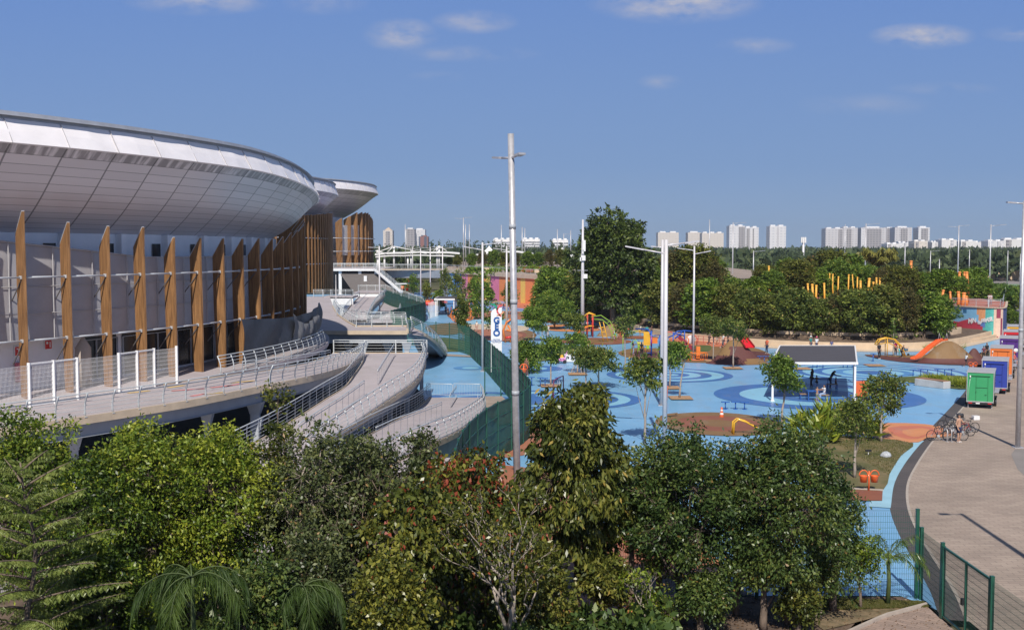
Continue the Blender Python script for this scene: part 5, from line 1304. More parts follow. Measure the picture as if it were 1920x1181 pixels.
# yellow ladder with lime arch by the antenna pole
c = P(1128, 641); tubes('ladder_climber', 'yellow ladder with a lime green arched net by the olive mound', 'climbing frame', c, [
    ('ladder', m_yel, [[(-.3, 0, 2.6), (0, 0, 1.4), (.25, 0, 0)], [(.2, 0, 2.6), (.55, 0, 1.2), (.85, 0, 0)], [(-.1, 0, 1.9), (.4, 0, 1.9)], [(0, 0, 1.3), (.55, 0, 1.3)], [(.1, 0, .7), (.7, 0, .7)]], .06),
    ('arch', m_lime, [[(-1.3, 1.2, 3.2), (0, 1.2, 3.4), (1.2, 1.2, 2.6), (1.9, 1.2, 1.2), (2.0, 1.2, 0)], [(-.9, 1.2, 2.9), (.2, 1.2, 2.8), (1.0, 1.2, 2.1), (1.45, 1.2, 1.0), (1.5, 1.2, 0)]], .05),
    ('rung', m_lime, [[(1.2, 1.2, 2.6), (.7, 1.2, 2.4)], [(1.5, 1.2, 1.9), (1.1, 1.2, 1.8)], [(1.8, 1.2, 1.4), (1.35, 1.2, 1.3)], [(1.9, 1.2, .8), (1.5, 1.2, .8)]], .03)])
c = P(1104, 632); tubes('slide_tower', 'red and yellow play tower with a curved orange slide beside the antenna pole', 'play tower', c, [
    ('post', m_redp, [[(x, y, 0), (x, y, 3.2)] for x, y in ((-.2, 0), (.55, 0), (-.2, 1.1), (.55, 1.1))], .10), ('roof', m_yel, [[(-.6, 0, 2.9), (0, 0, 3.3), (.9, 0, 3.0)], [(-.5, 1, 2.9), (.1, 1, 3.3), (.9, 1, 3.0)]], .12),
    ('slide', m_orp, [[(-.1, -.2, 1.5), (-.9, -.3, 1.2), (-1.5, -.3, .6), (-1.7, -.3, 0)]], .17), ('floor', m_yel, [[(-.3, .2 * k, 1.5), (.7, .2 * k, 1.5)] for k in range(6)], .07)])
# green/yellow frame with climbing panel
c = P(1212, 668); t = tubes('panel_climber', 'yellow panelled climbing frame with blue posts behind two women', 'climbing frame', c, [
    ('post', m_blu, [[(.55, 0, 0), (.55, 0, 2.9)], [(1.7, 1.6, 0), (1.7, 1.6, 2.3)], [(-.9, 3, 2.9), (.3, 1.2, 2.95), (.55, 0, 2.4)]], .09), ('side_post', M('post_purple', (.25, .05, .30), .4), [[(.53, -.1, 1.2), (.53, -.1, 2.3)]], .09),
    ('beam', m_blu, [[(.55, 0, 2.35), (1.7, 1.6, 2.25)], [(.55, .0, .35), (.0, -.6, .45)]], .05), ('bar', m_yel, [[(-.9 + .28 * k, .6, .2), (-.9 + .28 * k, .6, 1.6)] for k in range(5)] + [[(-1.2, .6, 2.7), (.4, .6, 2.7)]], .035), ('ground_bar', m_lime, [[(-2.6, 1.5, 2.6), (-.8, 1.5, 2.75)], [(-2.5, 1.5, 0), (-2.5, 1.5, 2.6)], [(-1.6, .4, 0), (-1.7, .4, 1.4), (-1.2, .2, 1.9), (-.9, .2, 1.3), (-1.0, .2, .2)]], .045)])
b = MB(); b.box((c.x + .1, c.y + .5, 1.95), (.75, .10, 1.5)); b.build('panel', m_yel, t)
b = MB(); b.box((c.x + .95, c.y + .3, 1.75), (.62, .3, .62)); b.build('box', m_orp, t)
b = MB(); b.box((c.x + .2, c.y + .42, 1.0), (.3, .12, .35)); b.build('handle_box', m_lime, t)
# blue tube slide tower with red chute
c = P(1262, 672); t = tubes('chute_climber', 'blue framed slide tower with a dark red chute and a white disc', 'play tower', c, [
    ('frame', m_blu, [[(0, 0, 0), (0, 0, 2.9)], [(1.3, .4, 1.5), (1.3, .4, 3.1)], [(0, 0, 2.7), (.5, 0, 3.0), (1.3, .4, 3.05), (2.3, .4, 2.95)], [(-.6, 0, 2.3), (.4, 0, 2.75), (1.2, .2, 2.5)], [(.2, 0, 2.2), (1.0, .2, 2.9)], [(.1, -.5, .7), (.1, -.5, 0)], [(-.4, -.5, .75), (.6, -.5, .7)], [(.5, 0, 2.4), (1.1, .1, 2.1), (1.3, .4, 1.4)]], .075),
    ('rail', m_redp, [[(-1.3, .6, 2.8), (-.2, .6, 2.9), (1.0, .6, 2.4)], [(2.2, .4, 2.8), (2.7, .3, 2.2), (2.6, 0, 1.5)]], .05)])
b = MB(); b.beam((c.x + .6, c.y, 2.4), (c.x + 2.3, c.y - .6, .9), .45, .3); b.build('chute', M('chute_maroon', (.30, .03, .05), .4), t)
b = MB(); b.lathe([(0, -.04), (.46, -.04), (.5, 0), (.46, .04), (0, .04)], 20); o = b.build('disc', M('disc_pink', (.75, .62, .60), .5), t, local=True); o.location = (1.95, -.1, 2.1); o.rotation_euler = (R(90), 0, 0)
# orange fitness machines and roundabout
c = P(1306, 675); t = tubes('roundabout', 'orange play carousel with a fence of orange rods', 'carousel', c, [
    ('rod', m_orp, [[(-1.1 + .2 * k, -.35 + .03 * k, 0), (-1.05 + .2 * k, -.35, .75)] for k in range(12)], .03), ('hoop', m_orp, [[(1.2 * math.cos(a), .6 * math.sin(a), .05) for a in np.linspace(0, 6.283, 24)], [(1.15 * math.cos(a), .6 * math.sin(a), .8) for a in np.linspace(0, 6.283, 24)]], .045)])
b = MB(); b.box((c.x + .15, c.y, .85), (.42, .4, 1.3)); b.build('hub', m_orp, t)
c = P(1284, 674); tubes('fitness_machine', 'orange curved fitness machine under a dark clothed figure', 'fitness machine', c, [
    ('frame', m_orp, [[(-.2, 0, 0), (.0, 0, .9), (.35, 0, 1.7), (.4, 0, 2.2), (.2, 0, 2.5)], [(.0, .3, 1.5), (-.3, .3, 1.2), (.2, .3, .7), (.9, .3, .1)], [(-.5, 0, .05), (1.0, 0, .05)]], .06)])
# terrace railings of the salmon court, green low climber and toy vehicles
c = P(1350, 645); t = thing('court_railing', 'low dark red railing along the salmon court', 'railing', c); b = MB()
A0, A1_ = P(1290, 641), P(1400, 650)
for z in (.5, .9): b.beam(A0 + Vector((0, 0, z)), A1_ + Vector((0, 0, z)), .05, .05)
b.build('rail', M('rail_red', (.35, .07, .07), .5), t)
for k in range(12): p = A0.lerp(A1_, k / 11); b = MB(); b.beam(p, p + Vector((0, 0, .92)), .06, .06); b.build('post', M('rail_red', (.35, .07, .07)), t)
c = P(1052, 681); t = thing('toy_car', 'pink and yellow toy ride-on car on the grass edge', 'toy car', c)
b = MB(); b.box((c.x, c.y, .42), (1.1, .6, .4), top=(.8, .9)); b.build('body', M('toy_pink', (.65, .25, .50), .4), t, bevel=.05)
b = MB(); b.box((c.x - .05, c.y, .75), (.65, .5, .3), top=(.7, .8)); b.build('cab', m_yel, t)
for sx in (-1, 1):
    for sy in (-1, 1): b = MB(); b.tube([(c.x + sx * .38, c.y + sy * .3, .2), (c.x + sx * .38, c.y + sy * .36, .2)], .2, 12); b.build('wheel', m_black, t)
b = MB(); b.beam((c.x + .4, c.y, .6), (c.x + .65, c.y, 1.3), .08, .08); b.build('push_handle', M('toy_pink', (.65, .25, .5)), t)
c = P(1073, 679); t = thing('market_umbrella_base', 'white toy boat like hull parked on the blue plaza', 'toy boat', c); t.name = 'toy_boat'
b = MB(); b.box((c.x, c.y, .45), (1.5, 1.0, .8), top=(1.15, 1.1)); b.build('hull', m_white, t, bevel=.06)
b = MB(); b.box((c.x + 1.1, c.y + .2, .55), (.9, .8, .7), top=(.6, .9)); b.build('bow', m_white, t)
b = MB(); [b.box((c.x - .45 + .4 * k, c.y - .56, .55), (.16, .03, .2)) for k in range(3)]; b.build('porthole', m_black, t)
# purple hoop behind the big leafy tree
c = P(1037, 768); tubes('swing_frame', 'purple swing frame half hidden behind the big leafy tree', 'swing', c, [('frame', M('purple_red', (.13, .03, .08), .4), [[(0, 0, 0), (.05, 0, 2.2)], [(.05, 0, 2.2), (.5, 1.6, 2.25), (.9, 3.2, 2.2), (.95, 3.2, 0)], [(-.1, .8, 0), (.05, 0, 2.2)]], .05), ('chain', m_steel, [[(.4, 1.2, 2.2), (.4, 1.2, .6)], [(.55, 1.8, 2.2), (.55, 1.8, .6)]], .015), ('seat', m_blu, [[(.4, 1.15, .58), (.55, 1.85, .58)]], .05)])
c = P(1384, 815); tubes('small_slide', 'small yellow curved play rail at the front edge of the brown oval', 'play rail', c, [('rail', m_yel, [[(-.3, 0, .0), (-.25, 0, .8), (.0, 0, 1.0), (.5, 0, .85), (1.4, 0, .35), (1.9, .1, .1)], [(-.3, .5, .0), (-.25, .5, .8), (.0, .5, 1.0), (.5, .5, .85), (1.4, .5, .35)]], .06), ('rung', m_yel, [[(x, 0, z), (x, .5, z)] for x, z in ((0, 1.0), (.5, .85), (1.0, .6))], .03)])
# ------------------------------------------------------------ vegetation
NR = np.random.default_rng(11)
def unit(v): return v / np.maximum(np.linalg.norm(v, axis=-1, keepdims=True), 1e-9)
def leaf_mesh(name, base, axis, L, W, tint, mat, fold=.25):
    n = len(base); axis = unit(axis)
    r = unit(NR.normal(size=(n, 3))); side = unit(np.cross(axis, r)); nrm = np.cross(side, axis)
    L = np.broadcast_to(L, n)[:, None]; W = np.broadcast_to(W, n)[:, None]
    mid = base + axis * L * .45
    v = np.empty((n, 4, 3)); v[:, 0] = base; v[:, 1] = mid + side * W * .5 + nrm * W * fold; v[:, 2] = base + axis * L - nrm * L * .12; v[:, 3] = mid - side * W * .5 + nrm * W * fold
    me = bpy.data.meshes.new(name); me.vertices.add(n * 4); me.vertices.foreach_set('co', v.astype(np.float32).ravel())
    me.loops.add(n * 4); me.loops.foreach_set('vertex_index', np.arange(n * 4, dtype=np.int32))
    me.polygons.add(n); me.polygons.foreach_set('loop_start', np.arange(0, n * 4, 4, dtype=np.int32)); me.polygons.foreach_set('loop_total', np.full(n, 4, dtype=np.int32))
    at = me.attributes.new('tint', 'FLOAT', 'FACE'); at.data.foreach_set('value', np.clip(tint, 0, 1).astype(np.float32))
    me.materials.append(mat); me.update(calc_edges=True); return me
def leaf_mat4(name, c0, c1, c2, c3, rough=.42, trans=.28):
    m = leaf_mat(name, c0, c1, c3, rough, .42 if rough == .6 else trans)
    cr = [x for x in m.node_tree.nodes if x.type == 'VALTORGB'][0].color_ramp
    cr.elements[1].position = .45; k = cr.elements.new(.86); k.color = (*c2, 1); cr.elements[-1].position = .93
    return m
LM_bright = leaf_mat4('leaf_bright', (0.034, 0.066, 0.012), (0.140, 0.213, 0.021), (0.375, 0.410, 0.045), (0.506, 0.473, 0.075))
LM_dark = leaf_mat4('leaf_dark', (0.030, 0.061, 0.018), (0.081, 0.131, 0.032), (0.190, 0.230, 0.052), (0.280, 0.170, 0.050), .38)
LM_olive = leaf_mat4('leaf_olive', (0.039, 0.057, 0.013), (0.125, 0.147, 0.029), (0.290, 0.273, 0.056), (0.473, 0.339, 0.080), .34)
LM_red = leaf_mat4('leaf_red', (0.030, 0.045, 0.012), (0.105, 0.128, 0.024), (0.285, 0.270, 0.045), (0.330, 0.075, 0.038), .34)
LM_dull = leaf_mat4('leaf_dull', (0.036, 0.053, 0.020), (0.101, 0.128, 0.044), (0.215, 0.233, 0.076), (0.391, 0.243, 0.102))
LM_pin = leaf_mat4('leaf_pinnate', (0.041, 0.068, 0.014), (0.149, 0.196, 0.041), (0.257, 0.297, 0.074), (0.405, 0.216, 0.054))
LM_palm = leaf_mat4('leaf_palm', (0.026, 0.065, 0.013), (0.078, 0.143, 0.026), (0.182, 0.247, 0.046), (0.364, 0.338, 0.091), .3)
LM_wood = leaf_mat4('leaf_wood', (0.049, 0.084, 0.020), (0.169, 0.217, 0.044), (0.369, 0.416, 0.073), (0.500, 0.384, 0.121), .6)
LM_wood2 = leaf_mat4('leaf_wood_bright', (0.049, 0.097, 0.019), (0.169, 0.270, 0.041), (0.370, 0.485, 0.069), (0.500, 0.500, 0.092), .6)
LM_far = leaf_mat4('leaf_far', (0.045, 0.067, 0.035), (0.081, 0.118, 0.051), (0.158, 0.189, 0.078), (0.203, 0.210, 0.098), .8)
m_bark = M('bark', (.17, .125, .095), .9, var=.3, scale=4, bump=.6, bscale=20)
m_barkp = M('bark_pale', (.36, .30, .25), .9, var=.3, scale=5, bump=.5, bscale=20)

def crown_points(H, Rc, cb, lobes, lr, seed, flat=1.0, topheavy=.5):
    rn = np.random.default_rng(seed); C = []
    for i in range(lobes):
        t = (i + .5) / lobes; z = cb + (H - cb) * (t ** topheavy * .86)
        prof = math.sin(min(1, (.22 + .78 * t)) * math.pi) ** .55 if t > .3 else .8
        a = i * 2.39996 + rn.uniform(-.4, .4); r = Rc * .66 * prof * rn.uniform(.35, 1.0)
        C.append((r * math.cos(a), r * math.sin(a), z))
    C[-1] = (rn.uniform(-.2, .2) * Rc, rn.uniform(-.2, .2) * Rc, H - lr * .75)
    return np.array(C)
def tree_meshes(H, Rc, cb, lobes, lr, cl, lv, L, W, mat, seed, trunk_r=.12, droop=.3, spread=.16, bark=None, flat=.8, lean=(0, 0), trunks=1, redtop=0.0, tb=.0, topheavy=.6, acc=.015, twigs=.25):
    """returns (crown mesh, trunk MB): lobes x cl clusters x lv leaves"""
    rn = np.random.default_rng(seed); C = crown_points(H, Rc, cb, lobes, lr, seed, topheavy=topheavy)
    N = lobes * cl; ci = np.repeat(np.arange(lobes), cl)
    d = unit(rn.normal(size=(N, 3))); d[:, 2] = d[:, 2] * .9 + .12; d = unit(d)
    rr = lr * (rn.uniform(.25, 1.0, size=(N, 1)) ** .45) * rn.uniform(.6, 1.3, size=(lobes, 1))[ci] * rn.choice([1, 1, 1, 1.25], size=(N, 1))
    cp = C[ci] + d * rr * np.array([1, 1, flat])
    cp = cp[cp[:, 2] > .25]; N = len(cp)
    M_ = N * lv; cj = np.repeat(np.arange(N), lv)
    cen = np.array([0, 0, (H + cb) / 2]); outd = unit(cp - cen)
    ax = unit(rn.normal(size=(M_, 3)) * .8 + outd[cj] * .6 + np.array([0, 0, -droop * 2.0]))
    base = cp[cj] + rn.normal(size=(M_, 3)) * spread
    ctint = rn.normal(.40 + tb, .15, size=N) + rn.normal(0, .09, size=lobes)[ci[:N]]; hz = (cp[:, 2] - cb) / max(.1, H - cb)
    ctint += redtop * np.clip(hz - .55, 0, 1) * 2 * (rn.random(N) > .35)
    tint = ctint[cj] + rn.normal(0, .14, M_); tint = np.clip(tint, 0, .86); tint[rn.random(M_) < acc] = 1.0
    if redtop: m_ = (hz[cj] > .72) & (rn.random(M_) < redtop); tint[m_] = 1.0
    me = leaf_mesh('crown', base, ax, L * rn.uniform(.7, 1.25, M_), W * rn.uniform(.8, 1.2, M_), tint, mat)
    b = MB(); rnd = random.Random(seed)
    lo = Vector((0, 0, 0))
    for tk in range(trunks):
        off = Vector((rnd.uniform(-.3, .3), rnd.uniform(-.3, .3), 0)) if trunks > 1 else Vector((0, 0, 0))
        hb = cb + (H - cb) * .35
        pts = [off * .5]
        for k in range(1, 7):
            t = k / 6; pts.append(off * (.5 + t) + Vector((lean[0] * t * t * hb + rnd.uniform(-.06, .06) * H * .12, lean[1] * t * t * hb + rnd.uniform(-.06, .06) * H * .12, hb * t)))
        b.tube(pts, [trunk_r * (1.15 - .6 * k / 6) / (trunks ** .4) for k in range(7)], 7)
        for i in range(tk, lobes, trunks):
            c = Vector(C[i]); s = pts[rnd.choice([2, 3, 4, 5]) if c.z < hb else rnd.choice([4, 5, 6])]
            if c.z < s.z: s = pts[max(1, min(6, int(c.z / hb * 5)))]
            m = s.lerp(c, .5) + Vector((rnd.uniform(-.1, .1), rnd.uniform(-.1, .1), .12)) * lr
            b.tube([s, m, c], [trunk_r * .42, trunk_r * .28, trunk_r * .12], 5)
            pool = np.where(np.linalg.norm(cp - C[i], axis=1) < lr * 1.1)[0]
            for q in pool[:int(len(pool) * twigs)]: b.tube([c.lerp(m, .3), Vector(cp[q])], [trunk_r * .10, trunk_r * .04], 3, cap=False)
    return me, b
def make_tree(name, label, cat, loc, me, b, bark, group=None, rz=0.0):
    t = thing(name, label, cat, loc, group=group, rz=rz)
    b.build('trunk', bark, t, local=True)
    o = bpy.data.objects.new('crown', me); COL.objects.link(o); o.parent = t
    return t
def X(px, D): return (px - 960) / FPX * D
def top(py, D): return Q(960, py, D).z

# ---- front row
def near(name, label, px, D, py, Rc, mat, seed, cb=1.2, lobes=12, lr=1.25, cl=62, lv=14, L=.16, W=.065, **k):
    lobes = int(lobes * 1.35); lr *= .80; cl = int(cl * .62); lv = int(lv * 1.55); L *= .92; k.setdefault('spread', .12); k.setdefault('twigs', .35)
    H = top(py, D); bark = k.pop('bark', m_bark); me, b = tree_meshes(H, Rc, cb, lobes, lr, cl, lv, L, W, mat, seed, **k)
    return make_tree(name, label, 'tree', (X(px, D), D, 0), me, b, bark, group='front row trees')
near('leafy_tree', 'bright green tree at the left edge just under the deck railing', 35, 33.5, 768, 2.3, LM_bright, 1, lobes=14, cl=80, topheavy=.7, tb=-.04)
near('leafy_tree', 'dark lower green tree behind the fishbone tree at the left', 150, 32, 858, 2.2, LM_bright, 2, lobes=12, cl=70, tb=-.22)
near('leafy_tree', 'broad bright yellow green tree, the left one of the big bright pair', 255, 33, 783, 2.5, LM_bright, 3, lobes=17, cl=88, lr=1.2, tb=.10, L=.14, W=.06)
near('leafy_tree', 'broad bright yellow green tree, the right one of the big bright pair', 405, 33.8, 787, 2.5, LM_bright, 4, lobes=17, cl=88, lr=1.2, tb=.09, L=.14, W=.06)
near('leafy_tree', 'thin dark tree whose tuft reaches above the others before the ramps', 517, 34.5, 727, .75, LM_olive, 5, cb=1.5, lobes=12, lr=.5, cl=26, lv=12, trunk_r=.06, topheavy=.85)
near('leafy_tree', 'dull green open tree with a slanting bare limb left of centre', 575, 34, 800, 2.2, LM_dull, 6, lobes=14, cl=46, lr=1.15, L=.17, W=.07, trunk_r=.14, bark=m_barkp, lean=(-.22, 0), twigs=.5)
near('leafy_tree', 'dull green tree with thin shoots in front of the middle ramp', 690, 35, 806, 2.1, LM_dull, 7, lobes=14, cl=48, lr=1.1, L=.17, W=.07, twigs=.5)
near('leafy_tree', 'slim dull green tuft of a tree in front of the lowest ramp', 792, 35.8, 812, 1.0, LM_dull, 71, cb=1.5, lobes=10, lr=.6, cl=40, L=.16, W=.07, twigs=.5)
near('leafy_tree', 'yellow green tree with rusty red young leaves beside the screened fence', 868, 33.5, 842, 2.25, LM_red, 8, lobes=15, cl=62, lr=1.15, L=.20, W=.10, droop=.75, redtop=.22, acc=.04, topheavy=.7, lv=13)
near('leafy_tree', 'yellowish tree lower left of the rusty leaved one', 775, 31, 905, 1.9, LM_red, 9, lobes=12, cl=54, lr=1.05, L=.19, W=.10, droop=.7, tb=.06, acc=.04, lv=12)
near('leafy_tree', 'tallest front tree with drooping glossy leaves right of the thick lamp post', 1083, 36, 714, 2.9, LM_olive, 10, cb=2.0, lobes=20, cl=66, lr=.95, L=.27, W=.09, droop=.85, spread=.10, lv=12, topheavy=.8, twigs=.4)
near('leafy_tree', 'dark green dense tree in front of the brown oval, left of the dark pair', 1285, 35.5, 798, 2.6, LM_dark, 12, cb=1.15, lobes=16, cl=78, lr=1.1, L=.15, W=.065, acc=.012)
near('leafy_tree', 'dark green dense tree with orange tinged leaves, right of the dark pair', 1487, 35.3, 786, 2.75, LM_dark, 13, cb=1.0, lobes=17, cl=78, lr=1.1, L=.15, W=.065, acc=.015)
near('leafy_tree', 'dark green tree filling the gap between the two dense dark ones', 1388, 36.3, 826, 2.2, LM_dark, 14, cb=1.1, lobes=13, cl=70, lr=1.05, L=.15, W=.065, acc=.02)
near('leafy_tree', 'low dark tree between the glossy tree and the dark group', 1238, 36.9, 866, 1.5, LM_dark, 72, cb=1.2, lobes=10, cl=60, lr=.9, L=.15, W=.065, tb=.05)
near('leafy_tree', 'low dark tree at the right end of the dark group, above the twin stemmed one', 1572, 36.7, 905, 1.15, LM_dark, 73, cb=1.4, lobes=9, cl=50, lr=.75, L=.15, W=.065, tb=.05)
near('shrub', 'low dark shrub among the trunks at the bottom, left of the dark group', 1320, 34.4, 1078, .95, LM_dark, 74, cb=.4, lobes=8, cl=34, lr=.5, L=.15, W=.07, tb=.1)
near('shrub', 'low olive shrub among the trunks at the bottom, under the right dark tree', 1505, 34.6, 1092, .85, LM_olive, 75, cb=.4, lobes=8, cl=30, lr=.45, L=.15, W=.07)
near('leafy_tree', 'smaller dark tree under the glossy tree and left of the dark group', 1185, 36.8, 880, 1.6, LM_dark, 15, cb=2.2, lobes=9, cl=58, lr=.85, L=.15, W=.065)
near('young_tree', 'small crooked light green tree at the mesh fence left of the young palm', 1625, 36.9, 1003, .72, LM_bright, 16, cb=1.0, lobes=8, cl=26, lr=.42, L=.12, W=.055, lv=10, trunk_r=.05, lean=(-.12, 0))
near('young_tree', 'low twin stemmed light green tree right of the dark group', 1550, 35.9, 1040, .9, LM_dark, 17, cb=.9, lobes=8, cl=30, lr=.5, L=.13, W=.06, lv=10, trunk_r=.05, trunks=2, bark=m_barkp, tb=.15)
near('shrub', 'light green shrub at the bottom centre left', 735, 27.5, 1035, 1.15, LM_red, 18, cb=.4, lobes=10, cl=50, lr=.65, L=.15, W=.075, tb=.22, acc=.01)
near('shrub', 'green shrub with broad leaves at the bottom below the bare tree', 1010, 33, 1030, 1.3, LM_olive, 19, cb=.4, lobes=10, cl=40, lr=.7, L=.18, W=.08, tb=.08)
near('shrub', 'mid green shrub between the two bottom palms', 590, 29.5, 985, 1.5, LM_dull, 20, cb=.4, lobes=12, cl=50, lr=.8, L=.15, W=.06, tb=-.02)
near('shrub', 'dark shrub at the very bottom left centre', 470, 27.5, 1040, 1.3, LM_dark, 21, cb=.3, lobes=10, cl=50, lr=.75, L=.16, W=.07, tb=.08)
near('shrub', 'mid green shrub low behind the fishbone tree', 175, 29, 1010, 1.6, LM_bright, 22, cb=.3, lobes=12, cl=56, lr=.9, L=.15, W=.065, tb=-.18)
near('shrub', 'small bright green shrub under the glossy tree', 1130, 35.2, 1045, .95, LM_olive, 23, cb=.8, lobes=8, cl=30, lr=.5, L=.2, W=.08, tb=.15)
near('shrub', 'fresh green shrub at the bottom edge under the dark trees', 1230, 34.5, 1108, .8, LM_bright, 24, cb=.3, lobes=7, cl=26, lr=.45, L=.13, W=.06, lv=8, tb=-.05)
near('leafy_tree', 'dark understorey tree behind the bright pair', 330, 36, 880, 3.0, LM_bright, 25, cb=.8, lobes=16, cl=56, lr=1.3, tb=-.25)
near('leafy_tree', 'dark understorey tree behind the dull green pair', 640, 36.8, 895, 2.0, LM_dark, 26, cb=1.8, lobes=12, cl=50, lr=1.1, tb=-.05)
near('leafy_tree', 'shaded understorey tree behind the rusty leaved one', 905, 36.5, 915, 1.4, LM_dark, 27, cb=1.5, lobes=10, cl=50, lr=.95)
near('shrub', 'low branch mass of light green leaves right below the dark group', 1440, 34.8, 1030, 1.5, LM_dark, 28, cb=1.4, lobes=10, cl=42, lr=.6, L=.14, W=.06, tb=.22)

# ---- fishbone tree: tiers of pinnate branches
def pinnate_tree(loc, H, R0, seed, label):
    rn = random.Random(seed); t = thing('pinnate_tree', label, 'tree', loc, group='front row trees'); b = MB(); B, A_, T = [], [], []
    tr = [Vector((.12 * math.sin(k * 1.1), .1 * math.cos(k), H * k / 10)) for k in range(11)]; b.tube(tr, [.10 * (1.1 - k / 11) for k in range(11)], 7)
    nb = 46
    for i in range(nb):
        f = (i / nb) ** .9; z = .5 + (H - .6) * f; a = i * 2.399 + rn.uniform(-.3, .3); Ln = R0 * (1.02 - f) ** .55 * rn.uniform(.75, 1.1) + .25
        o = Vector((.12 * math.sin(z / H * 11), .1 * math.cos(z / H * 10), z)); d = Vector((math.cos(a), math.sin(a), .28 + .5 * f ** 3))
        pts = [o + d * (Ln * k / 6) + Vector((0, 0, -.16 * Ln * (k / 6) ** 2)) for k in range(7)]
        b.tube(pts, [.030 * (1.1 - k / 7) for k in range(7)], 4)
        n = int(Ln / .13)
        for k in range(1, n + 1):
            u = k / n; q = pts[min(5, int(u * 6))].lerp(pts[min(6, int(u * 6) + 1)], u * 6 % 1)
            for s in (-1, 1):
                sd = Vector((-d.y, d.x, 0)).normalized() * s; rl = (.16 + .36 * math.sin(min(1, u * 1.15) * math.pi)) * rn.uniform(.8, 1.1)
                ax = (sd * 1.0 + d * .55 + Vector((0, 0, .05))).normalized(); m = int(rl / .040)
                tb_ = rn.uniform(.35, .8)
                for j in range(m):
                    w = (j + 1) / m; p = q + ax * (rl * w) + Vector((0, 0, -.12 * w * w * rl * 2))
                    for s2 in (-1, 1):
                        B.append(p); A_.append(ax.cross(Vector((0, 0, 1))) * s2 * .7 + ax * .35 + Vector((0, 0, -.75))); T.append(tb_ + rn.uniform(-.12, .12))
    b.build('trunk', m_bark, t, local=True)
    me = leaf_mesh('crown', np.array(B), np.array(A_), .125, .036, np.array(T), LM_pin, fold=.1); o = bpy.data.objects.new('crown', me); COL.objects.link(o); o.parent = t; return t
pinnate_tree((X(42, 26), 26, 0), top(866, 26), 2.7, 3, 'fishbone tree with tiers of feathery branches in the lower left corner')

# ---- palms
LM_hang = leaf_mat4('leaf_hanging', (.02, .045, .010), (.05, .095, .018), (.11, .17, .03), (.24, .30, .09), .6)
m_stalk = M('palm_stalk', (.07, .10, .03), .7, var=.3, scale=6)
def palm(name, loc, H, Ln, n, label, seed, mat=LM_palm, arch=1.1, leaflets=42, ll=.36, lw=.022, tr=.07, up=.9, crownshaft=True, group='feathery palms', dens=1):
    rn = random.Random(seed); t = thing(name, label, 'palm', loc, group=group); b = MB(); B, A_, T = [], [], []
    b.tube([(0, 0, 0), (.04, 0, H * .5), (0, 0, H)], [tr * 1.3, tr, tr * .8], 8)
    for i in range(n):
        a = i * 2.399 + rn.uniform(-.3, .3); e = up * rn.uniform(.3, 1.1); L = Ln * rn.uniform(.8, 1.1); d = Vector((math.cos(a), math.sin(a), 0)); pts = []
        th = math.atan2(e, .8); ar_ = arch * rn.uniform(.6, 1.25); p = Vector((0, 0, H))
        for k in range(11): pts.append(p.copy()); p = p + (d * math.cos(th) + Vector((0, 0, 1)) * math.sin(th)) * (L / 10); th -= ar_ * .19
        b.tube(pts, [.020 * (1.1 - k / 11) for k in range(11)], 4); tb_ = rn.uniform(.35, .7)
        for k in range(leaflets):
            u = .12 + .88 * k / leaflets; x = u * 10; q = pts[min(9, int(x))].lerp(pts[min(10, int(x) + 1)], x % 1); dr = (pts[min(10, int(x) + 1)] - pts[min(9, int(x))]).normalized()
            for s in (-1, 1):
                sd = Vector((-d.y, d.x, 0)) * s
                B.append(q); A_.append(sd * rn.uniform(.25, .6) + dr * rn.uniform(.2, .6) + Vector((rn.uniform(-.1, .1), rn.uniform(-.1, .1), -.8 + .5 * (1 - u) * .6))); T.append(tb_ + rn.uniform(-.15, .2))
    b.build('trunk', m_stalk, t, local=True); L_ = ll * NR.uniform(.75, 1.15, len(B))
    me = leaf_mesh('fronds', np.array(B), np.array(A_), L_, lw, np.array(T), mat, fold=.05); o = bpy.data.objects.new('fronds', me); COL.objects.link(o); o.parent = t; return t
palm('young_palm', (X(1676, 37.3), 37.3, 0), 1.55, 1.75, 9, 'young feathery palm in front of the mesh fence, bottom right', 2, arch=.9, ll=.34, lw=.022, up=1.6, mat=LM_palm)
palm('young_palm', (X(350, 26), 26, 0), top(1082, 26), 1.75, 10, 'drooping feathery palm at the bottom left', 3, arch=1.45, ll=.66, lw=.022, leaflets=95, mat=LM_hang, up=.7)
palm('young_palm', (X(562, 28), 28, 0), top(1100, 28), 1.6, 9, 'drooping feathery palm at the bottom, right of the first one', 4, arch=1.45, ll=.66, lw=.022, leaflets=95, mat=LM_hang, up=.7)
c = P(761, 618); palm('young_palm', c, 1.6, 1.7, 12, 'small palm on the brown patch behind the see-through fence', 7, arch=1.5, ll=.5, lw=.06, leaflets=14, mat=LM_wood2)
LM_date = leaf_mat4('leaf_date', (.10, .10, .02), (.24, .24, .05), (.40, .36, .09), (.45, .30, .08), .5)
g = Q(1646, 500, 205); palm('date_palm', (g.x, 205, 3.9), Q(1646, 496, 205).z - 3.9, 4.3, 30, 'large yellowish palm crown rising above the wood', 8, arch=.55, ll=1.3, lw=.24, leaflets=22, tr=.4, up=2.6, mat=LM_date)
c = P(1700, 590, 1); palm('date_palm', Q(1893, 545, 190) * 1 , .1, 3.0, 14, 'low palm beside the far road at the right', 9, arch=1.0, ll=.9, lw=.2, leaflets=14, tr=.2, up=1.4)

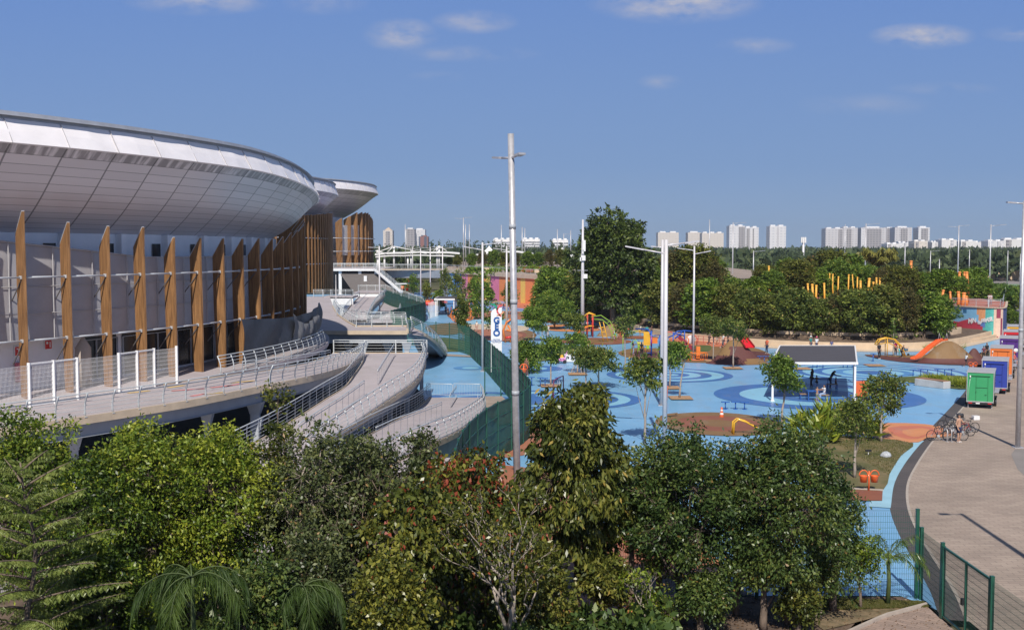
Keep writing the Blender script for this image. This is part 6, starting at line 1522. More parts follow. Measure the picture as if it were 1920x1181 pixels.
# ---- bare branching tree
def bare_tree(loc, H, label, seed, mat=m_barkp, leaves=LM_red, r0=.11, depth=6, nl=700, sp=.55):
    rn = random.Random(seed); t = thing('bare_tree', label, 'tree', loc, group='front row trees'); b = MB(); tips = []
    def grow(p, d, L, r, k):
        pts = [p]; q = p
        for s in range(3):
            d = (d + Vector((rn.uniform(-.22, .22), rn.uniform(-.22, .22), rn.uniform(-.04, .12)))).normalized(); q = q + d * (L / 3); pts.append(q)
        b.tube(pts, [r, r * .88, r * .76, r * .66], 6 if k < 3 else 4)
        if k >= depth: tips.append(q); return
        for s in range(2 if k else 3):
            a = rn.uniform(0, 6.28); nd = (d + Vector((math.cos(a), math.sin(a), .15)) * sp * rn.uniform(.7, 1.2)).normalized(); grow(q, nd, L * rn.uniform(.68, .86), r * .62, k + 1)
        if k > 1: tips.append(q)
    grow(Vector((0, 0, 0)), Vector((.08, 0, 1)), H * .27, r0, 0)
    b.build('trunk', mat, t, local=True)
    idx = NR.integers(0, len(tips), nl); base = np.array([tips[i] for i in idx]) + NR.normal(size=(nl, 3)) * .12
    me = leaf_mesh('crown', base, NR.normal(size=(nl, 3)) + np.array([0, 0, -.6]), .15, .07, NR.normal(.5, .2, nl), leaves); o = bpy.data.objects.new('crown', me); COL.objects.link(o); o.parent = t; return t
bare_tree((X(935, 30), 30, 0), top(905, 30), 'pale nearly bare branching tree at the bottom centre', 5, nl=1500)
bare_tree((X(965, 31.5), 31.5, 0), top(985, 31.5), 'second pale bare stem leaning right at the bottom centre', 8, nl=900, r0=.09)
bare_tree((X(1212, 34), 34, 0), top(1060, 34), 'small grey leafless shrub at the bottom edge', 11, nl=260, r0=.05, leaves=LM_bright)
bare_tree((X(690, 33), 33, 0), top(880, 33), 'brownish bare limbs showing through the dull green trees', 14, nl=500, r0=.10, mat=m_bark, leaves=LM_dull)

# ---- plaza saplings
def sapling(px, py, ptop, Rc, label, seed, mat=LM_wood2, cb=.45, lobes=6, cl=26, lv=9, L=.30, W=.13, lean=0.0, stakes=False, lr=None, flat=.5):
    c = P(px, py); H = Q(px, ptop, c.y).z
    me, b = tree_meshes(H, Rc, H * cb, lobes, lr or Rc * .45, cl, lv, L, W, mat, seed, trunk_r=.075, flat=flat, bark=m_barkp, droop=.15, twigs=.2, lean=(lean, 0), acc=.02)
    t = make_tree('sapling', label, 'tree', c, me, b, m_barkp, group='plaza saplings')
    if stakes:
        for k in range(4): a = k * 1.57 + .5; s = MB(); s.beam((.8 * math.cos(a), .8 * math.sin(a), 0), (.06 * math.cos(a), .06 * math.sin(a), 1.5), .05, .05); s.build('stake', m_barkp, t, local=True)
    return t
sapling(1033, 722, 630, 1.55, 'sapling with a round light crown beside the hedge near the fence', 31)
sapling(1083, 700, 622, 1.9, 'staked sapling right of the toy car', 32, stakes=True)
sapling(1122, 728, 648, 2.3, 'wide flat crowned sapling left of the ringed circle', 33, mat=LM_wood, lobes=9, flat=.35)
sapling(1098, 730, 650, 1.5, 'thin stemmed sapling just left of the wide flat crowned one', 34, mat=LM_wood, flat=.4)
sapling(1209, 832, 665, 1.45, 'tall spindly sapling whose sparse crown hangs over the left of the circle', 35, mat=LM_wood, cb=.62, flat=.45, lobes=7, cl=20)
sapling(1256, 727, 640, 1.45, 'sapling in front of the chute climber', 36)
sapling(1274, 747, 642, .9, 'leaning sapling with a small crown by the lamp post', 37, lean=.16, cb=.7, cl=12)
sapling(1337, 677, 592, 1.7, 'sapling left of the red mound', 38, mat=LM_wood, cb=.55)
sapling(1375, 690, 594, 1.9, 'pale stemmed sapling in front of the red mound', 39, mat=LM_wood, cb=.55)
sapling(1466, 798, 664, 1.45, 'light green sapling with a bent stem at the left pavilion post', 40, lobes=8, cl=36, lean=.1, cb=.5, flat=.6, L=.24)
sapling(1652, 829, 700, 1.55, 'round crowned grey green sapling right of the pavilion', 41, mat=LM_wood, lobes=8, cl=36, L=.22, W=.10, cb=.42, flat=.7)
sapling(1602, 897, 744, 1.25, 'tall thin sapling in front of the ginger bed', 42, mat=LM_wood, lobes=9, cl=28, L=.20, W=.09, cb=.5, flat=.8)
sapling(1675, 668, 600, .1, 'dark bare stem inside the yellow arch climber', 43, cl=2)
sapling(1172, 700, 590, 1.2, 'pale thin stem by the two women, feathery top', 44, mat=LM_wood, cb=.6, cl=12)
sapling(1062, 640, 562, 1.9, 'bushy sapling left of the antenna pole', 45, mat=LM_wood2, L=.4)
sapling(1078, 655, 585, 1.8, 'white stemmed sapling left of the antenna pole', 46, mat=LM_wood, cb=.5, L=.35)
sapling(1000, 640, 572, 1.9, 'dark round tree right of the banner', 47, mat=LM_wood2, cb=.3, lobes=10, cl=44, L=.35)
sapling(985, 700, 640, 1.8, 'hedge like round bush behind the green fence corner', 48, mat=LM_wood2, cb=.1, lobes=10, cl=40, L=.3, flat=.8)
for i, (px, py, pt, r, m_) in enumerate([(905, 640, 515, 1.87, LM_wood2), (888, 600, 522, 1.65, LM_wood), (858, 585, 508, 1.98, LM_wood), (838, 572, 505, 1.98, LM_wood), (868, 640, 556, 1.04, LM_wood), (823, 585, 546, 1.21, LM_wood2), (760, 548, 508, 1.76, LM_wood2), (775, 556, 515, 1.65, LM_wood2), (737, 545, 510, 1.65, LM_wood),
        (955, 590, 530, 1.38, LM_wood), (918, 565, 540, 1.10, LM_wood), (935, 600, 585, 0.66, LM_wood2), (1012, 590, 528, 1.93, LM_wood2), (1030, 605, 545, 1.76, LM_wood2), (800, 570, 530, 1.21, LM_wood), (960, 580, 560, 0.61, LM_wood), (728, 530, 498, 1.65, LM_wood2)]):
    sapling(px, py, pt, r, ['tree over the white shelter behind the banner lamp', 'tree in front of the pink stripe of the wall', 'tree covering the pale blue stripe of the wall', 'tree at the left end of the striped wall', 'small tree by the white frame shelter', 'bush below the left end of the striped wall', 'bush under the footbridge, middle', 'bush under the footbridge, right', 'bush under the footbridge, left',
        'slim tree before the orange stripes', 'low tree before the second pink stripe', 'tiny round shrub on the lilac ground', 'tree at the right end of the striped wall', 'rounded tree left of the big dark one', 'slim tree below the bridge end', 'tiny bush at the foot of the striped wall', 'bush by the concourse stairs'][i], 50 + i, mat=m_, cb=.2, lobes=9, cl=26, lv=8, L=.36, W=.17, flat=1.0, lr=r * .5)

# ginger bed: big blade leaves
def blade_bed(pxs, label, seed, name='ginger_plants', Lr=(.7, 1.5), grp=None, mat=None, n=70, col=None):
    rn = random.Random(seed)
    for i, (px, py, h) in enumerate(pxs):
        c = P(px, py); B, A_, T, LL = [], [], [], []
        for k in range(n):
            a = rn.uniform(0, 6.28); r = rn.uniform(0, .75); z = rn.uniform(.05, h * .62); B.append((r * math.cos(a), r * math.sin(a), z)); A_.append((math.cos(a) * rn.uniform(.2, 1), math.sin(a) * rn.uniform(.2, 1), rn.uniform(.15, 1.1))); T.append(rn.uniform(.4, .95)); LL.append(rn.uniform(*Lr))
        me = leaf_mesh(name, np.array(B), np.array(A_), np.array(LL), .20 if Lr[0] > .3 else .05, np.array(T), mat or LM_bright, fold=.2)
        o = bpy.data.objects.new(name, me); COL.objects.link(o); o.location = c; tag(o, label[i], 'plant', grp)
blade_bed([(1505, 826, 2.0), (1530, 820, 2.4), (1556, 815, 2.5), (1580, 822, 2.4), (1604, 818, 2.0), (1622, 824, 1.5), (1545, 832, 1.6)], ['ginger clump at the far left of the big leaved bed', 'second ginger clump from the left in the big leaved bed', 'middle ginger clump, the tallest behind', 'ginger clump right of the middle one', 'ginger clump near the right end of the bed', 'low ginger clump at the right end of the bed', 'front ginger clump low in the bed'], 3, grp='ginger clumps', n=110)
blade_bed([(1785, 724, 1.0), (1800, 726, 1.0), (1812, 728, 1.0), (1742, 714, .6), (1760, 715, .7)], ['green grassy clump right of the concrete planter', 'middle grassy clump by the green trailer', 'grassy clump touching the green trailer', 'small yellow clump behind the planter, left', 'yellow clump behind the planter, right'], 4, name='grass_clump', Lr=(.28, .6), grp='yellow green clumps', n=260)
blade_bed([(1660, 650, 1.6), (1690, 652, 1.4), (1640, 651, 1.2), (1712, 650, .6), (1797, 660, 1.0), (1742, 655, .5)], ['grey green agave like shrub at the wall, left of the stroller', 'dark shrub at the wall behind the stroller', 'shrub at the wall left end near the arch climber', 'tiny plant in front of the wall', 'small plant beside the orange slide top', 'tiny plant at the foot of the wall near the dome'], 5, name='wall_plant', Lr=(.3, .8), grp='plants along the terrace wall', n=80, mat=LM_wood)
LM_olive2 = leaf_mat4('leaf_olive_wood', (0.060, 0.070, 0.014), (0.169, 0.195, 0.036), (0.338, 0.344, 0.067), (0.500, 0.375, 0.109), .6)
LM_dusk = leaf_mat4('leaf_dusk', (0.062, 0.058, 0.022), (0.156, 0.144, 0.043), (0.281, 0.245, 0.073), (0.469, 0.245, 0.097), .6)
LM_fresh = leaf_mat4('leaf_fresh', (0.038, 0.073, 0.010), (0.139, 0.230, 0.025), (0.278, 0.375, 0.050), (0.443, 0.460, 0.080), .55)
# ---- the wood on the mound
protos = []
for i, (H, R0, mat, lo, L, W, fl) in enumerate([(7.5, 3.4, LM_olive2, 15, .42, .20, .6), (8.5, 3.6, LM_wood2, 15, .42, .21, .7), (9.0, 3.2, LM_dusk, 12, .36, .15, .8), (6.5, 3.6, LM_wood, 13, .36, .16, .5), (8.0, 3.4, LM_fresh, 14, .46, .24, .75)]):
    protos.append(tree_meshes(H, R0, H * .12, lo + 8, R0 * .36, 34, 10, L, W, mat, 80 + i, trunk_r=.16, flat=fl, droop=.2, twigs=.05, acc=.02))
PT = [None] * 5
def wood(px, D, z, ptop, kind, label, grp='trees of the wooded mound', name='park_tree', x=None, sx=1.0):
    H0 = [7.5, 8.5, 9.0, 6.5, 8.0][kind]; h = Q(960, ptop, D).z - z; s = max(.3, h / H0)
    loc = (X(px, D) if x is None else x, D, z)
    if PT[kind] is None:
        t = make_tree(name, label, 'tree', loc, protos[kind][0], protos[kind][1], m_bark, group=grp); PT[kind] = t
        t.scale = (s * sx, s * sx, s)
    else: t = copy_tree(PT[kind], loc=loc, rz=random.uniform(0, 6.28), label=label, scale=(s * sx, s * sx, s)); t['group'] = grp; t.name = name
    return t
DESC = ['mid green', 'light green', 'dusky green', 'feathery olive', 'fresh green']
SIZE = {0: 'rounded', 1: 'leafy', 2: 'upright', 3: 'spreading', 4: 'broad'}
def lab(k, px, row): return '%s %s tree %s %s' % (SIZE[k], DESC[k].split()[-1], row, where(px))
def where(px):
    names = [(1010, 'at the far left end'), (1060, 'at the left end'), (1110, 'left of the big dark tree'), (1165, 'at the foot of the big dark tree'), (1220, 'right of the big dark tree'), (1265, 'behind the thick lamp post'), (1310, 'by the two armed lamp'), (1360, 'above the salmon court'), (1410, 'above the red mound'), (1460, 'at the middle'), (1510, 'behind the pavilion left half'), (1560, 'behind the pavilion right half'), (1610, 'by the yellow poles'), (1660, 'below the date palm'), (1710, 'in the right half'), (1760, 'near the mural'), (1810, 'beside the mural'), (3000, 'at the far right end')]
    for a, n in names:
        if px < a: return n
def wall_D(px):
    q = min(wl, key=lambda p: abs(960 + FPX * p.x / p.y - px)); return q.y
front = [(1040, 168, .3, 560, 1), (1118, 163, .4, 545, 0), (1160, 160, .6, 560, 2), (1205, 156, .8, 545, 1), (1240, 158, 1.3, 520, 0), (1285, 154, 1.2, 515, 2), (1325, 152, 1.2, 520, 4), (1365, 151, 1.4, 540, 0), (1408, 150, 1.6, 545, 3), (1448, 149, 1.7, 548, 0), (1490, 148, 1.7, 540, 3), (1530, 147.5, 1.7, 550, 3), (1575, 147, 1.7, 552, 2), (1612, 146, 1.7, 548, 3), (1655, 146, 1.8, 538, 0), (1700, 147, 1.8, 540, 2), (1735, 149, 2.0, 548, 4), (1765, 151, 2.2, 552, 1)]
mid = [(1040, 200, 0, 515, 4), (1075, 190, .5, 505, 1), (1105, 182, 1.5, 498, 0), (1190, 172, 3, 505, 2), (1225, 168, 3.5, 490, 1), (1262, 170, 3.9, 468, 2), (1300, 168, 3.9, 466, 0), (1335, 166, 3.9, 478, 2), (1375, 163, 3.5, 520, 1), (1415, 163, 3.5, 508, 4), (1450, 164, 3.9, 498, 1), (1490, 166, 3.9, 488, 0), (1530, 172, 3.9, 492, 4), (1568, 174, 3.9, 484, 1), (1605, 174, 3.6, 500, 1), (1655, 172, 3.8, 508, 2), (1690, 163, 3.6, 505, 0), (1728, 164, 3.8, 508, 1), (1770, 163, 3.8, 510, 4), (1800, 166, 3.9, 520, 1)]
back = [(1060, 225, 0, 500, 2), (1040, 215, 0, 508, 4), (1240, 190, 3.9, 476, 0), (1290, 195, 3.9, 470, 4), (1340, 190, 3.9, 480, 1), (1400, 190, 3.9, 515, 4), (1436, 195, 3.9, 500, 0), (1475, 190, 3.9, 486, 1), (1520, 195, 3.9, 480, 2), (1555, 190, 3.9, 470, 0), (1590, 195, 3.9, 480, 4), (1628, 192, 3.9, 492, 1), (1672, 190, 3.9, 500, 0), (1712, 195, 3.9, 505, 2), (1752, 192, 3.9, 508, 0), (1792, 195, 3.9, 500, 1), (1824, 192, 2, 505, 4), (1838, 185, 1, 512, 1)]
for row, L_ in (('in front', front), ('in mid wood', mid), ('at the rear', back)):
    for (px, D, z, pt, k) in L_:
        if row == 'in front' and px > 1110:
            D = wall_D(px) + 4.0; z = .9
        wood(px, D, z, pt + ((px * 7) % 13 - 6) * 1.5, k, lab(k, px, row), sx=1.05 + ((px * 3) % 7) * .05)
# big dark tree
me, b = tree_meshes(19.2, 10.0, 3.0, 46, 2.5, 52, 11, .55, .30, leaf_mat4('leaf_big', (.028, .045, .012), (.075, .115, .022), (.17, .22, .045), (.22, .25, .06), .5), 99, trunk_r=.45, flat=.8, droop=.3, twigs=.02, topheavy=.85)
D = 168; t = make_tree('giant_tree', 'huge dark green tree towering over the wood right of the antenna pole', 'tree', (X(1150, D), D, .3), me, b, m_bark)
t.scale = (1.0, 1.0, (Q(960, 394, D).z - .3) / 19.2)
# street trees on the terrace and beyond the right end
for i, (px, D, z, pt, k) in enumerate([(905, 300, 7, 470, 2), (925, 305, 7, 468, 1), (945, 310, 7, 472, 0), (990, 300, 7, 470, 4), (1010, 300, 7, 472, 1), (1030, 296, 7, 468, 2), (1052, 300, 7, 466, 0), (858, 310, 7, 478, 0), (843, 330, 7, 482, 4), (885, 310, 7, 474, 1), (968, 306, 7, 474, 2)]):
    wood(px, D, z, pt, k, 'terrace tree number %s from the left above the striped wall' % ['three', 'five', 'six', 'eight', 'nine', 'ten', 'eleven', 'two', 'one', 'four', 'seven'][i], grp='terrace trees', name='terrace_tree', sx=1.2)
for i, (px, D, z, pt, k) in enumerate([(1880, 200, 0, 530, 1), (1862, 240, 0, 530, 4), (1902, 215, 0, 535, 0), (1845, 260, 0, 528, 1), (1925, 180, 0, 590, 4), (1900, 175, 0, 598, 1)]):
    wood(px, D, z, pt, k, ['round road side tree just left of the right lamp', 'small tree by the sand verge', 'second round road side tree near the right edge', 'slim young tree by the car park', 'hedge at the right edge below the road', 'low hedge piece behind the mural pavement'][i], grp='roadside trees', name='roadside_tree', sx=1.5)
# ---- distant woods: nobody could count them
def far_woods(name, spots, label, mat, per=34, seed=0, conif=False):
    rn = np.random.default_rng(seed); B, A_, T, LL = [], [], [], []
    for (x, y, h, w) in spots:
        n = per; d = unit(rn.normal(size=(n, 3))); d[:, 2] = abs(d[:, 2])
        if conif: zz = rn.random(n); q = np.stack([d[:, 0] * w * (1 - zz) * .9, d[:, 1] * w * (1 - zz) * .9, h * (.15 + .85 * zz)], 1)
        else: q = d * np.array([w, w, h * .6]) + np.array([0, 0, h * .38])
        B.append(q + np.array([x, y, 0])); A_.append(d * .6 + rn.normal(size=(n, 3)) * .7); T.append(np.clip(rn.normal(.45, .1) + rn.normal(0, .16, n), 0, .86)); LL.append(np.full(n, w * (.75 if not conif else .5)))
    me = leaf_mesh(name, np.concatenate(B), np.concatenate(A_), np.concatenate(LL), np.concatenate(LL) * .6, np.concatenate(T), mat)
    o = bpy.data.objects.new(name, me); COL.objects.link(o); tag(o, label, 'woods', kind='stuff'); return o
rn = random.Random(4); S = []
for _ in range(3600):
    D = 330 * (5.0 ** rn.random()); px = rn.uniform(600, 2050)
    if px > 1370 and D < 430: continue
    if px < 1100 and D < 420: continue
    k = (D / 600); S.append((X(px, D), D, rn.uniform(6.5, 9.5) * min(1.15, .8 + k * .25), rn.uniform(3.5, 6) * max(1, k * .8)))
far_woods('distant_woods', S, 'continuous dark band of distant woods below the skyline', LM_far, per=26, seed=1)
S = []
for _ in range(230):
    D = rn.uniform(640, 760); px = rn.uniform(690, 1090)
    if 735 < px < 755: continue
    S.append((X(px, D), D, rn.uniform(11, 18.0 if px > 790 else 15.5), rn.uniform(1.6, 3)))
far_woods('distant_conifers', S, 'ragged row of distant conifers between the towers and the left mid rises', LM_far, per=60, seed=2, conif=True)
# ground cover under the mound trees and in the front bed
S = []
for _ in range(900):
    i = rn.randrange(6, len(rows[0])); p = Vector(rows[2][i]); S.append((p.x + rn.uniform(-.5, .5), p.y + rn.uniform(-2.2, 9), rn.uniform(.5, 1.9), rn.uniform(.5, 1.1)))
far_woods('undergrowth', [(x, y, h + 1.3, w) for x, y, h, w in S], 'dry reddish green undergrowth below the mound trees', LM_red, per=26, seed=3)
S = [(rn.uniform(-13, 5), rn.uniform(24, 34), rn.uniform(.5, 1.6), rn.uniform(.25, .5)) for _ in range(420)]
far_woods('ground_cover', S, 'low green ground cover between the front trees', LM_dark, per=40, seed=4)
n = 5200; xy = np.stack([NR.uniform(-16, 14, n), NR.uniform(30, 38.2, n), np.full(n, .006)], 1)
me = leaf_mesh('leaf_litter', xy, np.stack([NR.normal(size=n), NR.normal(size=n), NR.uniform(0, .3, n)], 1), .10, .05, NR.uniform(0, 1, n), leaf_mat('litter', (.10, .06, .035), (.22, .13, .07), (.34, .22, .12))); o = bpy.data.objects.new('leaf_litter', me); COL.objects.link(o); tag(o, 'dry fallen leaves on the soil below the front trees', 'leaf litter', kind='stuff')
n = 24000; k = NR.random(n); a0, a1 = P(1520, 1150), P(1735, 1130); xy = np.stack([a0.x + (a1.x - a0.x) * k, 36.6 + 1.45 * NR.random(n) * (.35 + .65 * (1 - k)) + .4 * k, np.full(n, .008)], 1)
me = leaf_mesh('grass', xy, np.stack([NR.normal(size=n) * .4, NR.normal(size=n) * .4, np.ones(n)], 1), .09, .014, NR.uniform(.2, 1, n), leaf_mat('grass_blades', (.06, .08, .02), (.13, .15, .03), (.26, .20, .09))); o = bpy.data.objects.new('grass', me); COL.objects.link(o); tag(o, 'short patchy grass along the mesh fence at the bottom right', 'grass', kind='stuff')
n = 30000; c0, c1 = P(1500, 900), P(1700, 835); xs = NR.uniform(20, 32, n); ys = NR.uniform(53, 70, n)
lw_ = [(p.x, p.y) for p in spline_poly([(1480, 826), (1560, 818), (1640, 822), (1712, 832), (1690, 855), (1668, 890), (1655, 921), (1585, 918), (1500, 900), (1440, 860)], 1.5)]
def inside(x, y, poly):
    r = np.zeros(len(x), bool); j = len(poly) - 1
    for i in range(len(poly)):
        xi, yi = poly[i]; xj, yj = poly[j]; m_ = ((yi > y) != (yj > y)) & (x < (xj - xi) * (y - yi) / (yj - yi + 1e-12) + xi); r ^= m_; j = i
    return r
m_ = inside(xs, ys, lw_); xy = np.stack([xs[m_], ys[m_], np.full(m_.sum(), .02)], 1); n = len(xy)
me = leaf_mesh('grass', xy, np.stack([NR.normal(size=n) * .5, NR.normal(size=n) * .5, np.ones(n)], 1), .10, .03, NR.uniform(.1, 1, n), bpy.data.materials['grass_blades']); o = bpy.data.objects.new('grass', me); COL.objects.link(o); tag(o, 'dry short grass on the lawn with the twin bin', 'grass', kind='stuff')
# ------------------------------------------------------------ mural wall
def mural_color(x, y):
    """x, y in enlarged-photo units; returns a material index"""
    def wave(x):
        K = [(460, 560), (510, 650), (620, 682), (720, 650), (860, 600), (980, 675), (1080, 745), (1130, 830), (1200, 965), (1230, 1100)]
        for (a, b), (c, d) in zip(K, K[1:]):
            if a <= x <= c: return b + (d - b) * (x - a) / (c - a)
        return 2000
    if x > 1515: return 7
    if x > 1360 - (y - 410) * .02:
        ex = (x - 1432) / 52.0; ey = (y - 520) / 110.0
        if (ex * ex + ey * ey < 1 and y < 600) or (y >= 600 and (1365 < x < 1500) and not (1388 + max(0, (y - 760)) * .1 < x < 1462)): return 5
        return 4
    if x > 1185 and y < 410 + 560 and x > 1185 - (y - 700) * .0 and not (y > wave(x)): return 3
    if y > wave(x) and x < 1215 and not (x < 540 - (y < 700) * 20): return 1 if x < 1100 else 5
    if 1000 < x < 1172 and y < 690 - abs(x - 1085) ** 2 * .012 * (1 if x > 1085 else 2.2): return 2
    if 1080 < x < 1190 and (x > 1165 or y > 640): return 6 if y < 800 else 3
    if 615 < x < 700 and 430 < y < 600 and ((x - 655) ** 2 / 1500 + (y - 515) ** 2 / 7500 > .45) and ((x - 655) ** 2 / 1800 + (y - 515) ** 2 / 8500 < 1): return 8
    if 690 < x < 795 and 425 < y < 500 and abs(math.sin(x * .05)) > .5: return 8
    return 0
m_mur = [M('mural_sky', (.22, .50, .74), .7, var=.06), M('mural_red', (.50, .055, .09), .7, var=.08), M('mural_orange', (.78, .36, .17), .7), M('mural_teal', (.11, .50, .45), .7), M('mural_skin', (.72, .52, .40), .7), M('mural_maroon', (.28, .04, .08), .7), M('mural_blue', (.12, .24, .55), .7), M('mural_navy', (.06, .09, .24), .7), M('mural_ink', (.03, .16, .32), .7)]
mp_ = smooth_line([(X(1783, 160), 160, 0), (X(1810, 157), 157, 0), (X(1840, 154.5), 154.5, 0), (X(1865, 153), 153, 0), (X(1881, 153), 153, 0), (X(1886.5, 155), 155, 0), (X(1888, 160), 160, 0), (X(1889, 172), 172, 0)], .35)
mw = thing('mural_wall', 'curved retaining wall with a red, blue and teal mural and white lettering', 'wall', mp_[len(mp_) // 2])
b = MB(); nv = 46; ztop = 4.0
b.grid([[(p.x, p.y, -.2 + (ztop + .2) * k / nv) for p in mp_] for k in range(nv + 1)], smooth=False)
ncol = len(mp_) - 1; cen = []
for r in range(nv):
    for q in range(ncol):
        p = (mp_[q] + mp_[q + 1]) / 2; px = 960 + FPX * p.x / p.y; z = -.2 + (ztop + .2) * (r + .5) / nv; py = 468 + (12 - z) * FPX / p.y
        b.m[r * ncol + q] = mural_color((px - 1740) * 10.67, (py - 540) * 10.67) if q < ncol * .86 else 7
b.build('painted_face', m_mur, mw)
b = MB()
for p, q in zip(mp_, mp_[1:]): b.beam(p + Vector((0, 0, ztop + .04)), q + Vector((0, 0, ztop + .04)), .3, .10)
b.build('coping', m_cream, mw)
railing(mw, [p + Vector((-.2, .6, ztop)) for p in mp_ if True], curved=False, step=1.9, h=1.15, bars=3)
for ch, px, py, s_ in [('M', 1820, 602.5, 1.1), ('S', 1825, 601.5, 1.0), ('N', 1830.5, 601, 1.0), ('i', 1836, 604.5, .8), ('n', 1840, 604.8, .8), ('B', 1846, 602.5, 1.0), ('R', 1850, 601, .9), ('A', 1853.5, 600, .9), ('S', 1857, 599, .9), ('I', 1859.5, 598.5, .9), ('L', 1862, 598, .9)]:
    q = min(mp_[:int(len(mp_) * .7)], key=lambda p: abs(960 + FPX * p.x / p.y - px)); i = mp_.index(q); d = (mp_[i + 1] - mp_[i - 1]); n_ = Vector((d.y, -d.x, 0)).normalized()
    text_mesh(ch, s_ * .85, m_white, mw, q + n_ * .06 + Vector((0, 0, Q(px, py, q.y).z)), rot=(R(90), 0, math.atan2(d.y, d.x)), bold=.03, name='lettering')
b = MB(); b.poly([(p.x, p.y + .05, 3.98) for p in mp_] + [(X(1889, 172) + 2, 200, 3.98), (40, 215, 3.98), (46, 164, 3.98)]); struct(b.build('plateau', bpy.data.materials['plateau_paving']))
b = MB()
for p, q in ((Vector((X(1800, 152), 152, 0)), Vector((X(1806, 157), 157, 0))), (Vector((X(1836, 147), 147, 0)), Vector((X(1842, 154), 154, 0)))): pass
w3 = smooth_line([(X(1745, 143), 143, 0), (X(1810, 143.5), 143.5, 0), (X(1850, 148), 148, 0), (X(1872, 153), 153, 0)], 1)
wall_ribbon('retaining_wall', 'short cream kerb wall rising to the mural at its right end', w3, .4, .5, m_beige, group='terrace walls')
# road to the right of the mural
sheet('road', [P(1890, 640), P(1905, 690), P(2000, 700), P(2000, 575), P(1885, 575)], .03, m_asph2)

# ------------------------------------------------------------ striped wall with terrace, bridge
A_, B_ = Vector((X(833, 288), 288, 0)), Vector((X(1125, 222), 222, 0)); TZ0, TZ1 = 7.0, 6.2
def swp(px):
    """point on the wall line seen at photo column px"""
    k = (px - 960) / FPX; d = B_ - A_; t = (k * A_.y - A_.x) / (d.x - k * d.y); return A_ + d * t, t
sw_ = thing('striped_wall', 'long wall painted in pink, orange, yellow and blue stripes below the terrace', 'wall', A_)
cols = {'p': M('stripe_pink', (.74, .22, .36), .7), 'o': M('stripe_orange', (.80, .27, .10), .7), 'y': M('stripe_yellow', (.82, .55, .13), .7), 'b': M('stripe_blue', (.07, .20, .44), .7), 'l': M('stripe_sky', (.28, .45, .68), .7), 'c': m_cream}
seq = [(833, 'l'), (850, 'b'), (866, 'p'), (877, 'o'), (892, 'y'), (902, 'o'), (910, 'y'), (920, 'p'), (936, 'o'), (948, 'y'), (953, 'o'), (960, 'y'), (967, 'o'), (976, 'y'), (985, 'o'), (1002, 'y'), (1012, 'p'), (1030, 'o'), (1050, 'b'), (1075, 'p'), (1100, 'o'), (1125, None)]
b = MB(); ks = list(cols)
for (x0, c), (x1, _) in zip(seq, seq[1:]):
    p, t0 = swp(x0); q, t1 = swp(x1); z0, z1 = lerp(TZ0, TZ1, t0) - .9, lerp(TZ0, TZ1, t1) - .9
    b.poly([(p.x, p.y, -.3), (q.x, q.y, -.3), (q.x, q.y, z1), (p.x, p.y, z0)], ks.index(c))
b.build('painted_face', [cols[k] for k in ks], sw_)
b = MB(); b.beam(A_ + Vector((0, -.15, TZ0 - .45)), B_ + Vector((0, -.15, TZ1 - .45)), .5, .95); b.build('parapet', m_cream, sw_)
railing(sw_, [A_ + Vector((0, 0, TZ0)), B_ + Vector((0, 0, TZ1))], curved=False, step=2.2, h=1.2, bars=2)
sheet('terrace', [], 0, m_pave) if False else None
b = MB(); b.poly([(A_.x, A_.y, TZ0 - .02), (B_.x, B_.y, TZ1 - .02), (B_.x + 45, 225, 6.3), (60, 420, 7.5), (A_.x - 4, 420, 7.5)]); struct(b.build('terrace', m_pave))
b = MB()
for px0, px1, D in ((907, 935, 268), (1088, 1120, 252), (1000, 1028, 262)): p = Vector((X(px0, D), D, TZ0 - .3)); q = Vector((X(px1, D), D, TZ0 - .3)); 
for i, (px0, px1, D, c) in enumerate([(905, 922, 275, .7), (926, 936, 272, .8), (985, 1000, 262, .5), (1002, 1016, 258, .6)]):
    t = thing('planter_box', ['left cream', 'second cream', 'third rust', 'right cream'][i] + ' planter box on the terrace above the striped wall', 'planter', (X(px0, D), D, 6.7), group='terrace planters')
    b = MB(); p = Vector((X(px0, D), D, 7.1)); q = Vector((X(px1, D), D, 7.1)); b.beam(p, q, 1.2, c + .2); b.build('box', m_beige if i != 2 else m_rust, t)
S = [(X(px, D), D, .1, .0) for px, D in []]
def terrace_green(name, spots, label, mat, seed):
    o = far_woods(name, [(X(px, D), D, h, w) for px, D, h, w in spots], label, mat, per=60, seed=seed)
    o.location.z = 6.2; return o
rn = random.Random(9)
terrace_green('shrubbery', [(rn.uniform(880, 1080), rn.uniform(262, 300), rn.uniform(.8, 1.6), rn.uniform(.6, 1.2)) for _ in range(60)], 'yellow green shrubbery on the terrace above the striped wall', LM_fresh, 21)
terrace_green('flower_bed', [(rn.uniform(985, 1030), rn.uniform(268, 280), rn.uniform(.8, 1.2), rn.uniform(.6, 1.0)) for _ in range(60)], 'orange flower bed on the terrace right of the thick lamp post', leaf_mat4('leaf_flower', (.25, .12, .02), (.5, .22, .02), (.62, .33, .03), (.3, .3, .05), .6), 22)
br = thing('footbridge', 'grey footbridge from the concourse to the striped wall', 'bridge', (X(780, 292), 292, 0))
pa_, pb_ = Vector((X(715, 303), 303, 6.6)), Vector((X(836, 287), 287, 6.9))
b = MB(); b.beam(pa_, pb_, 5, .35); b.build('deck_slab', m_cream, br)
b = MB(); b.beam(pa_ + Vector((2, -1.8, -1.2)), pb_ + Vector((-1.5, -1.8, -1.1)), .5, 2.0); b.build('girder', m_girder, br)
b = MB(); b.box((pb_.x, pb_.y + 3, 3.0), (2.4, 6, 6.0)); b.build('abutment', M('abut_dark', (.12, .13, .16)), br)
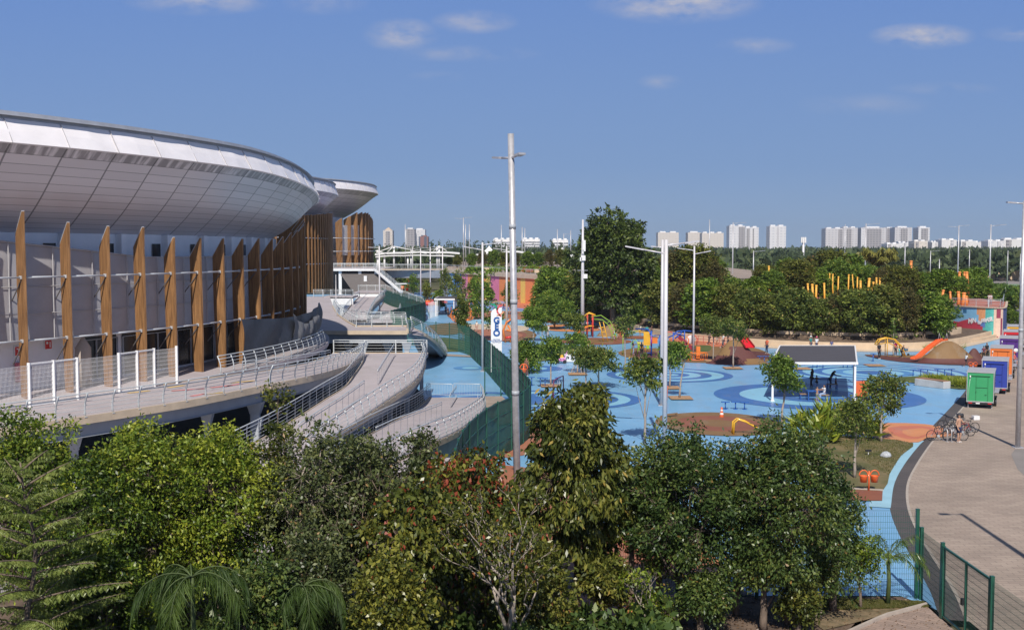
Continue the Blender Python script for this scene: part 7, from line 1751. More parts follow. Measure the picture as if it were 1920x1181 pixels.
railing(br, [pa_ + Vector((0, -2.4, .2)), pb_ + Vector((0, -2.4, .2))], curved=False, step=2.6, h=1.25, bars=3); railing(br, [pa_ + Vector((0, 2.4, .2)), pb_ + Vector((0, 2.4, .2))], curved=False, step=2.6, h=1.25, bars=3)
# tensile canopy
cn = thing('tensile_canopy', 'long white tensile canopy on masts behind the footbridge', 'canopy', (X(790, 325), 325, 6))
m_tent = M('tent_white', (.80, .79, .77), .7, var=.03); D = 325
def qx(px, py, dd=0): return Q(px, py, D + dd)
b = MB()
for (xa, ya), (xb, yb), (xc, yc) in [((703, 477), (770, 471), (862, 475)), ((704, 481), (790, 476), (864, 481)), ((940, 474), (975, 470), (1000, 476))]:
    n = 24; r = []
    for s in (0, 4, 8):
        row = []
        for k in range(n + 1):
            t = k / n; px = lerp(xa, xc, t); py = ya * (1 - t) ** 2 + 2 * yb * t * (1 - t) + yc * t * t - (1.5 if s == 4 else 0) - .8 * abs(math.sin(t * 9.4)); row.append(tuple(qx(px, py, s)))
        r.append(row)
    b.grid(r); lo_ = [[(x, y, z - .28) for x, y, z in r[0]], r[0]]; b.grid(lo_)
b.build('membrane', m_tent, cn)
for px, pt, pb2 in [(707, 469, 506), (720, 475, 506), (738, 462, 506), (764, 480, 500), (770, 471, 505), (819, 463, 500), (823, 461, 495), (708, 480, 506)]:
    b = MB(); p = qx(px, pt); b.tube([(p.x, p.y + 1, 6.2), (p.x, p.y + 1, p.z)], .28, 8); b.build('mast', m_tent, cn)
b = MB()
for (x0, y0), (x1, y1) in [((738, 462), (726, 473)), ((738, 462), (772, 469)), ((738, 462), (705, 474)), ((704, 470), (725, 476)), ((823, 461), (812, 472)), ((823, 461), (838, 471)), ((770, 470), (800, 476))]: b.tube([qx(x0, y0), qx(x1, y1)], .14, 5)
b.build('stay', m_tent, cn)
for i, (px, pt) in enumerate([(917, 461), (1054, 464)]):
    p = Q(px, pt, 330); t = thing('tensile_canopy', ['small white tent peak above the terrace trees, left', 'small white tent peak above the terrace trees, right'][i], 'canopy', (p.x, 330, 6)); b = MB(); b.lathe([(.0, 0), (.25, -.3), (1.2, -1.3), (4.2, -2.6), (4.2, -2.8)], 14, c=tuple(p)); b.build('membrane', m_tent, t); b = MB(); b.tube([(p.x, 330, 6.3), (p.x, 330, p.z)], .15, 6); b.build('mast', m_tent, t)
# white shelters
def shelter(px0, px1, pyb, h, dep, label):
    a, c = P(px0, pyb), P(px1, pyb); t = thing('shelter', label, 'shelter', a, group='white frame shelters')
    for x in (a.x, c.x):
        for dy in (0, dep / 2, dep): b = MB(); b.box((x, a.y + dy, h / 2), (.16, .16, h)); b.build('post', m_post, t)
    b = MB(); b.box(((a.x + c.x) / 2, a.y + dep / 2, h + .1), (c.x - a.x + .3, dep + .3, .2)); b.build('roof', m_roofd, t)
    b = MB(); b.beam((a.x - .2, a.y - .2, h + .08), (c.x + .2, a.y - .2, h + .08), .14, .28); b.beam((a.x - .2, a.y - .2, h + .08), (a.x - .2, a.y + dep, h + .08), .14, .28); b.build('eaves', m_post, t)
shelter(743, 783, 553, 2.9, 9, 'low white frame shelter behind the wavy green fence'); shelter(817, 851, 592, 2.9, 11, 'white frame shelter with people at the bend of the path behind the fence')
c = P(812, 597); t = thing('picket_row', 'row of white upright slats in front of the shelter', 'fence', c); b = MB()
for k in range(8): p = c + Vector((-.7 + .15 * k, k * 1.0, 0)); b.beam(p, p + Vector((0, 0, 2.8)), .16, .1)
b.build('slats', m_post, t)
c = P(763, 545); tubes('spring_sculpture', 'pink and red play sculpture under the footbridge', 'play sculpture', c, [('arm', m_redp, [[(0, 0, 0), (.5, 0, 2.5), (.2, 0, 5)], [(-1, 0, 4.5), (.3, 0, 5.2)]], .4), ('leg', M('toy_pink', (.65, .25, .5)), [[(1.6, 0, 0), (1.4, 0, 3.2)]], .3), ('ball', m_orp, [[(-1.4, 0, .3), (-1.3, 0, 1.4)]], .5)])
c = P(797, 562); tubes('red_block', 'red play block at the edge of the blue path', 'play sculpture', P(801, 574), [('block', m_redp, [[(-1.2, 0, .5), (1.2, 0, .5)]], .55), ('top', m_orp, [[(-.6, 0, 1.0), (.6, 0, 1.0)]], .2)])
for i, (px, py, h) in enumerate([(858, 605, 1.6), (877, 602, 1.5), (1030, 605, 1.3), (884, 585, 1.4)]):
    tubes('round_climber', ['orange climbing ball in front of the tree by the banner', 'second orange climbing ball left of the banner', 'orange climbing ball on the orange ring', 'small orange climbing ball farther back'][i], 'climbing frame', P(px, py), [('hoop', m_orp, [[(h * .7 * math.cos(a) * math.cos(w), h * .7 * math.cos(a) * math.sin(w), h * .75 + h * .7 * math.sin(a)) for a in np.linspace(0, 6.283, 16)] for w in (0, 1.05, 2.1)], .09), ('leg', m_orp, [[(0, 0, 0), (0, 0, .4)]], .12)])
# orange frame right of the banner
tubes('orange_climber', 'orange curly climbing frame between banner and thick lamp post', 'climbing frame', P(948, 642), [('frame', m_orp, [[(0, 0, 0), (-.3, 0, 1.5), (.1, 0, 2.6), (.7, 0, 3.0)], [(.6, 0, 0), (.9, 0, 1.2), (.3, 0, 2.2)], [(1.2, 0, 0), (1.0, 0, 1.4), (.1, 0, 1.6)]], .12), ('seat', m_redp, [[(0, -.2, .6), (.8, -.2, .7)]], .18)])

# ------------------------------------------------------------ yellow pole garden on the plateau
m_ypole = M('pole_yellow', (.80, .42, .06), .5, var=.05); m_opole = M('pole_orange', (.75, .25, .06), .5, var=.05)
for i, (px, pt, D, m_, w) in enumerate([(1516, 533, 160, 0, .3), (1523, 534, 161, 0, .4), (1529, 536, 160, 0, .35), (1546, 532, 162, 0, .3), (1555, 514, 172, 0, .25), (1563, 515, 171, 0, .25), (1572, 520, 170, 0, .25), (1590, 516, 172, 0, .25), (1599, 516, 171, 0, .2), (1607, 521, 170, 0, .25), (1615, 528, 163, 0, .35), (1630, 523, 166, 0, .45), (1636, 530, 162, 0, .35), (1644, 522, 165, 0, .3), (1649, 522, 166, 0, .3), (1443, 500, 172, 0, .3), (1441, 514, 168, 0, .3), (1464, 520, 168, 1, .25),
        (1800, 511, 166, 1, .45), (1808, 511, 168, 1, .4), (1814, 511, 167, 1, .5), (1769, 513, 172, 1, .3), (1786, 512, 170, 1, .3), (1709, 490, 210, 1, .6), (1768, 545, 158, 1, .4), (1783, 548, 160, 1, .35), (1797, 548, 160, 1, .5), (1806, 550, 160, 1, .6), (1812, 556, 160, 1, .5)]):
    p = Q(px, pt, D); y = m_ == 0
    b = MB(); k = ((i * 37) % 5 - 2) * .06; b.tube([(p.x - k, D, 3.9), (p.x + .12 * math.sin(i), D, (3.9 + p.z) / 2), (p.x + k, D, p.z)], [w * .5, w * .45, w * .42], 8); b.lathe([(w * .55, 0), (w * .55, .12), (w * .3, .2), (0, .2)], 8, c=(p.x + k, D, p.z - .06))
    o = b.build('play_pole', m_ypole if y else m_opole, loc=(p.x, D, 3.9)); tag(o, 'tall yellow pole of the pole garden showing between the trees' if y else 'tall orange pole on the mound near the mural', 'pole', 'yellow poles of the pole garden' if y else 'orange poles by the mural')

# ------------------------------------------------------------ skyline
def facade(nm, wall, win, w, h, mort, rot=0.0, off=0.0):
    return brick_mat(nm, win, tuple(min(1, v * 1.6) for v in win), wall, w, h, rough=.7, mort=mort, offset=off, bump=0, axes='DZ', var=.08)
fc_cream = facade('facade_cream', (.74, .66, .58), (.36, .32, .29), 9, 6.5, 3.0)
fc_white = facade('facade_white', (.78, .76, .76), (.34, .35, .39), 10, 7, 3.0)
fc_grey = facade('facade_grey', (.66, .63, .63), (.26, .26, .28), 9, 6, 2.4)
fc_dark = facade('facade_dark', (.40, .37, .36), (.13, .12, .13), 8, 6, 1.7)
fc_red = facade('facade_red', (.30, .11, .07), (.07, .08, .11), 16, 60, 5.0)
fc_low = facade('facade_low', (.80, .77, .75), (.34, .34, .36), 7, 3.6, 1.8)
def tower(px0, px1, ptop, D, mat, label, dep=40, strips=(), roof=None, pbase=None, grp='skyline towers', crown=0, name='tower_block', balc=False):
    a, c = X(px0, D), X(px1, D); zt = Q(960, ptop, D).z; w = c - a; cx = (a + c) / 2
    t = thing(name, label, 'building', (cx, D, -.3), group=grp)
    b = MB(); b.box((cx, D + dep / 2, zt / 2), (w, dep, zt)); b.build('body', mat, t)
    for (f0, f1, m_) in strips:
        b = MB(); b.box((a + w * (f0 + f1) / 2, D - 1.2, zt * .485), (w * (f1 - f0), 3.0, zt * .95)); b.build('bay', m_, t)
    for k in range(crown or 1):
        b = MB(); f = (k + .5) / (crown or 1); s = D / 2100
        b.box((a + w * f, D + dep / 2, zt + 1.2 * s), (w / (crown or 1) * .55, dep * .5, 2.4 * s)); b.build('roof_block', m_white if mat is not fc_red else mat, t)
    if roof == 'pyramid':
        b = MB(); b.box((cx, D + dep / 2, zt + 4), (w * .8, dep * .8, 8), top=(.1, .1)); b.build('roof', m_beige, t)
    if balc:
        b = MB(); n = int(zt / (3.2 * D / 1500))
        for k in range(1, n): b.box((cx, D - .8, zt * k / n), (w * 1.01, 2.2, .9))
        b.build('balcony_bands', m_white, t)
    return t
tower(719, 736.5, 432, 3000, fc_cream, 'slim cream tower with a pointed roof, leftmost on the skyline', strips=[(.28, .72, fc_dark)], roof='pyramid')
tower(760, 778, 429.5, 3000, fc_dark, 'tall brown glazed half of the twin block right of the pointed tower', strips=[(.0, .14, m_white)])
tower(776, 797.5, 430.5, 3050, fc_white, 'white gridded half of the twin block')
tower(785.5, 803, 443.5, 2800, fc_red, 'low brick red tower in front of the white gridded block', strips=[])
tower(925, 958, 448.5, 1500, fc_low, 'left white mid rise with stepped balconies behind the terrace', balc=True, crown=3, dep=25)
tower(979, 1012, 448, 1500, fc_low, 'middle white mid rise right of the thick lamp post', balc=True, crown=3, dep=25)
tower(1035, 1065, 449.5, 1500, fc_low, 'right white mid rise partly behind the big dark tree', balc=True, crown=3, dep=25)
tower(1233, 1272, 436, 3200, fc_cream, 'cream tower just right of the big dark tree', crown=2)
tower(1289, 1313.5, 436, 3200, fc_cream, 'narrow cream tower, second right of the big dark tree', crown=1)
tower(1315.5, 1356, 437, 3100, fc_cream, 'wide cream tower, third right of the big dark tree', crown=3)
tower(1366.5, 1396, 423.5, 2900, fc_white, 'left half of the tall white pair', strips=[(.60, .98, fc_dark)], crown=2)
tower(1396.5, 1421.5, 426.5, 2950, fc_white, 'right half of the tall white pair', strips=[(.10, .30, fc_dark), (.55, .62, fc_dark)], crown=2)
tower(1442, 1472.5, 424, 2900, fc_white, 'single white tower left of the small antenna tower', strips=[(.45, .55, fc_grey)], crown=2)
tower(1546.5, 1579, 428.5, 3000, fc_grey, 'left half of the broad grey slab group', strips=[(.74, .95, fc_dark)], crown=2)
tower(1579.5, 1606.5, 427, 3000, fc_grey, 'right half of the broad grey slab group', strips=[(.25, .55, fc_dark)], crown=2)
tower(1612.5, 1660, 427, 3000, fc_grey, 'wide grey slab with a dark centre bay', strips=[(.2, .8, fc_dark), (.0, .14, fc_white)])
tower(1659, 1677, 428, 3100, fc_dark, 'narrow dark slab right of the wide grey one')
tower(1676, 1708, 426.5, 3000, fc_grey, 'striped tower right of the narrow dark slab', strips=[(.35, .72, fc_dark)], crown=1)
tower(1720, 1741.5, 426.5, 3000, fc_white, 'dark fronted single tower right of the group', strips=[(.26, .80, fc_dark)])
LB = [(1662, 1684, 457), (1684, 1700, 455), (1700, 1719, 457), (1713, 1738, 452), (1720, 1746, 458), (1746, 1757, 454), (1757, 1780, 453), (1764, 1792, 449.5), (1792, 1812, 454), (1800, 1828, 452), (1820, 1858, 454), (1851, 1880, 451.5), (1880, 1925, 448.5)]
for i, (a, c, y) in enumerate(LB):
    tower(a, c, y, 1900 + (i * 67) % 140 + i * 5, [fc_low, fc_white, fc_low, fc_cream, fc_low][i % 5], ['first', 'second', 'third', 'fourth', 'fifth', 'sixth', 'seventh', 'eighth', 'ninth', 'tenth', 'eleventh', 'twelfth', 'last'][i] + ' block from the left in the low white row at the right', dep=30, strips=[(.1, .3, fc_dark)] if i % 3 == 0 else [(.6, .8, fc_grey)], crown=2, grp='low white blocks')
for i, (a, c, y, D, m_) in enumerate([(1355, 1374, 476, 1050, m_white), (1392, 1410, 476, 1000, m_beige), (1412, 1432, 479, 900, m_white), (1425, 1452, 474, 1100, m_white), (1540, 1562, 478, 1050, m_cream), (1565, 1584, 477, 1000, m_white), (1581, 1612, 470, 1000, fc_low), (1586, 1630, 480, 800, fc_low), (1712, 1743, 498.5, 560, M('shed_pink', (.62, .42, .36), .8)), (1743, 1777, 507, 600, m_white), (1781, 1798, 501, 640, m_steel), (1842, 1910, 508, 440, m_beige), (1905, 1935, 512, 500, m_steel)]):
    aa, cc = X(a, D), X(c, D); zt = Q(960, y, D).z; t = thing('low_building', ['small white roofed house between the lamp mast and palm, left', 'beige low house left of the white pair foot', 'white low house at the foot of the white pair', 'white low hall right of the white pair foot', 'cream low house before the broad grey group', 'white low house before the broad grey group', 'white stepped hall under the broad grey group', 'white terraced hall in front of the wide grey slab', 'pink shed among the distant trees at the right', 'long white low shed right of the pink one', 'small grey shed behind the twin armed mast', 'long beige wall like shed by the far court', 'grey shed at the right frame edge'][i], 'building', (aa, D, 0), group='low distant buildings')
    b = MB(); b.box(((aa + cc) / 2, D + 8, zt / 2), (cc - aa, 16, zt)); b.build('wall', m_, t); b = MB(); b.box(((aa + cc) / 2, D + 8, zt + .2), (cc - aa + .8, 17, .4)); b.build('roof', m_white, t)
    b = MB(); b.box(((aa + cc) / 2, D - .05, zt * .45), ((cc - aa) * .3, .1, zt * .4)); b.build('door', m_darkglass, t)
sheet('park_lawn', [P(1330, 508), P(1480, 508), P(1470, 535), P(1350, 540)], .03, M('park_path', (.42, .36, .30), .9, var=.3, scale=.1))
# railing of the path on the left flank of the mound
pr = thing('path_railing', 'grey curved railing along the path below the big dark tree', 'railing', P(1150, 612))
railing(pr, smooth_line([P(1105, 588), P(1135, 600), P(1160, 612), P(1170, 617)], 1.5), step=2, h=1.15); railing(pr, smooth_line([P(1113, 582, 0), P(1150, 596, 0), P(1185, 606), P(1205, 615)], 1.5), step=2, h=1.15)

# ------------------------------------------------------------ air
hm = bpy.data.materials.new('haze_air'); hm.use_nodes = True; nn = hm.node_tree.nodes; nn.remove(nn['Principled BSDF'])
pv_ = nn.new('ShaderNodeVolumePrincipled'); pv_.inputs['Color'].default_value = (.80, .88, 1, 1); pv_.inputs['Density'].default_value = 0.00012; pv_.inputs['Anisotropy'].default_value = .2
hm.node_tree.links.new(pv_.outputs[0], nn['Material Output'].inputs['Volume'])
b = MB(); b.box((0, 2000, 46.5), (9600, 5000, 96)); o = b.build('haze', hm); tag(o, 'thin pale blue haze filling the air to the skyline', 'haze', kind='stuff')
# ------------------------------------------------------------ people
SK = {}
def skinmat(nm, c): return M('skin_' + nm, c, .6, var=.04, scale=8)
sk_l, sk_m, sk_d = skinmat('fair', (.50, .29, .20)), skinmat('tan', (.36, .19, .12)), skinmat('brown', (.17, .085, .055))
m_hair = M('hair_black', (.012, .009, .008), .5)
def cloth_m(c): return M('cloth_%d_%d_%d' % tuple(int(v * 255) for v in c), c, .85, var=.12, scale=14)
def skin_grow(name, chains, mat, parent, sub=1):
    """chains: lists of (point, radius); joined where they start on an existing point"""
    bm = bmesh.new(); sl = bm.verts.layers.skin.verify(); pts = {}
    def vert(p, r):
        k = tuple(round(c, 4) for c in p)
        if k not in pts:
            v = bm.verts.new(p); v[sl].radius = (r, r); pts[k] = v
            if len(pts) == 1: v[sl].use_root = True
        return pts[k]
    for ch in chains:
        pv = None
        for p, r in ch:
            v = vert(p, r)
            if pv is not None and pv is not v and bm.edges.get((pv, v)) is None: bm.edges.new((pv, v))
            pv = v
    me = bpy.data.meshes.new(name); bm.to_mesh(me); bm.free(); o = bpy.data.objects.new(name, me); COL.objects.link(o)
    m1 = o.modifiers.new('s', 'SKIN'); m1.use_smooth_shade = True; m2 = o.modifiers.new('u', 'SUBSURF'); m2.levels = sub; m2.render_levels = sub
    o.data.materials.append(mat); o.parent = parent; GROWN.append((o, mat)); return o
GROWN = []
def person(loc, label, h=1.68, rz=0.0, pose='stand', skin=sk_m, shirt=(.5, .5, .5), legs=(.05, .06, .12), hair='short', shorts=False, hat=None, female=False, seat=.45, dress=False, group='people in the park', shoes=(.6, .6, .6), armup=0.0, lean=0.0, child=False):
    """faces local -Y"""
    t = thing('person', label, 'person', loc, group=group, rz=rz); s = h / 1.72
    V = lambda x, y, z: (x * s, y * s, z * s)
    hipz = .92; hy = 0.0
    sit = pose == 'sit'
    if sit: hipz = seat / s + .10
    hip = Vector((0, 0, hipz)); ln = lean
    def up(d, x=0.0, y=0.0): return Vector((x, y - math.sin(ln) * d, hipz + math.cos(ln) * d))
    chest, neck, head = up(.40), up(.56), up(.72)
    sw = .165 if not female else .145; sh = [up(.50, -sw), up(.50, sw)]
    J = lambda v, r: (V(*v), r * s)
    body = [[J(hip, .125), J(up(.18), .105), J(chest, .13), J(neck, .05), J(up(.60), .05), J(head - Vector((0, 0, .03)), .085), J(head + Vector((0, 0, .06)), .088)]]
    stride = {'walk': .26, 'stand': .03}.get(pose, .03)
    knees, ankles, toes = [], [], []
    for i, sx in enumerate((-1, 1)):
        hj = Vector((sx * .085, 0, hipz - .04)); st = stride * (1 if i else -1)
        if sit: kn = Vector((sx * .10, -.42, hipz - .02)); an = Vector((sx * .10, -.44, hipz - .46)) if hipz > .5 else Vector((sx * .12, -.75, .08))
        else: kn = Vector((sx * .095, -.04 - st * .5 - .03, .50)); an = Vector((sx * .10, st, .08))
        to = an + Vector((sx * .02, -.15, -.045)); knees.append(kn); ankles.append(an); toes.append(to)
        body.append([J(hip, .125), J(hj, .088), J(kn, .052), J(kn.lerp(an, .35), .052), J(an, .034), J(to, .030)])
        el = sh[i] + Vector((sx * .07, .02, -.29)); wr = el + Vector((-sx * .02, -.12, -.22))
        if pose == 'walk': wr = el + Vector((0, -.18 if i else .02, -.2)); 
        if armup == 1 or (armup == .5 and i): el = sh[i] + Vector((sx * .08, -.10, -.24)); wr = el + Vector((-sx * .10, -.22, .10))
        if armup == 2: el = sh[i] + Vector((sx * .03, -.24, -.14)); wr = el + Vector((0, -.26, -.02))
        if sit and not armup: el = sh[i] + Vector((sx * .06, -.08, -.25)); wr = el + Vector((-sx * .04, -.24, -.06))
        hd = (wr - el).normalized(); pl = wr + hd * .075
        body.append([J(chest, .13), J(sh[i], .055), J(el, .038), J(wr, .026), J(pl, .030)])
        sidev = hd.cross(Vector((0, 1, .3))).normalized()
        for f in range(4):
            o_ = sidev * (-.030 + .02 * f); L = (.065, .078, .072, .055)[f]; body.append([J(pl, .030), J(pl + hd * .035 + o_, .0095), J(pl + hd * (.035 + L) + o_ + Vector((0, -.012, 0)), .008)])
        body.append([J(wr, .026), J(wr + hd * .04 + sidev * -.045, .011), J(wr + hd * .085 + sidev * -.058, .009)])
    # face: nose and ears
    body.append([J(head - Vector((0, 0, .03)), .085), J(head + Vector((0, -.092, -.025)), .014)])
    for sx in (-1, 1): body.append([J(head - Vector((0, 0, .03)), .085), J(head + Vector((sx * .088, .005, -.02)), .016)])
    bo = skin_grow('body', body, skin, t)
    if shirt is not None:
        sc = [[J(up(.02), .145), J(up(.18), .125 if not female else .112), J(chest, .148), J(up(.53), .085)]]
        for i in (0, 1):
            sx = -1 if i == 0 else 1; d = Vector(body[2 + 2 * 0][0][0])  # placeholder keeps order simple
            e = Vector(body[[k for k in range(len(body)) if len(body[k]) == 5][i]][2][0]) / s
            sc.append([J(chest, .148), J(sh[i], .072), J(sh[i].lerp(e, .62), .058)])
        skin_grow('dress' if dress else 'shirt', sc, cloth_m(shirt), t)
    if legs is not None:
        lc = []
        for i in (0, 1):
            sx = -1 if i == 0 else 1; kn, an = knees[i], ankles[i]; hj = Vector((sx * .085, 0, hipz - .04))
            c = [J(hip + Vector((0, 0, .03)), .138), J(hj, .102)]
            if shorts: c += [J(hj.lerp(kn, .85), .082)]
            else: c += [J(kn, .066), J(kn.lerp(an, .9), .052)]
            lc.append(c)
        skin_grow('trousers' if not shorts else 'shorts', lc, cloth_m(legs), t)
    if dress:
        b = MB(); z0 = .38; b.lathe([(.28, z0), (.20, hipz - .1), (.13, hipz + .18)], 12); b.v = [(x * s, y * s * .8, z * s) for x, y, z in b.v]; b.build('skirt', cloth_m(shirt), t, local=True)
    for i in (0, 1): skin_grow('shoe', [[J(ankles[i] + Vector((0, .04, -.045)), .042), J(ankles[i] + Vector((0, -.06, -.045)), .044), J(toes[i] + Vector((0, -.02, 0)), .034)]], cloth_m(shoes), t)
    if hair:
        hc = [[J(head + Vector((0, .03, .0)), .088), J(head + Vector((0, .012, .085)), .092)]]
        if hair == 'long': hc[0] = [J(up(.34) + Vector((0, .13, 0)), .05), J(neck + Vector((0, .11, .02)), .075)] + hc[0]
        if hair == 'bun': hc.append([J(head + Vector((0, .03, .0)), .088), J(head + Vector((0, .12, .12)), .05)])
        skin_grow('hair', hc, m_hair, t)
    if hat:
        b = MB(); b.lathe([(.115, .0), (.11, .06), (.07, .12), (0, .135)], 14); b.box((0, -.14, .01), (.15, .12, .015)); o = b.build('cap', cloth_m(hat), t, local=True); o.location = Vector(V(*(head + Vector((0, .0, .05))))); o.scale = (s,) * 3
    # eyes and mouth
    b = MB()
    for sx in (-1, 1): b.box((sx * .032, -.086, .0), (.022, .012, .012))
    b.box((0, -.082, -.072), (.045, .012, .010)); o = b.build('facial_features', m_hair, t, local=True); o.location = Vector(V(*head)); o.scale = (s,) * 3
    return t
BLK, NAV, WHT, JEAN = (.02, .02, .025), (.02, .035, .09), (.62, .62, .62), (.28, .36, .50)
def pp(px, py, *a, z=0.0, **k): return person(P(px, py, z), *a, **k)
pp(1797, 829, 'shirtless man in navy shorts and dark cap standing at the bicycles', rz=.5, shirt=None, legs=NAV, shorts=True, skin=sk_l, hat=(.06, .06, .07), hair='short', shoes=WHT, armup=.5, h=1.76, lean=.06)
pp(1187, 665, 'woman in a black top and light jeans with long dark hair', rz=1.6, shirt=BLK, legs=JEAN, female=True, hair='long', armup=1, h=1.62)
pp(1203, 669, 'woman in black with long black hair seen from behind at the swing', rz=3.1, shirt=BLK, legs=BLK, female=True, hair='long', h=1.66, skin=sk_d)
pp(1198, 659, 'child in yellow and lime clothes standing on the swing frame', h=1.25, shirt=(.55, .60, .08), legs=(.25, .5, .05), hair='long', z=.35)
pp(1200, 631, 'woman in a pale top and yellow skirt near the shade', rz=2.6, shirt=(.60, .60, .50), legs=(.65, .42, .08), shorts=True, female=True, hair='long')
pp(1178, 627, 'small child in a red shirt on the blue floor behind the brown oval', h=1.0, shirt=(.60, .06, .06), legs=JEAN)
pp(1213, 627, 'person in a teal shirt sitting in the shade of the wall', pose='sit', seat=.4, shirt=(.04, .30, .28), legs=BLK, skin=sk_d)
pp(1222, 627, 'dark clothed person sitting beside the teal shirt one', pose='sit', seat=.4, shirt=(.10, .05, .06), legs=BLK, rz=.8)
pp(1330, 646, 'man in grey camouflage shirt walking on the salmon court', pose='walk', rz=-1.2, shirt=(.22, .19, .17), legs=(.05, .05, .06), hat=(.3, .12, .1), h=1.78, skin=sk_d)
pp(1345, 646, 'person in a dark green shirt and pale shorts walking behind the sapling', pose='walk', rz=-1.4, shirt=(.03, .06, .04), legs=(.45, .42, .38), shorts=True)
pp(1356, 652, 'woman in a white top and dark jeans walking left', pose='walk', rz=-1.3, shirt=(.68, .68, .68), legs=(.06, .08, .13), female=True, hair='short', h=1.72)
pp(1365, 651, 'woman in a black top walking right behind the white top one', pose='walk', rz=-1.5, shirt=BLK, legs=(.08, .08, .10), female=True, hair='bun')
pp(1438, 663, 'man in an orange red shirt and dark trousers left of the pavilion', rz=-.9, shirt=(.66, .12, .05), legs=(.03, .04, .09), armup=.5, h=1.76)
pp(1284, 672, 'person in black with a green vest leaning on the orange machine', rz=1.2, shirt=(.10, .28, .10), legs=BLK, lean=.25, armup=2)
pp(1522, 727, 'woman with long hair standing at the left side under the pavilion', rz=-1.4, shirt=(.10, .06, .05), legs=(.08, .05, .05), female=True, hair='long', skin=sk_d, h=1.7)
pp(1531, 727, 'shirtless child on the bench at the rear pavilion table', pose='sit', seat=.46, rz=2.8, shirt=None, legs=NAV, shorts=True, h=1.25, armup=2)
pp(1556, 729, 'woman in black leaning over the rear pavilion table', rz=1.3, shirt=BLK, legs=(.04, .05, .09), female=True, hair='long', lean=.6, armup=2, h=1.72)
pp(1567, 729, 'small dark haired child at the right of the pavilion group', rz=1.4, shirt=(.30, .10, .08), legs=(.25, .1, .1), h=1.05, skin=sk_d)
pp(1532, 753, 'shirtless child in patterned shorts standing at the front table', rz=3.0, shirt=None, legs=(.22, .20, .19), shorts=True, h=1.2, armup=2, skin=sk_m)
pp(1545, 751, 'girl in a white shirt sitting on the blue stool at the front table', pose='sit', seat=.50, rz=-1.3, shirt=(.72, .70, .70), legs=(.35, .45, .65), hair='long', h=1.45, armup=2)
pp(1648, 673, 'man dressed in black standing left of the yellow arch', rz=.4, shirt=BLK, legs=BLK, h=1.8, skin=sk_m)
pp(1679, 667, 'woman in a bright pink shirt behind the yellow arch', rz=.2, shirt=(.72, .05, .22), legs=(.08, .06, .08), female=True, hair='bun', h=1.66)
pp(1686, 668, 'small child in turquoise next to the pink shirt woman', h=1.0, shirt=(.10, .50, .50), legs=(.10, .3, .3))
pp(1690, 671, 'person in black bending by the stroller', rz=1.5, shirt=BLK, legs=BLK, lean=.4, armup=2, h=1.5)
pp(1811, 688, 'boy in a white shirt and dark shorts walking by the olive dome', pose='walk', rz=1.8, shirt=(.72, .72, .72), legs=(.06, .035, .04), shorts=True, skin=sk_d, h=1.4, lean=.15, hair='bun')
pp(1850, 673, 'man in a black shirt behind the blue trailer', rz=.3, shirt=BLK, legs=BLK, h=1.78)
pp(1844, 674, 'shorter person in dark red beside the man in black', rz=-.4, shirt=(.16, .04, .06), legs=BLK, h=1.45, hair='bun')
pp(1901, 695, 'rider in a red cap sitting on the bicycle beside the trailers', pose='sit', seat=.92, rz=.6, shirt=(.55, .10, .10), legs=(.35, .42, .5), shorts=True, hat=(.6, .04, .04), skin=sk_l)
pp(1520, 657, 'person in a teal shirt and white cap beyond the pavilion roof', rz=.5, shirt=(.03, .20, .18), legs=NAV, hat=(.7, .7, .7))
pp(1531, 657, 'child in white with a pink cap beyond the pavilion roof', rz=-.5, shirt=(.68, .68, .68), legs=NAV, hat=(.72, .12, .25), h=1.6)
pp(1559, 661, 'dark haired person just showing over the pavilion roof', rz=0, shirt=(.10, .10, .2), legs=BLK, h=1.5)
for i, (px, py, s_, z) in enumerate([(1413, 629, (.70, .70, .70), .9), (1421, 628, (.66, .62, .60), .9), (1427, 631, (.60, .35, .30), .5), (1432, 629, (.68, .68, .68), .9), (1437, 640, BLK, .2), (1408, 640, (.35, .08, .07), .1), (1480, 648, (.5, .3, .3), 0)]):
    pp(px, py, ['leftmost seated person in white in the shady group above the red mound', 'second seated person of the shady group, in pale clothes', 'person in a salmon top sitting lower in the shady group', 'rightmost white shirt of the shady group', 'person in black sitting right of the shady group', 'person in dark red sitting left below the shady group', 'small person in rose before the low wall'][i], z=z, pose='sit' if i < 6 else 'stand', seat=.35, shirt=s_, legs=(.35, .2, .15), rz=(i - 3) * .3, h=1.6 if i < 6 else 1.2)
person(Vector((X(1854, 160), 160, 3.98)), 'person in white leaning on the mural terrace railing', shirt=(.70, .66, .66), legs=(.4, .35, .4), rz=.2, lean=.2, armup=2, hair='long', female=True)
person(Vector((X(1858.5, 160.3), 160.3, 3.98)), 'dark haired companion at the mural terrace railing', shirt=(.6, .5, .55), legs=(.3, .25, .3), rz=-.2, hair='bun')
pp(797, 594, 'person in a yellow shirt walking behind the see-through fence', pose='walk', rz=3, shirt=(.70, .62, .10), legs=BLK, h=1.75)
pp(1152, 636, 'child in white and turquoise riding the small white bicycle', pose='sit', seat=.66, rz=1.2, shirt=(.68, .68, .68), legs=(.05, .45, .38), h=1.3, armup=2)
pp(1126, 628, 'child in white climbing the lime arched ladder', shirt=(.68, .68, .70), legs=JEAN, h=1.2, z=.9, lean=.5, armup=2, rz=-1.2)
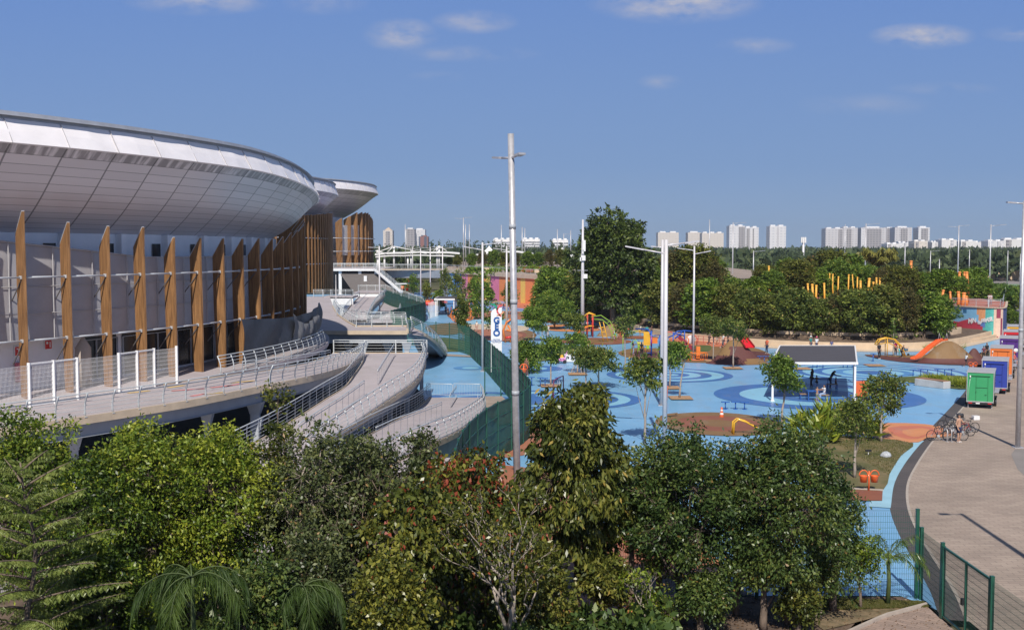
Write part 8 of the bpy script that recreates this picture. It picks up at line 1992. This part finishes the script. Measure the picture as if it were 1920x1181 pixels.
pp(1101, 632, 'child in white sitting on top of the curved orange slide', pose='sit', seat=1.6, shirt=(.68, .66, .62), legs=(.3, .1, .1), h=1.2)
pp(1110, 630, 'adult in black standing behind the play tower', shirt=BLK, legs=BLK, h=1.75)
pp(1160, 629, 'small figure in orange red at the mound tunnel', shirt=(.66, .14, .06), legs=(.3, .05, .04), h=1.1)
for i, (px, py) in enumerate([(1009, 628), (1016, 631), (1023, 628), (1028, 630)]):
    pp(px, py, ['leftmost figure at the white tables on the pale floor', 'figure bending at the white tables', 'dark clothed figure at the white tables', 'figure in white right of the white tables'][i], shirt=[(.6, .6, .6), (.62, .62, .58), (.12, .1, .1), (.68, .64, .6)][i], legs=[NAV, (.3, .3, .3), BLK, (.5, .4, .35)][i], rz=i * 1.3, h=1.6, lean=.3 if i == 1 else 0)
pp(894, 623, 'person in a pale shirt standing beyond the fence left of the banner', shirt=(.66, .60, .52), legs=(.45, .3, .25), h=1.65, female=True)
pp(987, 705, 'person with brown hair just behind the green fence corner', shirt=(.22, .11, .07), legs=(.15, .08, .06), skin=sk_m, h=1.75, rz=2.5)
for i, (px, py) in enumerate([(836, 590), (840, 594), (846, 592)]):
    pp(px, py, ['dark figure under the white shelter, left', 'figure in black under the white shelter, middle', 'dark red figure under the white shelter, right'][i], shirt=[BLK, (.05, .02, .03), (.3, .05, .05)][i], legs=BLK, rz=i)
for i, (px, py) in enumerate([(939, 578), (944, 579)]): pp(px, py, ['left of two tiny walkers on the lilac ground', 'right of two tiny walkers on the lilac ground'][i], pose='walk', rz=1.5, shirt=[(.6, .5, .45), (.5, .45, .5)][i], legs=NAV)
pp(775, 555, 'tiny walker in orange on the far blue path', shirt=(.66, .14, .05), legs=BLK)

dg = bpy.context.evaluated_depsgraph_get()
NEWM = [(o, m, bpy.data.meshes.new_from_object(o.evaluated_get(dg))) for o, m in GROWN]
for o, m, me in NEWM:
    o.modifiers.clear(); me.materials.clear(); me.materials.append(m); me.name = o.name; o.data = me
